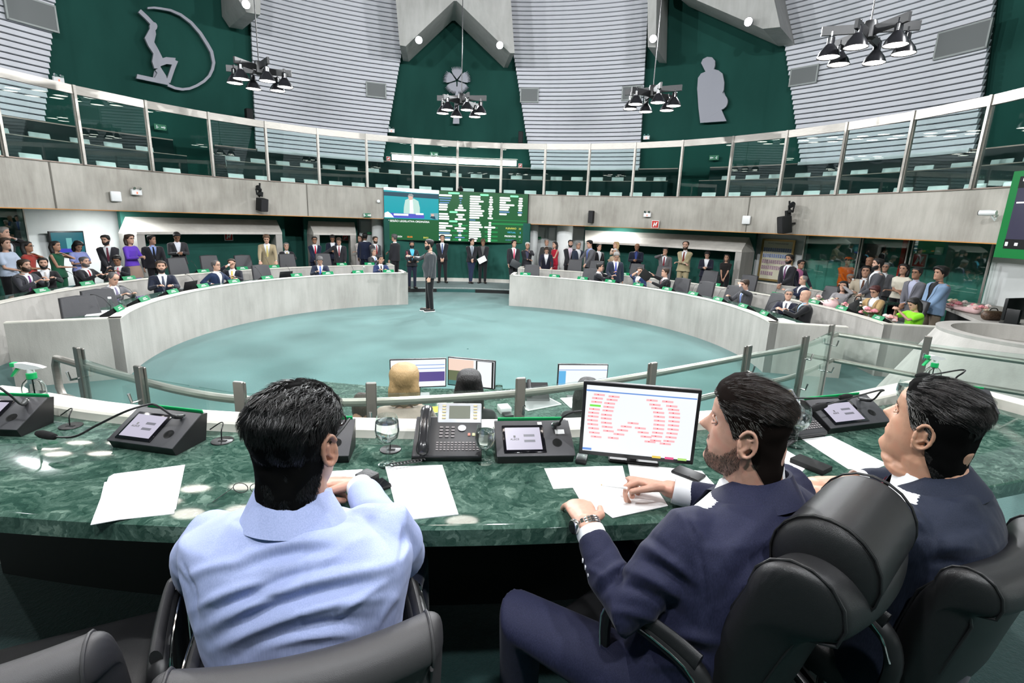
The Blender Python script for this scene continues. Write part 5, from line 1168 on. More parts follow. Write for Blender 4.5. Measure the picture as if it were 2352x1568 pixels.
P(1939,645,8.1,-5,'black-haired woman in a black and white checked jacket, cheek on her hand',seat=.47,fem=True,kind='shirt',top=(.3,.29,.3),hair='black',hstyle={'thick':.03,'long':.06},hands=DFACE,skinc='light')
P(1955,629,9.95,10,'man holding his head in his hand behind the woman in the checked jacket',seat=.47,top=GR,hair='grey',hands=DFACE,skinc='tan')
P(1992,609,10.0,-8,'young man in a cream suit with a brown tie behind the outer right bench',seat=.6,top=(.5,.43,.33),tie=(.12,.05,.03),hands=DESK,skinc='mid')
P(2018,593,9.0,-70,'bearded man in a dark grey suit in profile at the right',top=(.07,.07,.08),beard='black',hands=CLASP)
P(1999,589,10.6,-30,'man half hidden behind the bearded man in profile',top=BK,hair='bald',skinc='tan')
P(2036,603,10.6,-10,'person with grey hair and glasses half hidden at the right',top=GR,hair='grey',glasses=True,skinc='mid')
P(2078,605,9.7,-25,'woman in a cream blouse with dark hair behind the outer right bench',fem=True,kind='shirt',top=(.7,.66,.55),hair='black',hstyle={'long':.1,'thick':.025},hands=dict(CROSS,sleeve='short'),skinc='mid',pants=BK)
P(2108,614,9.2,-35,'man in a grey jacket and glasses looking left near the hydrant sign',top=(.13,.13,.15),shirt=(.4,.42,.55),glasses=True,hands=CLASP,skinc='tan')
P(2162,613,8.9,-50,'person in a denim jacket and black top with short curly black hair',kind='suit',top=(.2,.3,.45),shirt=(.01,.01,.01),pants=(.25,.2,.15),hair='black',hstyle={'thick':.04},hands=LOW,skinc='mid',sw=1.1,belly=.05)
P(2015,654,8.0,-35,'woman with dark red hair and glasses in a tan jacket at the outer right bench',seat=.47,fem=True,kind='suit',top=(.42,.28,.13),hair='dred',glasses=True,hands=DESK,headpitch=22,hstyle={'thick':.025})
rt_,J,AR,Mh=P(2106,683,7.95,-50,'woman in a lime green blouse looking at her phone, last seat of the outer bench',seat=.47,fem=True,kind='shirt',top=(.26,.75,.02),hair='black',hands={1:(.03,-.38,.98),-1:(.05,-.38,.98),'sleeve':'short','curl':.9},headpitch=28,hstyle={'long':.12,'thick':.025},skinc='light',sw=1.15,belly=.03)
# --- left seated
P(54,594,8.1,45,'dark-haired man in a grey suit leaning in, outer left bench',seat=.47,top=(.05,.05,.06),tie=(.15,.03,.15),hair='brown',hands=DESK,lean=10,sw=1.08,beard='brown')
P(97,592,8.4,5,'bearded man in a black suit and white tie looking at the camera, outer left bench',seat=.47,top=(.012,.012,.014),tie=(.5,.47,.45),beard='black',hands=DESK)
P(193,589,8.1,45,'man with cropped grey hair, black suit and red tie, outer left bench',seat=.47,top=(.018,.018,.02),tie=(.3,.01,.02),hair='salt',hands=DESK,beard='salt',hstyle={'thick':.006})
P(268,586,8.3,-15,'man in a black suit and pink tie looking down, outer left bench',seat=.47,top=(.015,.015,.018),tie=(.7,.2,.28),headpitch=20,hands=DESK,skinc='tan')
P(255,623,6.25,35,'balding man in a grey suit with a headset, inner left bench',seat=.47,top=(.13,.13,.14),tie=(.2,.18,.28),hair='salt',hstyle={'line':(1.0,.62,.5,.16),'thick':.006},hands=DESK,headpitch=25)
P(368,598,6.35,5,'bearded man in a dark navy suit facing the camera, inner left bench',seat=.47,top=(.01,.015,.03),tie=(.08,.09,.13),beard='black',hair='brown',hands=DESK)
P(496,598,6.2,50,'older man in a blue jacket and white shirt turned right, inner left bench',seat=.47,top=(.012,.025,.07),hair='salt',glasses=True,shirt=(.85,.85,.85),hands={1:(.15,-.4,.88),-1:(.3,-.1,.8)},hstyle={'line':(.97,.6,.46,.1)})
P(531,594,6.4,-10,'man in dark suit and yellow tie, hand at his mouth, inner left bench',seat=.47,top=(.01,.012,.02),tie=(.75,.55,.12),hair='brown',hands=DFACEL)
P(734,586,6.2,0,'man in a navy suit and blue tie looking down, inner left bench',seat=.47,top=(.012,.018,.04),tie=(.08,.16,.55),hands=DESK,headpitch=35,hair='salt')
P(874,587,6.2,10,'man in a bright navy suit at the last seat of the inner left bench',seat=.47,top=(.015,.03,.1),tie=(.01,.01,.01),hands=DESK,headyaw=12,skinc='mid')
print('HT',HT)
# --- secretaries at the lower desk, backs to the camera
SECZ=.0
rt_,J,AR,Mh=P(928,836,6.15,178,near=1.38,label='blonde woman in a beige jacket seen from behind at the lower desk',seat=.47,fem=True,kind='shirt',top=(.45,.36,.31),hair='blond',hstyle={'thick':.034,'long':.03,'line':(.86,.1,.02,-.02)},hands=DESK,vox=.011)
P(1078,846,6.1,180,near=1.36,label='black-haired woman in black seen from behind at the lower desk',seat=.47,fem=True,kind='shirt',top=(.008,.008,.009),hair='black',hstyle={'thick':.02,'long':.25},hands=DESK,vox=.011)
P(822,900,6.2,140,near=1.2,label='dark-haired man in black bowing his head at the lower desk',seat=.40,kind='suit',top=(.012,.012,.014),hair='brown',hands=DESK,headpitch=35,lean=18,vox=.011,skinc='tan')
P(1352,864,5.95,178,near=1.3,label='black-haired person behind the foreground monitor at the lower desk',seat=.47,kind='shirt',fem=True,top=(.01,.01,.012),hair='black',hstyle={'long':.1},hands=DESK,vox=.011)
for a_,l_ in ((176.6,'black leather chair of the black-haired woman at the lower desk'),(189,'black leather chair at the left end of the lower desk')):
    o=copy_tree(oc); o.location=pol(a_,6.4,0); o.rotation_euler=(0,0,-R_(a_)); tag(o,l_,'chair'); o.pop('group',None) if 'group' in o else None
# ================================================================= THE THREE MEN IN THE FOREGROUND
def strands(M,name,m,parent,n,region,length,S=HS,w=.0007,flow=None,lift=.25,wave=0.,base=.006,seed=3,segs=4,inset=.003,snap=.85):
    rng=random.Random(seed); b=MB(); R=M.to_3x3(); cnt=0; tries=0
    while cnt<n and tries<n*6:
        tries+=1; phi=rng.uniform(0,2*pi); t=rng.uniform(region[0],1.)
        if t>.93: t=1-abs(rng.gauss(0,.05)); 
        if not region[1](phi,t): continue
        if rng.random()>math.sqrt(max(.05,hsec(t,'w',S)/.077)): continue
        o=base if not callable(base) else base(phi,t)
        p=hpt(phi,t,None,o,S); pa=hpt(phi+.05,t,None,o,S); pb=hpt(phi,min(t+.02,1.),None,o,S); pc=hpt(phi,t-.02,None,o,S)
        nrm=(pa-p).cross(pb-pc).normalized()
        c0=V(0,.01,.11)
        if nrm.dot(p-c0)<0: nrm=-nrm
        f=flow(phi,t,p); f=(f-nrm*f.dot(nrm)); 
        if f.length<1e-4: continue
        f.normalize(); side=nrm.cross(f); nz=mnoise.noise(p*34+V(seed,0,0)); nz2=mnoise.noise(p*80+V(seed,5,0))
        L=length(phi,t)*rng.uniform(.75,1.2); d=(f+nrm*lift+side*(nz*1.1*wave+nz2*.5*wave+rng.gauss(0,.10))).normalized(); cur=p-nrm*inset; pts=[cur]
        ph=nz*6
        for k in range(segs):
            d=(d+f*.10-nrm*lift*.55/segs*1.6+side*wave*.6*math.sin(ph+k*1.6)).normalized(); cur=cur+d*(L/segs)
            if snap:
                tt=cur.z/HH; rr_=math.hypot(cur.x,cur.y)
                if rr_>1e-4:
                    hp_=hpt(math.atan2(cur.x,-cur.y),min(max(tt,-.02),.93),None,o+.0015+.003*(k+1)/segs*(1+2*lift*(nz2>0)),S); q_=math.hypot(hp_.x,hp_.y)
                    if rr_>q_: kk=(rr_+(q_-rr_)*snap)/rr_; cur=V(cur.x*kk,cur.y*kk,cur.z)
            pts.append(cur)
        ww=w*rng.uniform(.7,1.3); vs=[]
        sd=(side*.8+nrm*rng.uniform(-.6,.6)).normalized()
        for k,q in enumerate(pts):
            h=ww*(1-(k/segs)**2*.85)*.5; vs+=[M@(q-sd*h),M@(q+sd*h)]
        b.add(vs,[(2*k,2*k+1,2*k+3,2*k+2) for k in range(segs)]); cnt+=1
    me=bpy.data.meshes.new(name); me.from_pydata(b.v,[],b.f); me.materials.append(m); me.shade_smooth(); o=bpy.data.objects.new(name,me); COL.objects.link(o); o.parent=parent; return o
def hairmat(name,col,col2,mixv=.0,rough=.38):
    m,nt,b=new_mat(name); L=nt.links; tc=N(nt,'ShaderNodeTexCoord'); n=N(nt,'ShaderNodeTexNoise',Scale=240.,Detail=2.); L.new(tc.outputs['Object'],n.inputs['Vector'])
    r=ramp(nt,n.outputs[0],[(.45-mixv*.1,col),(.62-mixv*.12,col2)]); L.new(r.outputs[0],b.inputs['Base Color']); b.inputs['Roughness'].default_value=rough+.08; b.inputs['Specular IOR Level'].default_value=.35; MATS[name]=m; return m
def topx(co):
    r=co-CAM; z=r@fw; return np.stack([1176+F*(r@rt)/z,784-F*(r@up)/z],1)
def folds(o,FL,fine=0.):
    """creases: (x0,y0,x1,y1,height m,width) laid over the cloth on its visible side"""
    me=o.data; n=len(me.vertices); co=np.empty(n*3); me.vertices.foreach_get('co',co); co=co.reshape(-1,3); nr=np.empty(n*3); me.vertices.foreach_get('normal',nr); nr=nr.reshape(-1,3); dsp=np.zeros(n)
    P=topx(co); vw=CAM-co; vw/=np.linalg.norm(vw,axis=1)[:,None]; vis=np.clip((nr*vw).sum(1)*4+.2,0,1)
    for x0,y0,x1,y1,amp,w in FL:
        A=np.array((x0,y0));B=np.array((x1,y1));d=B-A;L=d@d; tt=(P-A)@d/L; t=np.clip(tt,0,1); bow=A+t[:,None]*d; bow=bow+np.array((d[1],-d[0]))*(.06*np.sin(np.pi*t))[:,None]
        dd=np.linalg.norm(P-bow,axis=1); fade=np.sin(np.pi*np.clip(t,.03,.97))**.7; dsp+=amp*np.exp(-(dd/w)**2)*fade*vis
    if fine:
        for i in range(n): dsp[i]+=fine*mnoise.noise(Vector(co[i])*14)+fine*.4*mnoise.noise(Vector(co[i])*40)
    co+=nr*dsp[:,None]; me.vertices.foreach_set('co',co.ravel()); me.update()
def suit_cloth(name,c,c2,sc=420):
    m,nt,b=new_mat(name); L=nt.links; tc=N(nt,'ShaderNodeTexCoord'); mp=N(nt,'ShaderNodeMapping'); mp.inputs['Scale'].default_value=(1,1,.08); L.new(tc.outputs['Object'],mp.inputs[0])
    n=N(nt,'ShaderNodeTexNoise',Scale=sc,Detail=2.); L.new(mp.outputs[0],n.inputs['Vector']); r=ramp(nt,n.outputs[0],[(.38,c),(.62,c2)]); L.new(r.outputs[0],b.inputs['Base Color'])
    b.inputs['Roughness'].default_value=.75; b.inputs['Sheen Weight'].default_value=.08; b.inputs['Sheen Roughness'].default_value=.4; b.inputs['Specular IOR Level'].default_value=.25
    bp=N(nt,'ShaderNodeBump',Strength=.15,Distance=.001); L.new(n.outputs[0],bp.inputs['Height']); L.new(bp.outputs[0],b.inputs['Normal']); MATS[name]=m; return m
def heroskin(name,c,red,shade):
    m,nt,b=new_mat(name); L=nt.links; tc=N(nt,'ShaderNodeTexCoord'); n=N(nt,'ShaderNodeTexNoise',Scale=26.,Detail=5.); L.new(tc.outputs['Object'],n.inputs['Vector'])
    r=ramp(nt,n.outputs[0],[(.3,shade),(.5,c),(.7,red)]); L.new(r.outputs[0],b.inputs['Base Color']); b.inputs['Roughness'].default_value=.45; b.inputs['Subsurface Weight'].default_value=.12; b.inputs['Subsurface Radius'].default_value=(.01,.004,.002); b.inputs['Subsurface Scale'].default_value=.6
    n2=N(nt,'ShaderNodeTexNoise',Scale=700.,Detail=2.); L.new(tc.outputs['Object'],n2.inputs['Vector']); bp=N(nt,'ShaderNodeBump',Strength=.12,Distance=.001); L.new(n2.outputs[0],bp.inputs['Height']); L.new(bp.outputs[0],b.inputs['Normal']); MATS[name]=m; return m
def headM(org,f,pitch=0.,roll=0.,sc=1.):
    f=V(f[0],f[1],0).normalized(); up_=V(0,0,1); back=-f; X=up_.cross(f)
    M=frame(org,X,back,up_); return M@Matrix.Translation(V(0,.0,.09))@Matrix.Rotation(pitch,4,'X')@Matrix.Rotation(roll,4,'Y')@Matrix.Translation(V(0,0,-.09))@Matrix.Scale(sc,4)
def hero(label,base,head,headf,pitch,roll,hsc,hip,neck,X,SHL,SHR,ARM,LEG,skinm,jm,S,belly=.02,sw=1.06,chest=None,padz=0.,vox=.0062,bodyv=.0034,neckr=.058,hands=()):
    base=V(base); root=thing('person',label,'person',base,0.)
    def W(o): o.parent=root; o.location=-base; return o
    J={'s':1.,'hip':V(hip),'neck':V(neck),'X':V(X).normalized(),'Xh':V(X).normalized()}; J['chest']=V(chest) if chest else (J['hip']*.45+J['neck']*.55+V(0,0,0)); J['SH']={1:V(SHL),-1:V(SHR)}
    Mh=headM(head,headf,pitch,roll,hsc)
    b=MB(); head_mesh(b,Mh,{'nose':S.get('nose',1.)},96,90,S)
    for q in(-1,1): ear(b,Mh,q,True)
    limb(b,[J['neck']-V(0,0,.06),J['neck']+V(0,0,.03),Mh@V(0,.022,.05),Mh@V(0,.03,.09)],[neckr*1.08,neckr,neckr*.98,neckr*.9],24)
    if S.get('jowl'): 
        for p_,r_ in S['jowl']: ell(b,Mh@V(p_),r_,Mh.to_3x3().normalized(),20)
    torso(b,J,-.012,0,1.02,belly,sw)
    for q in(-1,1):
        el,wr=V(ARM[q][0]),V(ARM[q][1]); limb(b,[J['SH'][q],el,(el+wr)/2,wr],[.045,.036,.033,.0255],16)
    for (q,dirv,n,curl,fing,th) in hands: hand(b,V(ARM[q][1]),V(dirv),V(n),-q,curl,1.08,fing,th)
    for q in(-1,1):
        hp=J['hip']+J['X']*q*.09; limb(b,[hp,V(LEG[q][0]),V(LEG[q][1])],[.07,.05,.035],12)
    W(remesh(b,'body',bodyv,1,skinm,root,.5))
    # eyes
    for q in(-1,1):
        e=MB(); ell(e,Mh@V(q*.031,-.0655,.588*HH),(.0125,.0125,.0125),None,16); eo=W(e.build('eyeball',mat('eye_white',(.7,.68,.65),.15),root))
        e=MB(); ell(e,Mh@V(q*.0315,-.0735,.588*HH),(.006,.0055,.006),None,12); io=e.build('iris',mat('iris_brown',(.03,.018,.01),.1),eo)
        l=MB(); 
        for zz,rr in ((.0075,.0034),(-.0075,.0028)): limb(l,[Mh@V(q*.018,-.074,.588*HH+zz*.3),Mh@V(q*.026,-.0805,.588*HH+zz),Mh@V(q*.037,-.078,.588*HH+zz),Mh@V(q*.046,-.068,.588*HH+zz*.2)],[rr*.7,rr,rr,rr*.7],8)
        W(l.build('eyelid',skinm,root))
    return root,J,Mh,W
def sleeve_jacket(root,J,W,ARM,jm,infl,belly,sw,lo,cuffback,vox,FL,fine=.0015,arm=(.066,.07,.062,.055,.05,.044),flare=.05,extra=None):
    j=MB(); torso(j,J,infl,lo,1.0,belly,sw,pad=.014,flare=flare,n=40)
    for q in(-1,1):
        el,wr=V(ARM[q][0]),V(ARM[q][1]); w2=wr-(wr-el).normalized()*cuffback[q]; s=J['SH'][q]
        limb(j,[s-J['X']*q*.05+V(0,0,-.01),s,s*.5+el*.5,el,el*.5+w2*.5,w2],list(arm),20)
    if extra: extra(j)
    o=W(remesh(j,'jacket',vox,4,jm,root,.6)); folds(o,FL,fine=fine); return o
def cuff(W,root,wr,el,back,m,r=.034,ln=.028):
    d=(V(wr)-V(el)).normalized(); b=MB(); c=V(wr)-d*back; M=frame(c,d.orthogonal(),d.cross(d.orthogonal()),d).to_3x3()
    b.lathe([(r*.95,-.05),(r,0),(r*1.02,ln*.7),(r,ln),(r*.9,ln-.002),(r*.88,0)],c,28,M); return W(b.build('shirt_cuff',m,root))
def collar(W,root,J,m,name,r0,r1,h,off=(0,0,0),open_=.5,tilt=.02,thick=.004,y=.0):
    """band around the neck, open at the front"""
    up_=(spine(J,1.02)-spine(J,.95)).normalized(); X=J['X']; back=up_.cross(X).normalized(); c=spine(J,1.0)+V(off); vs=[];n=36
    for i in range(n+1):
        A=-pi/2+open_+ (2*pi-2*open_)*i/n; dx=math.cos(A);dy=math.sin(A)   # A=-pi/2 is front
        fr=max(0,-dy)
        for (r,z) in ((r0,-.012-fr*h*.3),(r1,h-fr*tilt),(r1+thick,h-fr*tilt),(r0+thick*3.2,-.018-fr*h*.4)):
            vs.append(c+X*dx*r*1.05+back*dy*r+up_*z+back*y)
    fs=[(i*4+j,i*4+(j+1)%4,(i+1)*4+(j+1)%4,(i+1)*4+j) for i in range(n) for j in range(4)]+[(0,1,2,3),tuple(n*4+j for j in range(4))]
    return W(MB().add(vs,fs).build(name,m,root,angle=60))
WSH=mat('shirt_white',(.82,.83,.85),.6,sheen=.1)
# ---------------- man 1: light blue jacket, from behind
S1=dict(HS); ar1={1:((-.735,1.05,1.56),(-.58,1.29,1.63)),-1:((-.25,1.08,1.60),(-.43,1.345,1.640))}
base1=(-.43,.95,ZD)
SK1=heroskin('skin_hero_tan',(.5,.27,.19),(.52,.26,.18),(.42,.21,.14))
JB=suit_cloth('cloth_lavender',(.34,.40,.66),(.40,.46,.73),500)
SHN=lambda S,nk=.090,nw=.069:dict(S,k=[nk]*5+[nk-.003,nk-.005,nk-.006,nk-.006]+[max(v,nk-.006) if i<13 else v for i,v in enumerate(S['k']) if i>8],w=[nw]*6+[max(v,nw) if i<13 else v for i,v in enumerate(S['w']) if i>5])
r1,J1,M1,W1=hero('person with black wavy hair in a light blue jacket, seen from behind',base1,(-.447,1.0,1.806),(.16,1.,0),.0,0.,1.0,(-.43,.95,1.27),(-.45,.985,1.765),(-1,.1,0),(-.645,1.0,1.685),(-.265,1.02,1.71),ar1,{1:((-.62,1.36,1.36),(-.62,1.35,.92)),-1:((-.30,1.38,1.36),(-.28,1.36,.92))},SK1,JB,S1,belly=.05,sw=1.18,neckr=.066,chest=(-.435,.945,1.54),hands=[(-1,(-.9,.3,-.12),(0,-.2,-1),.7,None,.6),(1,(.6,.7,-.1),(0,0,-1),.6,None,.6)])
F1=[(530,1292,780,1238,.007,13),(520,1318,790,1262,-.010,13),(440,1402,620,1335,.009,11),(470,1425,840,1285,-.010,14),(455,1448,900,1300,.011,14),(480,1472,890,1335,-.012,14),(490,1492,900,1368,.011,13),(520,1520,860,1420,-.010,14),(420,1330,560,1290,.007,12),(700,1330,860,1225,.005,12),(560,1500,820,1455,.009,12),(770,1420,900,1330,.008,10),(500,1400,650,1368,-.008,11),(860,1450,915,1360,.008,10),
    (678,1165,679,1500,-.003,3),(545,1200,740,1180,-.004,11),(830,1180,915,1300,-.004,16),(418,1290,450,1440,-.007,6),(924,1180,916,1300,-.007,6),(395,1300,440,1390,-.006,8),(930,1200,955,1290,-.005,8)]
jk1=sleeve_jacket(r1,J1,W1,ar1,JB,.030,.05,1.18,-.04,{1:.06,-1:.055},.006,F1,fine=.002,arm=(.066,.070,.068,.062,.056,.048))
collar(W1,r1,J1,JB,'jacket_collar',.090,.070,.055,(0,-.004,.008),.5,.05,.006); collar(W1,r1,J1,mat('shirt_paleblue',(.6,.68,.85),.6),'shirt_collar',.072,.066,.052,(0,.004,.012),.4,.02,.003)
cuff(W1,r1,ar1[-1][1],ar1[-1][0],.035,WSH,.037)
HM1=hairmat('hair_black_glossy',(.003,.003,.0035),(.011,.010,.011),0,.3); HB=mat('hair_under_black',(.004,.004,.004),.9,spec=.05); HB2=mat('hair_under_brown',(.010,.007,.006),.9,spec=.05)
hl1={'line':(.86,.62,.42,-.10),'thick':.006,'top':.008,'seed':5}
hair_shell(M1,hl1,'hair',HB,r1,64,26,SHN(S1),rough=.005); [o for o in r1.children if o.name.startswith('hair')][0].location=-V(base1)
flow1=lambda phi,t,p: V(.25*math.sin(phi*3),.75 if t>.8 else .25,-1. if t<.8 else -.2-(1-t))
W1(strands(M1,'hair_strands',HM1,r1,17000,(-.1,lambda phi,t:t>hairline(phi,hl1)+.0),lambda phi,t:.012+.03*max(0,t-.45)/.55,SHN(S1),.0011,flow1,.30,.9,lambda phi,t:.006+.010*max(0,(t-.7)/.3),5))
g=MB(); 
for q in(-1,1): g.tube([M1@V(q*.081,.01,.56*HH),M1@V(q*.079,-.05,.59*HH),M1@V(q*.07,-.1,.6*HH)],.0026,8)
for q in(-1,1): g.tube([M1@V(q*.034+.026*math.cos(A),-.102,.585*HH+.018*math.sin(A)) for A in np.linspace(0,2*pi,17)],.0022,6)
W1(g.build('glasses',M_black,r1))
tb=MB(); torso(tb,J1,.006,-.1,.3,.02,1.0); 
for q,(kn,an) in {1:((-.62,1.36,1.36),(-.62,1.35,.92)),-1:((-.30,1.38,1.36),(-.28,1.36,.92))}.items(): limb(tb,[J1['hip']+J1['X']*q*.09,V(kn),V(an)],[.09,.07,.055],16)
W1(remesh(tb,'trousers',.012,2,cloth((.02,.025,.05)),r1)); 
def shoes(W,root,an):
    for a in an: W(MB().bbox(V(a)+V(0,.05,-.045),(.1,.28,.07),.03,None,3).build('shoe',mat('shoe_black',(.01,.01,.01),.3),root))
shoes(W1,r1,[(-.62,1.35,.92),(-.28,1.36,.92)])
# ---------------- man 2: navy suit, profile with beard
ar2={1:((.28,1.02,1.525),(.215,1.215,1.625)),-1:((.715,1.315,1.61),(.485,1.40,1.632))}
base2=(.47,1.08,ZD)
SK2=heroskin('skin_hero_light',(.60,.34,.25),(.62,.30,.22),(.52,.29,.21)); NVY=suit_cloth('cloth_navy',(.010,.012,.034),(.016,.018,.048),500)
S2=dict(HS); S2['k']=[v*(1 if i<8 else .87) for i,v in enumerate(HS['k'])]; S2['nose']=1.45
lg2={1:((.05,1.16,1.37),(.06,1.25,.92)),-1:((.36,1.46,1.37),(.36,1.45,.92))}
r2,J2,M2,W2=hero('person with brown hair and short beard in a navy suit, wearing a wristwatch, in profile',base2,(.587,1.178,1.795),(-.82,.57,0),-.03,0.,1.0,(.47,1.08,1.28),(.610,1.165,1.765),(-.85,-.53,0),(.440,1.06,1.695),(.745,1.255,1.715),ar2,lg2,SK2,NVY,S2,belly=.04,sw=1.08,chest=(.545,1.085,1.54),neckr=.067,hands=[(1,(-.08,1,-.06),(0,-.05,-1),.32,None,.35),(-1,(-.93,.32,.06),(-.25,-.35,-.9),.85,[.75,.9,1.1,1.2],.9)])
F2=[(1560,1165,1600,1250,-.005,6),(1600,1250,1618,1420,-.005,6),(1470,1250,1590,1335,.011,12),(1462,1280,1600,1362,-.011,12),(1425,1305,1580,1385,.011,13),(1410,1335,1560,1410,-.009,12),(1365,1345,1440,1290,.009,9),(1370,1372,1450,1312,-.009,9),(1400,1400,1540,1440,.008,12),(1335,1300,1400,1335,.005,8),(1480,1225,1550,1290,-.006,10),(1650,1310,1790,1170,.005,18),(1640,1420,1790,1230,-.007,18),(1500,1460,1670,1480,.010,14),(1450,1490,1650,1512,-.010,14),(1480,1530,1640,1540,.009,13),(1620,1180,1700,1130,-.003,14),(1400,1250,1350,1290,-.004,7)]
jk2=sleeve_jacket(r2,J2,W2,ar2,NVY,.028,.04,1.08,-.12,{1:.062,-1:.075},.006,F2,fine=.003,arm=(.072,.078,.070,.062,.052,.043),flare=.2)
vcut(jk2,J2,.065,.45)
torb=MB(); torso(torb,J2,.012,.2,1.0,.035,1.08); W2(remesh(torb,'shirt',.01,2,WSH,r2,.4))
collar(W2,r2,J2,NVY,'jacket_collar',.098,.077,.046,(.0,.0,-.004),.75,.05,.007); collar(W2,r2,J2,WSH,'shirt_collar',.078,.068,.058,(-.004,.006,-.002),.32,.04,.003)
TL=suit_cloth('tie_lilac',(.3,.33,.55),(.42,.45,.68),300); W2(tie_mesh(J2,.99,.5,.017,.034,.026,.035).build('tie',TL,r2))
cuff(W2,r2,ar2[1][1],ar2[1][0],.052,WSH,.0375,.03); cuff(W2,r2,ar2[-1][1],ar2[-1][0],.07,WSH,.039,.055)
# sleeve buttons
d_=(V(ar2[1][1])-V(ar2[1][0])).normalized()
for k in range(3):
    c=V(ar2[1][1])-d_*(.10+.018*k)+V(-.047,-.012,.0); bt=MB(); bt.lathe([(0,0),(.006,0),(.006,.002),(0,.003)],c,12,Matrix.Rotation(-pi/2,3,'Y')); W2(bt.build('sleeve_button',mat('button_pale',(.6,.6,.65),.3),r2))
# watch
wt=thing('wristwatch','steel wristwatch on the left wrist of the man in the navy suit','watch',V(ar2[1][1])-d_*.008)
M=frame((0,0,0),d_.orthogonal(),d_.cross(d_.orthogonal()),d_).to_3x3(); b=MB()
a1=d_.orthogonal().normalized(); a2=d_.cross(a1)
for i in range(22):
    A=2*pi*i/22; rr=.0345; c=a1*math.cos(A)*rr+a2*math.sin(A)*rr*.92; t=(-a1*math.sin(A)+a2*math.cos(A)*.92).normalized(); n=d_.cross(t); Mq=Matrix((t,d_,n)).transposed()
    for off in (-.0065,0,.0065): b.bbox(c+d_*off,(.0088,.006,.004),.0012,Mq,1)
b.build('bracelet',mat('watch_steel',(.7,.68,.65),.2,1.),wt)
nW=V(-.95,-.1,.25).normalized(); nW=(nW-d_*nW.dot(d_)).normalized(); tW=d_.cross(nW); Mq=Matrix((tW,d_,nW)).transposed(); b=MB(); b.lathe([(0,0),(.019,0),(.0205,.004),(.019,.010),(.016,.0115),(0,.0115)],nW*.036,28,Mq); b.build('watch_case',MATS['watch_steel'],wt); b=MB(); b.lathe([(0,0),(.0155,0),(.0155,.0008),(0,.0008)],nW*.0478,24,Mq); b.build('watch_dial',mat('dial_black',(.01,.01,.012),.1),wt)
# pen
hp=V(onz(1380,1113,1.592)); hq=V(onz(1412,1117,1.62)); o=thing('pen','slim white pen with a gold tip held over the papers','pen',hp)
dd=(hq-hp).normalized(); MB().tube([(0,0,0),dd*.012],[.0008,.003],8).build('pen_tip',mat('gold',(.6,.4,.12),.3,1.),o); MB().tube([dd*.012,dd*.13],.0038,10).build('pen_barrel',wl,o)
HM2=hairmat('hair_brown_dark',(.010,.007,.006),(.028,.019,.014),.0,.36)
hl2={'line':(.87,.60,.50,.02),'thick':.005,'top':.016,'seed':8}
hs=hair_shell(M2,hl2,'hair',HB2,r2,64,26,SHN(S2,.088,.069),rough=.002); hs.location=-V(base2)
flow2=lambda phi,t,p: V(.05*math.sin(phi*5),1.,-.25 if t>.75 else -1.1)
W2(strands(M2,'hair_strands',HM2,r2,15000,(-.05,lambda phi,t:t>hairline(phi,hl2)+.005),lambda phi,t:.008+.034*max(0,t-.6)/.4,SHN(S2,.088,.069),.0009,flow2,.12,.25,lambda phi,t:.004+.016*max(0,(t-.72)/.28)*(1+.5*math.cos(phi)),8))
GM2=hairmat('hair_grey_fleck',(.12,.11,.10),(.25,.24,.23)); W2(strands(M2,'grey_hairs',GM2,r2,500,(.45,lambda phi,t:t<.78 and t>hairline(phi,hl2)+.01 and .7<phi%(2*pi)<1.9 ),lambda phi,t:.012,S2,.0006,flow2,.2,.2,.011,9))
BM2=hairmat('beard_brown',(.05,.03,.022),(.16,.12,.095),.3,.5)
breg=lambda phi,t:(t<float(np.interp(abs((phi+pi)%(2*pi)-pi),[0,.3,.55,1.1,1.45,1.62],[.275,.285,.25,.27,.42,.56])) and abs((phi+pi)%(2*pi)-pi)<1.6) or (.36<t<.40 and abs((phi+pi)%(2*pi)-pi)<.42)
W2(strands(M2,'beard',BM2,r2,5200,(-.02,breg),lambda phi,t:.0085,S2,.0006,lambda phi,t,p:V(0,.2,-1),.75,.5,.0015,11,3,.0005,0))
EB=lambda phi,t: .645<t<.68 and .14<abs((phi+pi)%(2*pi)-pi)<.62
W2(strands(M2,'eyebrows',HM2,r2,700,(.6,EB),lambda phi,t:.009,S2,.0007,lambda phi,t,p:V(math.copysign(1,p.x),.2,.1),.6,.1,.001,12,3,.0005,0))
tb=MB(); torso(tb,J2,.006,-.1,.3,.02,1.0)
for q,(kn,an) in lg2.items(): limb(tb,[J2['hip']+J2['X']*q*.09,V(kn),V(an)],[.095,.075,.055],18)
W2(remesh(tb,'trousers',.010,3,NVY,r2)); shoes(W2,r2,[lg2[1][1],lg2[-1][1]])
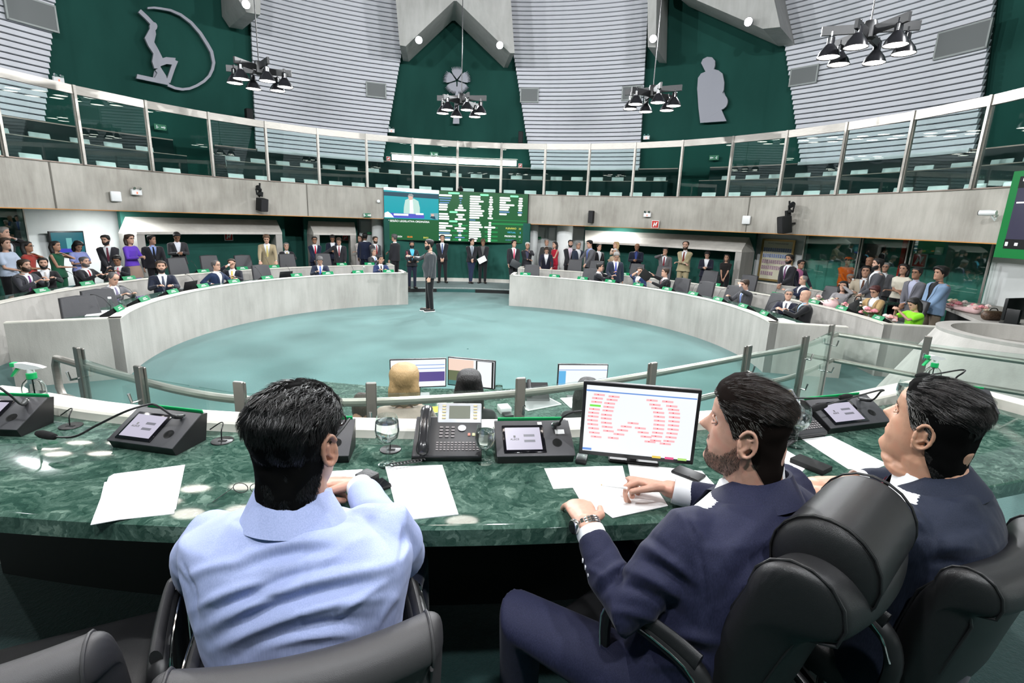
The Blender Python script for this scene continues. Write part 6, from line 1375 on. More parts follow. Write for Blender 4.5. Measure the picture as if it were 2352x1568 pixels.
# ---------------- man 3: dark navy, looking left
ar3={1:((.905,1.20,1.50),(.985,1.385,1.625)),-1:((1.31,1.47,1.64),(1.075,1.475,1.635))}
base3=(1.10,1.2,ZD)
SK3=heroskin('skin_hero_warm',(.56,.31,.205),(.58,.29,.19),(.47,.25,.165)); NV3=suit_cloth('cloth_midnight',(.008,.012,.026),(.013,.018,.036),500)
S3=dict(HS); S3['k']=[v*(1 if i<8 else .84) for i,v in enumerate(HS['k'])]; S3['nose']=1.35; S3['jowl']=[((0,-.034,.006),(.058,.044,.026)),((0,-.008,-.004),(.068,.06,.034))]; S3['w']=[v*1.05 for v in HS['w']]
lg3={1:((.86,1.5,1.37),(.86,1.5,.92)),-1:((1.15,1.62,1.37),(1.15,1.62,.92))}
r3,J3,M3,W3=hero('person with greying slicked-back hair in a dark navy suit and burgundy tie, looking left',base3,(1.125,1.290,1.775),(-.51,.855,0),-.17,0.,1.04,(1.10,1.2,1.28),(1.145,1.27,1.755),(-.70,-.71,0),(1.03,1.135,1.685),(1.285,1.385,1.70),ar3,lg3,SK3,NV3,S3,belly=.06,sw=1.15,chest=(1.13,1.2,1.53),neckr=.077,hands=[(1,(-.25,1,-.05),(0,0,-1),.5,None,.5),(-1,(-1,.05,-.05),(0,-.2,-1),.5,None,.6)])
F3=[(2080,1140,2140,1200,-.005,7),(2140,1200,2152,1300,-.005,7),(2160,1180,2270,1150,.006,18),(2150,1225,2270,1215,-.006,16),(2130,1265,2250,1262,.008,14),(2120,1295,2230,1300,-.007,12),(2030,1110,2110,1140,.004,10)]
jk3=sleeve_jacket(r3,J3,W3,ar3,NV3,.028,.06,1.15,-.1,{1:.06,-1:.06},.007,F3,fine=.003,arm=(.072,.08,.07,.06,.052,.044),flare=.1)
vcut(jk3,J3,.10,.4)
torb=MB(); torso(torb,J3,.012,.2,1.0,.055,1.15); W3(remesh(torb,'shirt',.01,2,WSH,r3,.4))
collar(W3,r3,J3,NV3,'jacket_collar',.102,.080,.042,(0,0,-.006),.8,.05,.007); collar(W3,r3,J3,WSH,'shirt_collar',.082,.074,.05,(-.004,.006,-.002),.35,.03,.003)
W3(tie_mesh(J3,.99,.5,.02,.042,.03,.055).build('tie',suit_cloth('tie_burgundy',(.10,.006,.02),(.16,.01,.035),300),r3)); cuff(W3,r3,ar3[1][1],ar3[1][0],.05,WSH,.038); cuff(W3,r3,ar3[-1][1],ar3[-1][0],.052,WSH,.039,.035)
pin=MB(); pin.lathe([(0,0),(.006,0),(.005,.003),(0,.003)],front_point(J3,.86,.075,.042,.06,1.15),12,Matrix.Rotation(-1.2,3,'Y')); W3(pin.build('lapel_pin',mat('gold',(.6,.4,.12),.3,1.),r3))
HM3=hairmat('hair_salt_pepper',(.007,.006,.006),(.045,.040,.038),-.2,.36); hl3={'line':(.90,.64,.52,-.02),'thick':.005,'top':.009,'seed':12}
hs=hair_shell(M3,hl3,'hair',HB,r3,64,26,SHN(S3,.094,.079),rough=.004); hs.location=-V(base3)
W3(strands(M3,'hair_strands',HM3,r3,14000,(-.05,lambda phi,t:t>hairline(phi,hl3)+.005),lambda phi,t:.012+.034*max(0,t-.55)/.45,SHN(S3,.094,.079),.0010,flow2,.13,.3,lambda phi,t:.004+.012*max(0,(t-.72)/.28),13))
GM3=hairmat('hair_grey',(.16,.155,.15),(.4,.39,.38)); W3(strands(M3,'grey_hairs',GM3,r3,650,(.45,lambda phi,t:t<.9 and t>hairline(phi,hl3)+.01 and .6<phi%(2*pi)<1.9),lambda phi,t:.018,S3,.0007,flow2,.15,.25,.008,14))
W3(strands(M3,'eyebrows',HM1,r3,900,(.6,EB),lambda phi,t:.011,S3,.0009,lambda phi,t,p:V(math.copysign(1,p.x),.2,.1),.6,.1,.0015,15,3,.0005,0))
tb=MB(); torso(tb,J3,.006,-.1,.3,.02,1.0)
for q,(kn,an) in lg3.items(): limb(tb,[J3['hip']+J3['X']*q*.09,V(kn),V(an)],[.095,.075,.055],16)
W3(remesh(tb,'trousers',.012,3,NV3,r3)); shoes(W3,r3,[lg3[1][1],lg3[-1][1]])
# ================================================================= FOREGROUND CHAIRS
M_lea=mat('leather_executive',(.013,.013,.014),.36,spec=.55,bump=.18,bscale=900.)
M_leaG=mat('leather_graphite',(.05,.048,.05),.42,spec=.5,bump=.18,bscale=900.)
def big_chair(label,C,f,ztop,w,m,roll=.07,head=None,base_z=None,armz=1.49,th=.085,recl=.06,armo=.035):
    """C: floor point under the centre of the backrest top; f: facing"""
    f=V(f[0],f[1],0).normalized(); X=V(0,0,1).cross(f); o=thing('executive_chair',label,'chair',(C[0],C[1],ZD)); B=V(C[0],C[1],0)
    def W(x): x.parent=o; x.location=-o.location; return x
    H=ztop; z0=1.32
    # side profile: (forward, z) closed loop
    pr=[]; r=roll
    front=[(recl*1.6+.0,z0),(recl*1.2+.02,z0+.12),(recl*.5+.012,z0+.27),(0,H-r*1.1)]
    pr+=front
    for i in range(9): A=math.radians(0+i*205/8); pr.append((-r+r*math.cos(A),H-r+r*math.sin(A)))
    pr+= [(-r*1.2,H-r*1.7),(-th+recl*.5-.01,z0+.25),(-th+recl*1.2,z0+.1),(-th+recl*1.6,z0-.02)]
    def sec(x,k,cx=None):
        cy=sum(p[0] for p in pr)/len(pr); cz=sum(p[1] for p in pr)/len(pr)
        curve=.045*(2*x/w)**2     # wraps forward at the sides
        out=[]
        for (a,z) in pr:
            # shrink towards the medial line of the slab
            mid=-th*.5+recl*1.6*max(0,(H-z)/(H-z0)); zz=z-k*.02*(1 if z>H-r else 0)
            out.append(B+X*x+f*(mid+(a-mid)*(1-k)+curve)+V(0,0,zz))
        return out
    vs=[];xs=[];n=len(pr)
    for i in range(21):
        u=-1+2*i/20; x=w/2*u; 
        if abs(u)>.88: q=(abs(u)-.88)/.12; k=1-math.sqrt(max(0,1-q*q)); k=min(k,.85)
        else: k=0
        vs+=sec(x,k)
    fs=[(i*n+j,i*n+(j+1)%n,(i+1)*n+(j+1)%n,(i+1)*n+j) for i in range(20) for j in range(n)]+[tuple(range(n)),tuple(20*n+j for j in range(n))]
    bk=MB().add(vs,fs).build('backrest',m,o,angle=70); sb=bk.modifiers.new('s','SUBSURF'); sb.levels=1; sb.render_levels=2; W(bk)
    for s in (-1,1):
        pts=[p for p in sec(s*w/2*.86,.035)]; pts=pts[:-1]; W(MB().tube(pts,.0035,8).build('piping',m,o))
    if head:
        hw,hr,hz,inset=head; pr2=[]
        for i in range(15): A=math.radians(-35+i*250/14); pr2.append((-hr+.03+hr*math.cos(A)*1.0,hz-hr+hr*1.05*math.sin(A)))
        pr2+=[(-hr*1.25+.03,hz-hr*2.0),(-hr*.6+.03,hz-hr*2.1)]
        n2=len(pr2); vs=[]
        for i in range(17):
            u=-1+2*i/16; x=hw/2*u; k=0
            if abs(u)>.86: q=(abs(u)-.86)/.14; k=min(.7,1-math.sqrt(max(0,1-q*q)))
            for (a,z) in pr2: ca,cz=-hr+.03,hz-hr; vs.append(B+X*x+f*(ca+(a-ca)*(1-k*.6))+V(0,0,cz+(z-cz)*(1-k*.6)))
        fs=[(i*n2+j,i*n2+(j+1)%n2,(i+1)*n2+(j+1)%n2,(i+1)*n2+j) for i in range(16) for j in range(n2)]+[tuple(range(n2)),tuple(16*n2+j for j in range(n2))]
        hd=MB().add(vs,fs).build('headrest',m,o,angle=70); sb=hd.modifiers.new('s','SUBSURF'); sb.levels=1; sb.render_levels=2; W(hd)
        for s in(-1,1):
            for dx in (.86,.83): W(MB().tube([B+X*(s*hw/2*dx)+f*(a-.0)*1.0+V(0,0,z)+(V(0,0,.0025) if a>-9 else V()) for (a,z) in [((-hr+.03)+(a+hr-.03)*.985,(hz-hr)+(z-hz+hr)*.985) for a,z in pr2[:15]]],.0022,6).build('stitching',m,o))
    # seat
    Mx=Matrix((X,f,V(0,0,1))).transposed(); W(MB().bbox(B+f*.31+V(0,0,1.24),(w*.94,.48,.11),.045,Mx,4).build('seat_cushion',M_lea,o))
    for s in(-1,1):
        P=[B+X*s*(w/2+armo)+f*a+V(0,0,z) for a,z in ((.06,1.30),(.05,armz-.07),(.10,armz),(.26,armz+.015),(.32,armz-.02),(.30,1.26),(.22,1.20))]
        W(MB().tube(smooth(P,5),[(.014,.022)]*31,12).build('armrest_frame',M_chrome if s==9 else M_black,o)); 
        P2=[B+X*s*(w/2+armo)+f*a+V(0,0,z) for a,z in ((.08,armz+.012),(.14,armz+.022),(.26,armz+.026),(.305,armz+.012))]; W(MB().tube(smooth(P2,4),[(.012,.027)]*13,12).build('arm_pad',m,o))
        W(MB().tube([p+X*s*.022+V(0,0,.004) for p in smooth(P[1:6],4)],.0025,6).build('chrome_edge',M_chrome,o))
    W(MB().tube([B+f*.28+V(0,0,1.2),B+f*.28+V(0,0,.93)],.03,12).build('gas_lift',M_chrome,o)); b=MB()
    for i in range(5): A=2*pi*i/5+.3; c=B+f*.28; b.tube([c+V(0,0,.93),c+V(.3*math.cos(A),.3*math.sin(A),.88)],[.028,.018],8); ell(b,c+V(.3*math.cos(A),.3*math.sin(A),.86),(.02,.03,.03),None,10)
    W(b.build('star_base',M_black,o)); return o
# chair of man 1
a=V(onz(1010,1400,1.66)); b_=V(onz(345,1552,1.66)); d=(a-b_); c=(a+b_)/2; d.z=0; d.normalize()
big_chair('graphite leather chair of the man in light blue, its top edge at the bottom',(c.x,c.y),(-d.y,d.x),1.665,(a-b_).length+.02,M_leaG,roll=.05,recl=.03,armz=1.47,armo=-.02)
# chair of man 2 with headrest
L2=V(-.74,-.67,0); f2=V(-.67,.74,0); c0=V(.50,.77,0); c=c0-L2*.25+f2*.085+V(.055,.03,0)
big_chair('black leather chair with a large rolled headrest behind the man in the navy suit',(c.x,c.y),(f2.x,f2.y),1.79,.5,M_lea,roll=.09,head=(.33,.100,1.855,.08),recl=.05,th=.10)
# chair of man 3
a=V(onz(2190,1305,1.70)); b_=V(onz(2360,1178,1.70)); d=(b_-a); d.z=0; w3=.5; d.normalize(); c=a+d*w3/2
big_chair('black leather chair of the man in the dark navy suit at the lower right',(c.x,c.y),(-d.y,d.x),1.70,w3,M_lea,roll=.06,recl=.03,armz=1.50)
# empty chair at lower left
a=V(onz(262,1440,1.66)); b_=V(onz(-60,1520,1.66)); d=(a-b_); d.z=0; d.normalize(); c=a-d*.25
big_chair('empty graphite leather chair at the lower left corner',(c.x,c.y),(-d.y,d.x),1.665,.5,M_leaG,roll=.05,recl=.05)
# ================================================================= THINGS ON THE MARBLE DESK
ZT=1.5805
def on(px,py,z=1.58): return V(onz(px,py,z))
M_unit=mat('unit_graphite',(.045,.045,.05),.45,bump=.1,bscale=600.)
def conf_unit(A,B,label,mic,name='conference_unit',D=.165,w=None,greenw=None,paperlabel=False):
    """A,B: front left / front right foot corners"""
    A=V(A);B=V(B); x=(B-A); x.z=0; w=w or x.length; x.normalize(); y=V(0,0,1).cross(x)
    o=thing(name,label,'conference unit',(A.x,A.y,ZT)); Mw=frame((A.x,A.y,ZT),x,y,V(0,0,1)); o.matrix_world=Mw
    h0,h1=.030,.098; b=MB()
    b.prism([(0,.012,0),(0,D-.02,0),(0,D,h1),(0,D-.03,h1+.004),(0,0,h0)],(w,0,0)); b.build('housing',M_black,o,smooth=False)
    th=math.atan2(h1-h0+.004,D-.03); Mt=Matrix.Rotation(th,4,'X'); L=math.hypot(D-.03,h1-h0); MT=Matrix.Translation((0,0,h0+.0005))@Mt
    p=MB(); p.bbox(MT@V(w/2,L/2,.002),(w+.008,L+.006,.006),.0028,Mt.to_3x3(),2); p.build('top_plate',M_unit,o)
    tw,tl=w*.56,L*.80; tc=V(w*.36,L*.46,.006); t=MB(); t.bbox(MT@tc,(tw,tl,.006),.0028,Mt.to_3x3(),2); tab=t.build('tablet',mat('tablet_black',(.006,.006,.008),.08),o)
    s=MB(); s.box(MT@(tc+V(-.002,0,.0034)),(tw*.84,tl*.80,.0006),Mt.to_3x3()); s.build('tablet_screen',M_scr,tab)
    k=MB(); 
    for dy in (.012,-.012): k.box(MT@(tc+V(tw*.13,dy,.0041)),(tw*.26,.010,.0004),Mt.to_3x3())
    k.build('screen_button',emis('btn_grey',(.28,.28,.34),.6),tab); txt('screen_logo','ALECE',.011,MT@Matrix.Translation(tc+V(-tw*.22,-.004,.0041)),mat('ink_grey',(.15,.15,.15)),tab); ell_=MB(); ell_.box(MT@(tc+V(-tw*.22,.008,.0041)),(.007,.009,.0004),Mt.to_3x3()); ell_.build('screen_emblem',mat('ink_grey',(.15,.15,.15)),tab)
    hcyl=MB(); hcyl.lathe([(0,0),(.0155,0),(.0175,.0012),(.0175,0)],MT@V(w*.80,L*.34,.0052),20,Mt.to_3x3()); hcyl.build('card_recess',M_blackm,o)
    g=MB(); gw=w*(greenw or .92); g.bbox((w/2,D-.006,h1-.004),(gw,.006,.036),.002,Matrix.Rotation(.25,3,'X'),1); g.build('green_plate',mat('plate_green',(.01,.42,.13),.4),o)
    sk=MB(); sk.lathe([(0,0),(.011,0),(.0115,.008),(.007,.012),(0,.012)],MT@V(w*.80,L*.84,.005),16,Mt.to_3x3()); sk.build('microphone_socket',M_chrome,o)
    if mic:
        pts=[o.matrix_world.inverted()@V(onz(*q)) for q in mic]; pts[0]=MT@V(w*.80,L*.84,.012); P=smooth(pts[:-1],6); n=len(P)
        rr=[.0085 if i<n*.16 else (.0038 if i<n*.9 else .003) for i in range(n)]; gn=MB(); gn.tube(P,rr,10); gm=gn.build('gooseneck',M_black,o)
        a,b2=P[-1],pts[-1]; fo=MB(); d=(b2-a).normalized(); Mq=frame((0,0,0),d.orthogonal(),d.cross(d.orthogonal()),d).to_3x3(); Lf=(b2-a).length
        fo.lathe([(.004,-.004),(.010,.0),(.0135,Lf*.35),(.0135,Lf*.7),(.009,Lf*.95),(0,Lf)],a,16,Mq); fo.build('foam_cap',mat('foam_black',(.012,.012,.013),.95,bump=.9,bscale=900.),gm)
    if paperlabel: l=MB(); l.box(MT@V(w*.86,L*.66,.0056),(.034,.02,.0006),Mt.to_3x3()); l.build('sticker',M_paper,o); l=MB(); l.box(MT@V(w*.60,L*.90,.0096),(.016,.012,.0006),Mt.to_3x3()); l.build('sticker',M_paper,o)
    return o
bpy.context.view_layer.update()
conf_unit(on(252,1030),on(398,1050),'tablet unit with green plate left of the man in light blue, microphone bent left',[(409,973,1.66),(398,955,1.70),(362,932,1.745),(340,929,1.75),(290,944,1.735),(225,975,1.69),(172,1002,1.66),(125,1003,1.655),(84,994,1.655)])
conf_unit(on(-130,1000),on(42,1006),'black tablet unit with green plate cut off by the left edge',[(60,940,1.66),(48,928,1.70),(20,905,1.76),(-20,880,1.80),(-60,880,1.80),(-120,900,1.79),(-160,900,1.79)])
conf_unit(on(640,1070),on(800,1066),'tablet unit mostly hidden behind the head of the man in light blue',[(780,985,1.66),(775,965,1.70),(760,955,1.72),(700,950,1.73),(650,950,1.73),(600,955,1.73)])
conf_unit(on(1143,1068),on(1318,1064),'black tablet unit with paper sticker left of the large monitor, microphone reaching over the screen',[(1275,1000,1.66),(1284,972,1.71),(1293,958,1.745),(1310,948,1.765),(1330,944,1.772),(1400,940,1.775),(1470,936,1.778),(1540,929,1.78),(1577,919,1.785)],paperlabel=True)
conf_unit(on(1905,1000),on(2045,982),'black tablet unit with green plate and bent microphone before the man in dark navy',[(1989,935,1.66),(2004,918,1.70),(2022,900,1.745),(2030,896,1.752),(2015,897,1.752),(1960,912,1.735),(1896,930,1.72),(1862,940,1.715)])
conf_unit(on(1700,1010),on(1830,1000),'tablet unit hidden behind the head of the man in the navy suit, microphone tip showing',[(1790,935,1.66),(1780,920,1.70),(1790,915,1.72),(1830,914,1.725),(1880,914,1.73),(1930,913,1.735),(1956,910,1.735)])
conf_unit(on(2140,945),on(2290,965),'tablet unit behind the head of the man in dark navy, microphone rising above him',[(2184,890,1.66),(2196,873,1.72),(2213,855,1.77),(2216,850,1.775),(2200,850,1.775),(2160,857,1.77),(2132,861,1.765),(2104,863,1.765)])
# desk phones
def desk_phone(A,B,label,w=.24,vis=True):
    A=V(A);B=V(B); x=(B-A); x.z=0; x.normalize(); y=V(0,0,1).cross(x); o=thing('desk_phone',label,'telephone',(A.x,A.y,ZT)); o.matrix_world=frame((A.x,A.y,ZT),x,y,V(0,0,1))
    gm=mat('phone_graphite',(.035,.035,.038),.4); D=.19; th=.42; Mt=Matrix.Rotation(th,4,'X'); MT=Matrix.Translation((0,0,.018))@Mt
    MB().prism([(0,.01,0),(0,.15,0),(0,.17,.085),(0,0,.016)],(w,0,0)).build('base',M_black,o,smooth=False)
    b=MB(); b.bbox(MT@V(w/2,.095,.0),(w,.19,.014),.006,Mt.to_3x3(),3); b.build('front_panel',gm,o)
    b=MB(); sx=w*.32; b.bbox(MT@V(sx+(w-sx)/2,.195,.014),(w-sx,.085,.012),.005,Matrix.Rotation(th+.35,3,'X'),3); b.build('display_panel',mat('phone_silver',(.42,.43,.45),.4,.3),o)
    c=MT@V(sx+(w-sx)/2,.195,.014); R2=Matrix.Rotation(th+.35,4,'X'); MD=Matrix.Translation(c)@R2
    b=MB(); b.box(MD@V(0,.004,.0065),(.078,.052,.001),R2.to_3x3()); b.build('display',mat('lcd_green',(.19,.2,.16),.2),o)
    b=MB()
    for s in(-1,1):
        for i in range(5): b.bbox(MD@V(s*.058,.03-.0125*i,.007),(.014,.007,.003),.001,R2.to_3x3(),1)
    b.build('soft_keys',mat('key_cream',(.6,.52,.3),.5),o)
    b=MB()
    for i in range(3):
        for j in range(4): b.bbox(MT@V(sx+.018+i*.021,.132-j*.0145,.009),(.013,.009,.004),.0015,Mt.to_3x3(),1)
    for i in range(12):
        for j in range(4): b.bbox(MT@V(sx+.008+i*.0128,.060-j*.0105,.0085),(.0088,.0068,.003),.001,Mt.to_3x3(),1)
    b.build('keypad',mat('key_grey',(.22,.2,.2),.35),o)
    b=MB(); b.lathe([(0,0),(.014,0),(.015,.003),(.006,.004),(0,.003)],MT@V(sx+.092,.128,.008),20,Mt.to_3x3()); b.build('navigation_ring',mat('phone_silver',(.42,.43,.45)),o)
    for (i,cc) in ((0,(.5,.2,.15)),(1,(.6,.6,.3)),(2,(.5,.5,.3))): b=MB(); b.bbox(MT@V(sx+.118+.016*i,.098,.009),(.010,.014,.004),.0015,Mt.to_3x3(),1); b.build('function_key',mat('fkey_%d'%i,cc,.4),o)
    h=MB(); hx=sx*.5; P=[MT@V(hx,.005,.035),MT@V(hx,.03,.046),MT@V(hx,.095,.056),MT@V(hx,.16,.05),MT@V(hx,.20,.034)]; limb(h,smooth(P,4),[(.022,.014) if (i<4 or i>12) else (.019,.013) for i in range(17)],14); h.build('handset',mat('handset_black',(.02,.02,.022),.22,coat=.3),o)
    cd_=MB(); pts=[MT@V(hx,.0,.025)+V(-.02*math.sin(t*.9)*0,-.01*t*0,0)+V(.01*math.cos(t*3.)-.03*t/6,-.012-.006*t/3+.01*math.sin(t*3.),-.02) for t in np.linspace(0,20,160)]; cd_.tube(pts,.0022,5); cd_.build('coiled_cord',M_black,o); return o
desk_phone(on(945,1062),on(1074,1062),'grey and black desk telephone with screen, right of the tall wine glass')
desk_phone(on(1795,1018),on(1905,1003),'desk telephone partly hidden by the head of the man in the navy suit')
# glasses
M_wg=bpy.data.materials.new('drinking_glass'); M_wg.use_nodes=True; _b=M_wg.node_tree.nodes['Principled BSDF']; _b.inputs['Transmission Weight'].default_value=1.; _b.inputs['Roughness'].default_value=0.; _b.inputs['IOR'].default_value=1.45; _b.inputs['Base Color'].default_value=(.97,1,.99,1)
M_gob=glass('goblet_thin_glass',(.96,.985,.98),refl=1.6)
M_wat=bpy.data.materials.new('water'); M_wat.use_nodes=True; _b=M_wat.node_tree.nodes['Principled BSDF']; _b.inputs['Transmission Weight'].default_value=1.; _b.inputs['Roughness'].default_value=0.; _b.inputs['IOR'].default_value=1.33
def goblet(p,H,R,label,cat='glass',fill=.8,stem=.45):
    o=thing('water_goblet',label,cat,(p[0],p[1],ZT)); s=H*stem; hb=H-s
    prof=[(0,0),(R*.78,0),(R*.8,.002),(R*.3,.006),(.005,.012),(.0042,s*.5),(.0055,s*.95),(R*.45,s+hb*.08),(R*.85,s+hb*.25),(R,s+hb*.5),(R*.93,s+hb*.8),(R*.80,H),(R*.78,H-.0005),(R*.905,s+hb*.8),(R*.975,s+hb*.5),(R*.83,s+hb*.26),(R*.42,s+hb*.1),(0,s+hb*.05)]
    MB().lathe(prof,(0,0,0),32).build('goblet_glass',M_gob,o,angle=80)
    MB().lathe([(0,s+hb*.055),(R*.415,s+hb*.105),(R*.825,s+hb*.265),(R*.968,s+hb*.5),(R*.93,s+hb*fill),(0,s+hb*fill)],(0,0,0),32).build('water',M_wat,o,angle=50)
    return o
goblet(on(891,1068),.178,.041,'tall wine glass of water left of the desk telephone',stem=.42)
goblet(on(1113,1062),.135,.035,'shorter stemmed glass of water between telephone and tablet unit',stem=.32)
goblet(on(1826,1025),.165,.040,'glass of water beside the telephone behind the man in the navy suit',stem=.4); goblet(on(2072,945),.15,.042,'glass of water behind the forehead of the man in dark navy',stem=.35)
# spray bottles
def spray(p,yaw,label,S=1.):
    o=thing('spray_bottle',label,'spray bottle',(p[0],p[1],p[2]),yaw); G=mat('spray_green',(.01,.45,.13),.4)
    MB().lathe([(0,0),(.034,0),(.037,.006),(.037,.085),(.030,.105),(.014,.122),(.0135,.135),(.012,.135),(.012,.122),(.028,.103),(.0345,.085),(.0345,.006),(0,.004)],(0,0,0),28).build('clear_bottle',M_wg,o,angle=60)
    MB().lathe([(0,.006),(.033,.006),(.033,.06),(0,.06)],(0,0,0),24).build('liquid',M_wat,o); MB().lathe([(.0165,.118),(.0165,.140),(.012,.142),(0,.142)],(0,0,0),20).build('screw_cap',G,o)
    b=MB(); b.lathe([(.012,.142),(.011,.158),(0,.158)],(0,0,0),16); b.prism([(.03,-.010,.158),(.052,-.008,.162),(.03,-.010,.172),(-.02,-.010,.182),(-.052,-.010,.180),(-.052,-.010,.166),(-.012,-.010,.156)],(0,.02,0)); b.build('spray_head',wl,o,smooth=False)
    b=MB(); b.bbox((-.055,0,.174),(.018,.022,.017),.003); b.prism([(-.030,-.006,.164),(-.045,-.006,.164),(-.072,-.006,.128),(-.064,-.006,.126)],(0,.012,0)); b.build('trigger',G,o,smooth=False); MB().tube([(0,0,.13),(0,0,.01)],.0025,6).build('dip_tube',wl,o); return o
spray(V(onz(86,935,1.62)),.1,'spray bottle with green trigger on the stone ledge at left'); spray(V(onz(2134,893,1.62)),.15,'spray bottle with green trigger at the right corner of the ledge')
# cable grommets
for (px,py,l) in ((163,979,'round black cable outlet beside the leftmost tablet unit'),(511,1013,'round black cable outlet left of the man in light blue'),(897,1033,'round black cable outlet behind the tall wine glass')):
    c=on(px,py); o=thing('cable_grommet',l,'cable outlet',(c.x,c.y,ZT)); MB().lathe([(0,0),(.036,0),(.038,.002),(.037,.0035),(.034,.004),(0,.004)],(0,0,0),32).build('cover',mat('grommet_black',(.02,.021,.022),.35),o); MB().box((.004,-.006,.0045),(.028,.012,.002)).build('slot',M_blackm,o)
    MB().tube(smooth([(.0,-.004,.003),(.0,.0,.04),(-.003,.02,.06),(-.02,.03,.058),(-.06,.03,.03)],5),.0022,6).build('cable',M_black,o)
# papers
def paper(pts,label,z=ZT,t=.0012,name='paper_sheets',lines=None,cat='paper'):
    P=[V(onz(x,y,z)) for x,y in pts]; c=sum(P,V(0,0,0))/len(P); o=MB().prism([p-c for p in P],(0,0,t)).build(name,M_paper,smooth=False); o.location=c; tag(o,label,cat)
    return o,P,c
o,P_,c_=paper([(250,1096),(262,1089),(425,1068),(404,1170),(208,1206)],'stack of white letterhead sheets left of the man in light blue',t=.002)
o2,_,_=paper([(240,1108),(415,1075),(400,1180),(218,1200)],'lower sheets fanned out under the letterhead stack at left',ZT-.0002,t=.0015)
e=(P_[3]-P_[2]).normalized(); M=frame(P_[1]*.42+P_[2]*.58+V(0,0,.0023)-c_+e*.028,-(P_[0]-P_[2]),-e); txt('letterhead','ALECE',.010,M,mat('ink_light',(.45,.45,.45)),o,ext=.00005)
b=MB(); 
o,P_,c_=paper([(885,1073),(1016,1069),(1053,1182),(917,1197)],'blank white sheets in front of the desk telephone',t=.003)
paper([(765,1082),(833,1078),(825,1100),(740,1112),(735,1090)],'white sheet beyond the hands of the man in light blue')
paper([(1250,1076),(1372,1071),(1430,1070),(1440,1112),(1271,1123)],'white sheets below the tablet unit, left of the pen')
paper([(1316,1121),(1440,1100),(1500,1110),(1534,1162),(1407,1190),(1383,1172),(1345,1171)],'white sheets under the hands of the man in the navy suit',ZT+.0014,.002)
paper([(1442,1065),(1612,1082),(1640,1112),(1560,1130),(1448,1098)],'white sheets under the black smartphone by the monitor',ZT-.0001)
paper([(1842,1009),(1908,1001),(2038,1066),(2000,1082),(1948,1077)],'white sheets before the man in dark navy')
paper([(1785,1040),(1808,1035),(1860,1066),(1840,1085),(1780,1075)],'white sheet between the two men in navy')
# small things
def slab(A,B,C,t,label,name,m,cat,z=ZT,scr=None):
    A,B,C=[V(onz(*q,z)) for q in (A,B,C)]; x=(B-A); w=x.length; x.normalize(); y=(C-A); y=(y-x*y.dot(x)); h=y.length; y.normalize(); o=thing(name,label,cat,A); o.matrix_world=frame(A,x,y); 
    zz=o.matrix_world.to_3x3()@V(0,0,1); s=1 if zz.z>0 else -1
    MB().bbox((w/2,h/2,s*t/2),(w,h,t),min(t*.45,.004),None,2).build('case',m,o); 
    if scr: MB().box((w/2,h/2,s*(t+.0003)),(w*.92,h*.95,.0006)).build('screen_glass',scr,o)
    return o
sg=mat('screen_off',(.008,.008,.01),.06)
slab((1540,1085),(1560,1072),(1600,1112),.009,'black smartphone lying by the base of the large monitor','smartphone',M_black,'phone',ZT+.0012,sg)
slab((1812,1062),(1835,1052),(1885,1095),.02,'black leather case between the two men in navy','leather_case',M_blackm,'case')
slab((845,1120),(815,1108),(850,1096),.03,'black case beside the hand of the man in light blue','leather_case',M_leather,'case'); slab((860,1135),(838,1118),(880,1105),.012,'black smartphone by the right elbow of the man in light blue','smartphone',M_black,'phone',ZT,sg)
c=on(1334,1065); o=thing('card_holder','small black box with a clear lid beside the tablet unit','box',(c.x,c.y,ZT),-.25); MB().bbox((0,.02,.009),(.038,.055,.018),.004).build('case',M_black,o); MB().bbox((0,.02,.019),(.03,.044,.004),.001).build('lid',M_glassc,o)
o=thing('eyeglasses','thin eyeglasses lying left of the man in light blue','glasses',on(530,1140)); b=MB()
for s in(0,1): b.tube([V(.02+.05*s+.022*math.cos(A),.02+.0*math.sin(A),.018+.016*math.sin(A)) for A in np.linspace(0,2*pi,15)],.0012,5)
b.tube([(.0,.02,.02),(-.03,-.04,.004)],.001,5); b.tube([(.092,.02,.02),(.1,-.05,.004)],.001,5); b.build('frame',M_black,o)
# large monitor on the desk
def monitor(BL,BR,TL,zb,label,th=.022,bez=.012,name='monitor',stand=True,zdesk=ZT,mat_s=None):
    A=V(onz(*BL,zb)); B=V(onz(*BR,zb)); x=(B-A); w=x.length; x.normalize(); n=x.cross(V(0,0,1))   # towards viewer?
    if n.dot(V(CAM)-A)<0: n=-n
    d=V(ray(*TL)); t=(A-V(CAM)).dot(n)/d.dot(n); T=V(CAM)+d*t; h=T.z-A.z
    o=thing(name,label,'monitor',A); o.matrix_world=frame(A,x,V(0,0,1),n); 
    b=MB(); b.bbox((w/2,h/2,-th/2),(w,h,th),.004,None,2); b.build('bezel',M_black,o); s=MB(); s.box((w/2,h/2+bez*.2,.0006),(w-2*bez,h-2*bez*1.15,.001)); s.build('display',mat_s,o)
    if stand: 
        s=MB(); s.tube([(w/2,h*.4,-th-.01),(w/2,zdesk-zb+.01,-.09)],.02,10); s.bbox((w/2,zdesk-zb+.006,-.10),(w*.45,.012,.14),.004,None,1); s.build('stand',M_black,o)
    return o,w,h
DWH=emis('display_white',(.93,.97,1.),1.02)
o,w,h=monitor((1329,1042),(1592,1068),(1339,875),1.615,'large black desktop monitor showing a white page with rows of pink name boxes',mat_s=DWH)
b=MB(); b.box((w/2,h*.885,.0018),(w*.93,.004,.0006)); b.box((w*.13,h*.89,.002),(w*.2,.005,.0006)); b.build('page_header',emis('page_blue',(.13,.3,.75),1.),o)
pk=MB(); pk2=MB(); gr=MB()
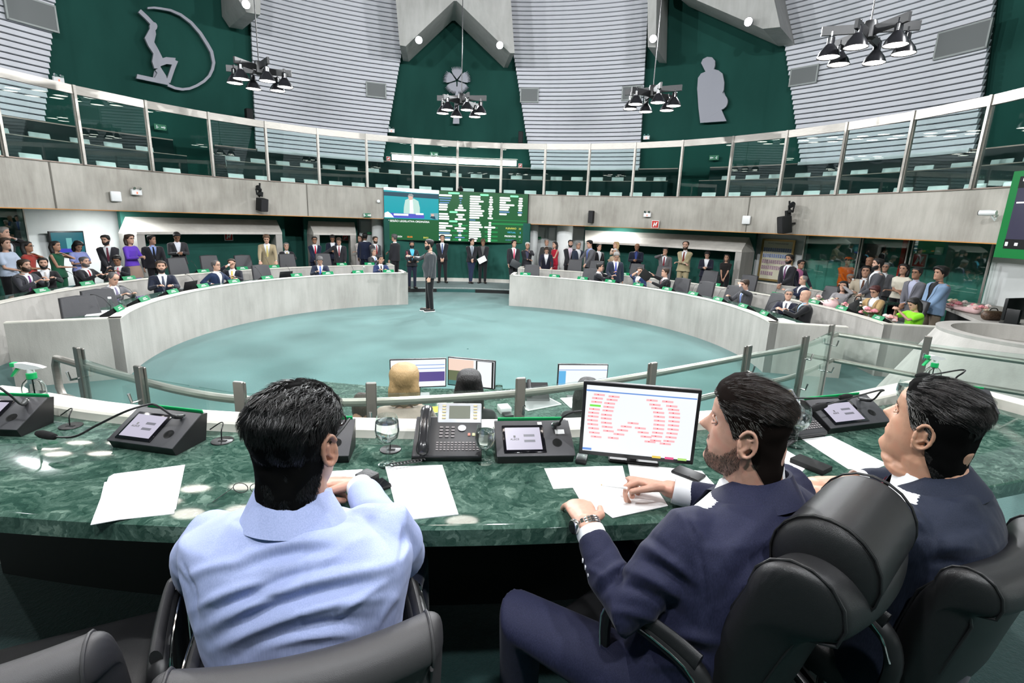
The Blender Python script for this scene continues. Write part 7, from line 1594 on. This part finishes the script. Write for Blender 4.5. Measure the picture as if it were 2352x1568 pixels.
pm=emis('cell_pink',(1,.52,.55),1.); pd=emis('cell_mark',(.85,.06,.1),1.); pg=emis('cell_green',(.2,.85,.08),1.)
def cell(u,v,green=False):
    X=.012+u*(w-.024); Y=.012+(1-v)*(h-.026); (gr if green else pk).box((X,Y,.0018),(w*.095,h*.026,.0006)); 
    if not green: pk2.box((X-w*.01,Y+h*.002,.0023),(w*.010,h*.012,.0004)); 
Lc=[(.12,.12),(.105,.175),(.10,.23),(.09,.285,1),(.085,.34),(.08,.395),(.078,.45),(.075,.51),(.08,.57),(.09,.63),(.10,.695),(.12,.755)]
for q in Lc: cell(q[0],q[1],len(q)>2)
for q in [(.255,.13),(.24,.18),(.22,.235),(.215,.29),(.21,.345),(.20,.41),(.20,.465),(.205,.53),(.215,.59),(.23,.65)]: cell(*q)
for q in [(.60,.14),(.63,.2),(.65,.25),(.67,.31),(.68,.37),(.685,.43),(.685,.49),(.685,.55),(.68,.61),(.675,.665),(.67,.73)]: cell(*q)
for q in [(.74,.14),(.78,.2),(.80,.25),(.81,.30),(.815,.36),(.815,.42),(.815,.48),(.815,.54),(.81,.6),(.805,.66),(.79,.72)]: cell(*q)
for q in [(.45,.5),(.39,.56),(.36,.62),(.33,.685),(.28,.75),(.52,.565),(.55,.625),(.58,.685),(.62,.755),(.76,.765)]: cell(*q)
pk.build('name_cells',pm,o,smooth=False); pk2.build('cell_marks',pd,o,smooth=False); gr.build('green_cell',pg,o,smooth=False)
for i,cc in enumerate([(.95,.7,.1),(.9,.1,.3),(.5,.85,.2)]): b=MB(); b.box((w*(.68+.11*i),h*.065,.0018),(w*.075,h*.03,.0006)); b.build('page_button',emis('page_btn%d'%i,cc,.9),o,smooth=False)
b=MB(); b.box((w*.07,h*.09,.0018),(w*.08,h*.03,.0006)); b.build('page_footer',MATS['page_blue'],o,smooth=False)
# ---- lower desk: three monitors and small things
ZS=.88
def mon2(BL,BR,TL,label,bands): 
    o,w,h=monitor(BL,BR,TL,.99,label,zdesk=ZS,mat_s=DWH,bez=.008,th=.03)
    for i,(x0,x1,y0,y1,m) in enumerate(bands): b=MB(); b.box((w*(x0+x1)/2,h*(y0+y1)/2,.0016+.0005*i),(w*(x1-x0),h*(y1-y0),.0004)); b.build('window',m,o,smooth=False)
    return o
VI=emis('page_violet',(.12,.09,.30),1.); SK=emis('page_sky',(.15,.5,.85),1.); GRN=emis('page_photo',(.18,.22,.12),.8); PINKS=emis('page_sunset',(.95,.72,.6),1.)
mon2((896,893),(1025,888),(891,826),'monitor with a white and violet page in front of the blonde woman',[(.03,.97,.22,.55,VI),(.45,.97,.78,.8,MATS['page_blue']),(.45,.97,.66,.68,MATS['page_blue'])])
mon2((1028,884),(1136,895),(1026,819),'angled monitor with a landscape picture and a white window',[(.02,.55,.05,.95,PINKS),(.02,.5,.2,.55,GRN),(.02,.55,.04,.2,emis('page_lake',(.1,.3,.3),.8)),(.6,.97,.04,.96,M_blackm),(.63,.93,.06,.94,DWH)])
mon2((1279,897),(1393,897),(1277,836),'monitor with a white page and blue side bar beyond the large monitor',[(.02,.16,.05,.75,SK),(.02,.98,.78,.80,MATS['page_blue'])])
def s2(A,B,C,t,label,name,m,cat,scr=None): return slab(A,B,C,t,label,name,m,cat,ZS+.001,scr)
s2((1213,945),(1290,930),(1195,926),.012,'white keyboard on the lower desk behind the handrail post','keyboard',wl,'keyboard',mat('keys_dark',(.2,.2,.2),.5))
s2((1310,938),(1350,935),(1302,915),.012,'white keyboard on the lower desk beside the large monitor','keyboard',wl,'keyboard'); s2((985,950),(1015,948),(990,935),.006,'papers with a yellow note on the lower desk','paper_sheets',M_paper,'paper',mat('note_yellow',(.8,.8,.1),.6))
s2((1150,952),(1175,950),(1148,940),.05,'small white box on the lower desk right of the woman in black','box',wl,'box'); s2((1160,960),(1180,958),(1160,948),.02,'small dark square object on the lower desk','box',M_black,'box')
A=V(onz(1210,925,ZS)); o=thing('desk_phone','black desk telephone on the lower desk behind the handrail post','telephone',A,.1); MB().prism([(0,0,0),(0,.16,0),(0,.17,.13),(0,.02,.03)],(.2,0,0)).build('base',M_black,o,smooth=False); MB().tube([(.03,.03,.06),(.03,.16,.15)],.02,8).build('handset',M_black,o)
goblet((V(onz(1145,918,ZS))).to_tuple(),.14,.035,'small glass on the lower desk right of the angled monitor'); bpy.data.objects[[o.name for o in bpy.data.objects if o.name.startswith('water_goblet')][-1]].location.z=ZS+.001
# ---- things on the benches
def bp(px,py,R,z,label,w=.28,d=.2,rz=0,name='paper_sheets',m=None,t=.012,cat='paper'):
    a=pxa(px,py,R); p=pol(a,R,z); o=MB().bbox((0,0,t/2),(w,d,t),min(.004,t*.4),None,1).build(name,m or M_paper); o.location=p; o.rotation_euler=(0,0,-R_(a)+rz); return tag(o,label,cat)
Z1,Z2=.812,.842
for px,py,R,z,l,w_,d_2 in [(230,718,5.7,Z1,'white papers on the inner left bench before the balding man',.45,.3),(150,655,7.6,Z2,'white papers on the outer left bench beside the bearded man in black',.35,.2),(576,652,5.7,Z1,'white papers on the inner left bench right of the two talking men',.3,.2),(640,625,7.6,Z2,'white papers before the man in the beige jacket',.5,.2),(798,632,5.7,Z1,'white papers on the inner left bench between two nameplates',.35,.2),(850,630,5.7,Z1,'white papers before the man in the bright navy suit',.5,.2),(910,626,5.6,Z1,'white papers at the end of the inner left bench',.3,.2),
    (1250,607,7.6,Z2,'white papers under the man bending over the outer right bench',.45,.25),(1290,612,7.6,Z2,'small white sheet on the outer right bench',.25,.15),(1440,652,5.7,Z1,'white papers before the smiling man in bright blue',.4,.2),(1505,660,5.7,Z1,'white papers before the man holding up a folder',.45,.2),(1800,728,5.7,Z1,'white papers before the two older men on the inner right bench',.35,.25)]:
    bp(px,py,R,z,l,w_,d_2,.2)
for px,py,R,z,l in [(425,668,5.75,Z1,'open black laptop on the inner left bench by the bearded man in navy'),(650,640,5.7,Z1,'open black laptop on the inner left bench left of the man looking down')]:
    a=pxa(px,py,R); o=thing('laptop',l,'laptop',pol(a,R,z),-R_(a)); MB().bbox((0,0,.008),(.34,.24,.016),.004).build('keyboard_base',M_black,o); MB().bbox((0,-.13,.1),(.34,.012,.2),.004,Matrix.Rotation(.3,3,'X')).build('screen_lid',M_black,o)
def bottle(px,py,R,z,label,h=.2,r=.035):
    a=pxa(px,py,R); o=thing('water_bottle',label,'bottle',pol(a,R,z)); MB().lathe([(0,0),(r,0),(r,h*.6),(r*.4,h*.85),(r*.4,h*.95),(0,h*.95)],(0,0,0),16).build('clear_bottle',M_glassc,o); MB().lathe([(0,h*.95),(r*.45,h*.95),(r*.45,h*1.05),(0,h*1.05)],(0,0,0),12).build('bottle_cap',wl,o)
bottle(256,716,5.5,Z1,'clear bottle with white top near the end of the inner left bench',.26,.05); bottle(836,622,5.8,Z1,'clear water bottle left of the man in the bright navy suit'); bottle(1975,708,7.5,Z2,'clear bottle with a red top among the flowers',.26,.05); bottle(1775,733,5.55,Z1,'clear plastic cup near the end of the inner right bench',.14,.05)
def bouquet(px,py,R,z,label,n,cols,s=.16,wrap=True,elong=1.):
    a=pxa(px,py,R); o=thing('flower_bouquet',label,'bouquet',pol(a,R,z),-R_(a)+.3); rng=random.Random(px)
    if wrap: b=MB(); limb(b,[V(-s*1.6*elong,0,.05),V(-s*.4,0,.07),V(s*.4,0,.09)],[.02,s*.45,s*.62],14); b.build('wrapping',mat('wrap_pink',(.8,.55,.55),.6),o)
    for i in range(n):
        c=V(rng.uniform(-s,s)*elong,rng.uniform(-s*.6,s*.6),.09+rng.uniform(0,s*.7)); m=mat('petal_%d'%(i%len(cols)),cols[i%len(cols)],.6); b=MB(); r=rng.uniform(.03,.05)
        ell(b,c,(r,r,r*.8),None,8)
        for k in range(5): A=k*2*pi/5; ell(b,c+V(math.cos(A)*r*.7,math.sin(A)*r*.7,-r*.1),(r*.6,r*.6,r*.55),None,6)
        b.build('bloom',m,o)
    b=MB(); 
    for i in range(6): A=rng.uniform(0,6.28); b.tube([(0,0,.08),(math.cos(A)*s,math.sin(A)*s*.7,.1+rng.uniform(0,.1))],[.012,.003],5)
    b.build('foliage',mat('leaf_green',(.06,.2,.04),.6),o); return o
PK=[(.85,.45,.42),(.9,.75,.72),(.85,.3,.35),(.9,.8,.6)]
bouquet(1905,690,7.5,Z2,'pale pink wrapped bouquet lying before the woman in the checked jacket',9,PK,.2,True,1.6); bouquet(1945,697,7.6,Z2,'peach flowers beside the black bag on the outer right bench',6,PK,.12,False); bouquet(1992,715,7.5,Z2,'mixed pink and yellow flowers on the outer right bench',9,[(.9,.5,.3),(.9,.75,.2),(.85,.4,.5)],.14,False); bouquet(2044,720,7.45,Z2,'ball of peach roses left of the woman in lime green',9,[(.9,.5,.42),(.92,.6,.52)],.1,False)
for (px,py,l,k) in ((2190,703,'pink bouquet lying on the grey side counter',1.),(2232,712,'wrapped pink and white bouquet on the side counter, its blooms to the right',1.3)):
    o=bouquet(px,py,9.3,1.02,l,9,PK,.14,True,k); o.location=V(onz(px,py+8,1.022))
a=pxa(1962,700,7.55); o=thing('black_bag','black fabric bag among the flowers on the outer right bench','bag',pol(a,7.6,Z2)); b=MB(); limb(b,[V(0,0,.06),V(0,0,.16),V(.02,0,.24)],[.15,.13,.05],12); ob=remesh(b,'bag_body',.015,2,M_blackm,o); MB().tube(smooth([(-.06,0,.24),(-.03,0,.33),(.05,0,.33),(.07,0,.24)],4),.01,6).build('handle',M_blackm,o)
p=V(onz(2277,735,1.02)); o=thing('handbag','brown patterned bag on the side counter','bag',p); b=MB(); limb(b,[V(-.1,0,.08),V(.1,0,.08)],[.085,.085],14); remesh(b,'bag_body',.015,2,mat('bag_brown',(.10,.06,.04),.5,vary=.5,scale=40),o); MB().tube(smooth([(-.08,0,.15),(-.04,0,.2),(.04,0,.2),(.08,0,.15)],4),.008,6).build('handle',M_black,o)
A=V(onz(2298,745,1.02)); o=thing('monitor','black monitor seen from behind on the side counter at the right edge','monitor',A,.35); MB().bbox((.3,0,.25),(.6,.05,.36),.01).build('casing',M_black,o); MB().tube([(.3,.0,.2),(.3,.05,.01)],.03).bbox((.3,.03,.01),(.25,.18,.015),.005).build('stand',M_black,o); MB().bbox((.03,-.12,.14),(.07,.18,.27),.01).build('side_unit',M_black,o); MB().box((.25,-.03,.2),(.07,.003,.06)).build('label',M_paper,o)
# ================================================================= VIEW SETTINGS
w=bpy.data.worlds.new('world'); SC.world=w; w.use_nodes=True; bg=w.node_tree.nodes['Background']; bg.inputs[0].default_value=(.6,.7,.75,1); bg.inputs[1].default_value=.02
SC.view_settings.view_transform='Standard'; SC.view_settings.look='None'; SC.view_settings.exposure=0.; SC.view_settings.gamma=1.
SC.cycles.max_bounces=6; SC.cycles.diffuse_bounces=3; SC.cycles.glossy_bounces=4; SC.cycles.transmission_bounces=8; SC.cycles.transparent_max_bounces=16
SC.cycles.caustics_reflective=False; SC.cycles.caustics_refractive=False; SC.cycles.sample_clamp_indirect=6.; SC.cycles.use_denoising=True
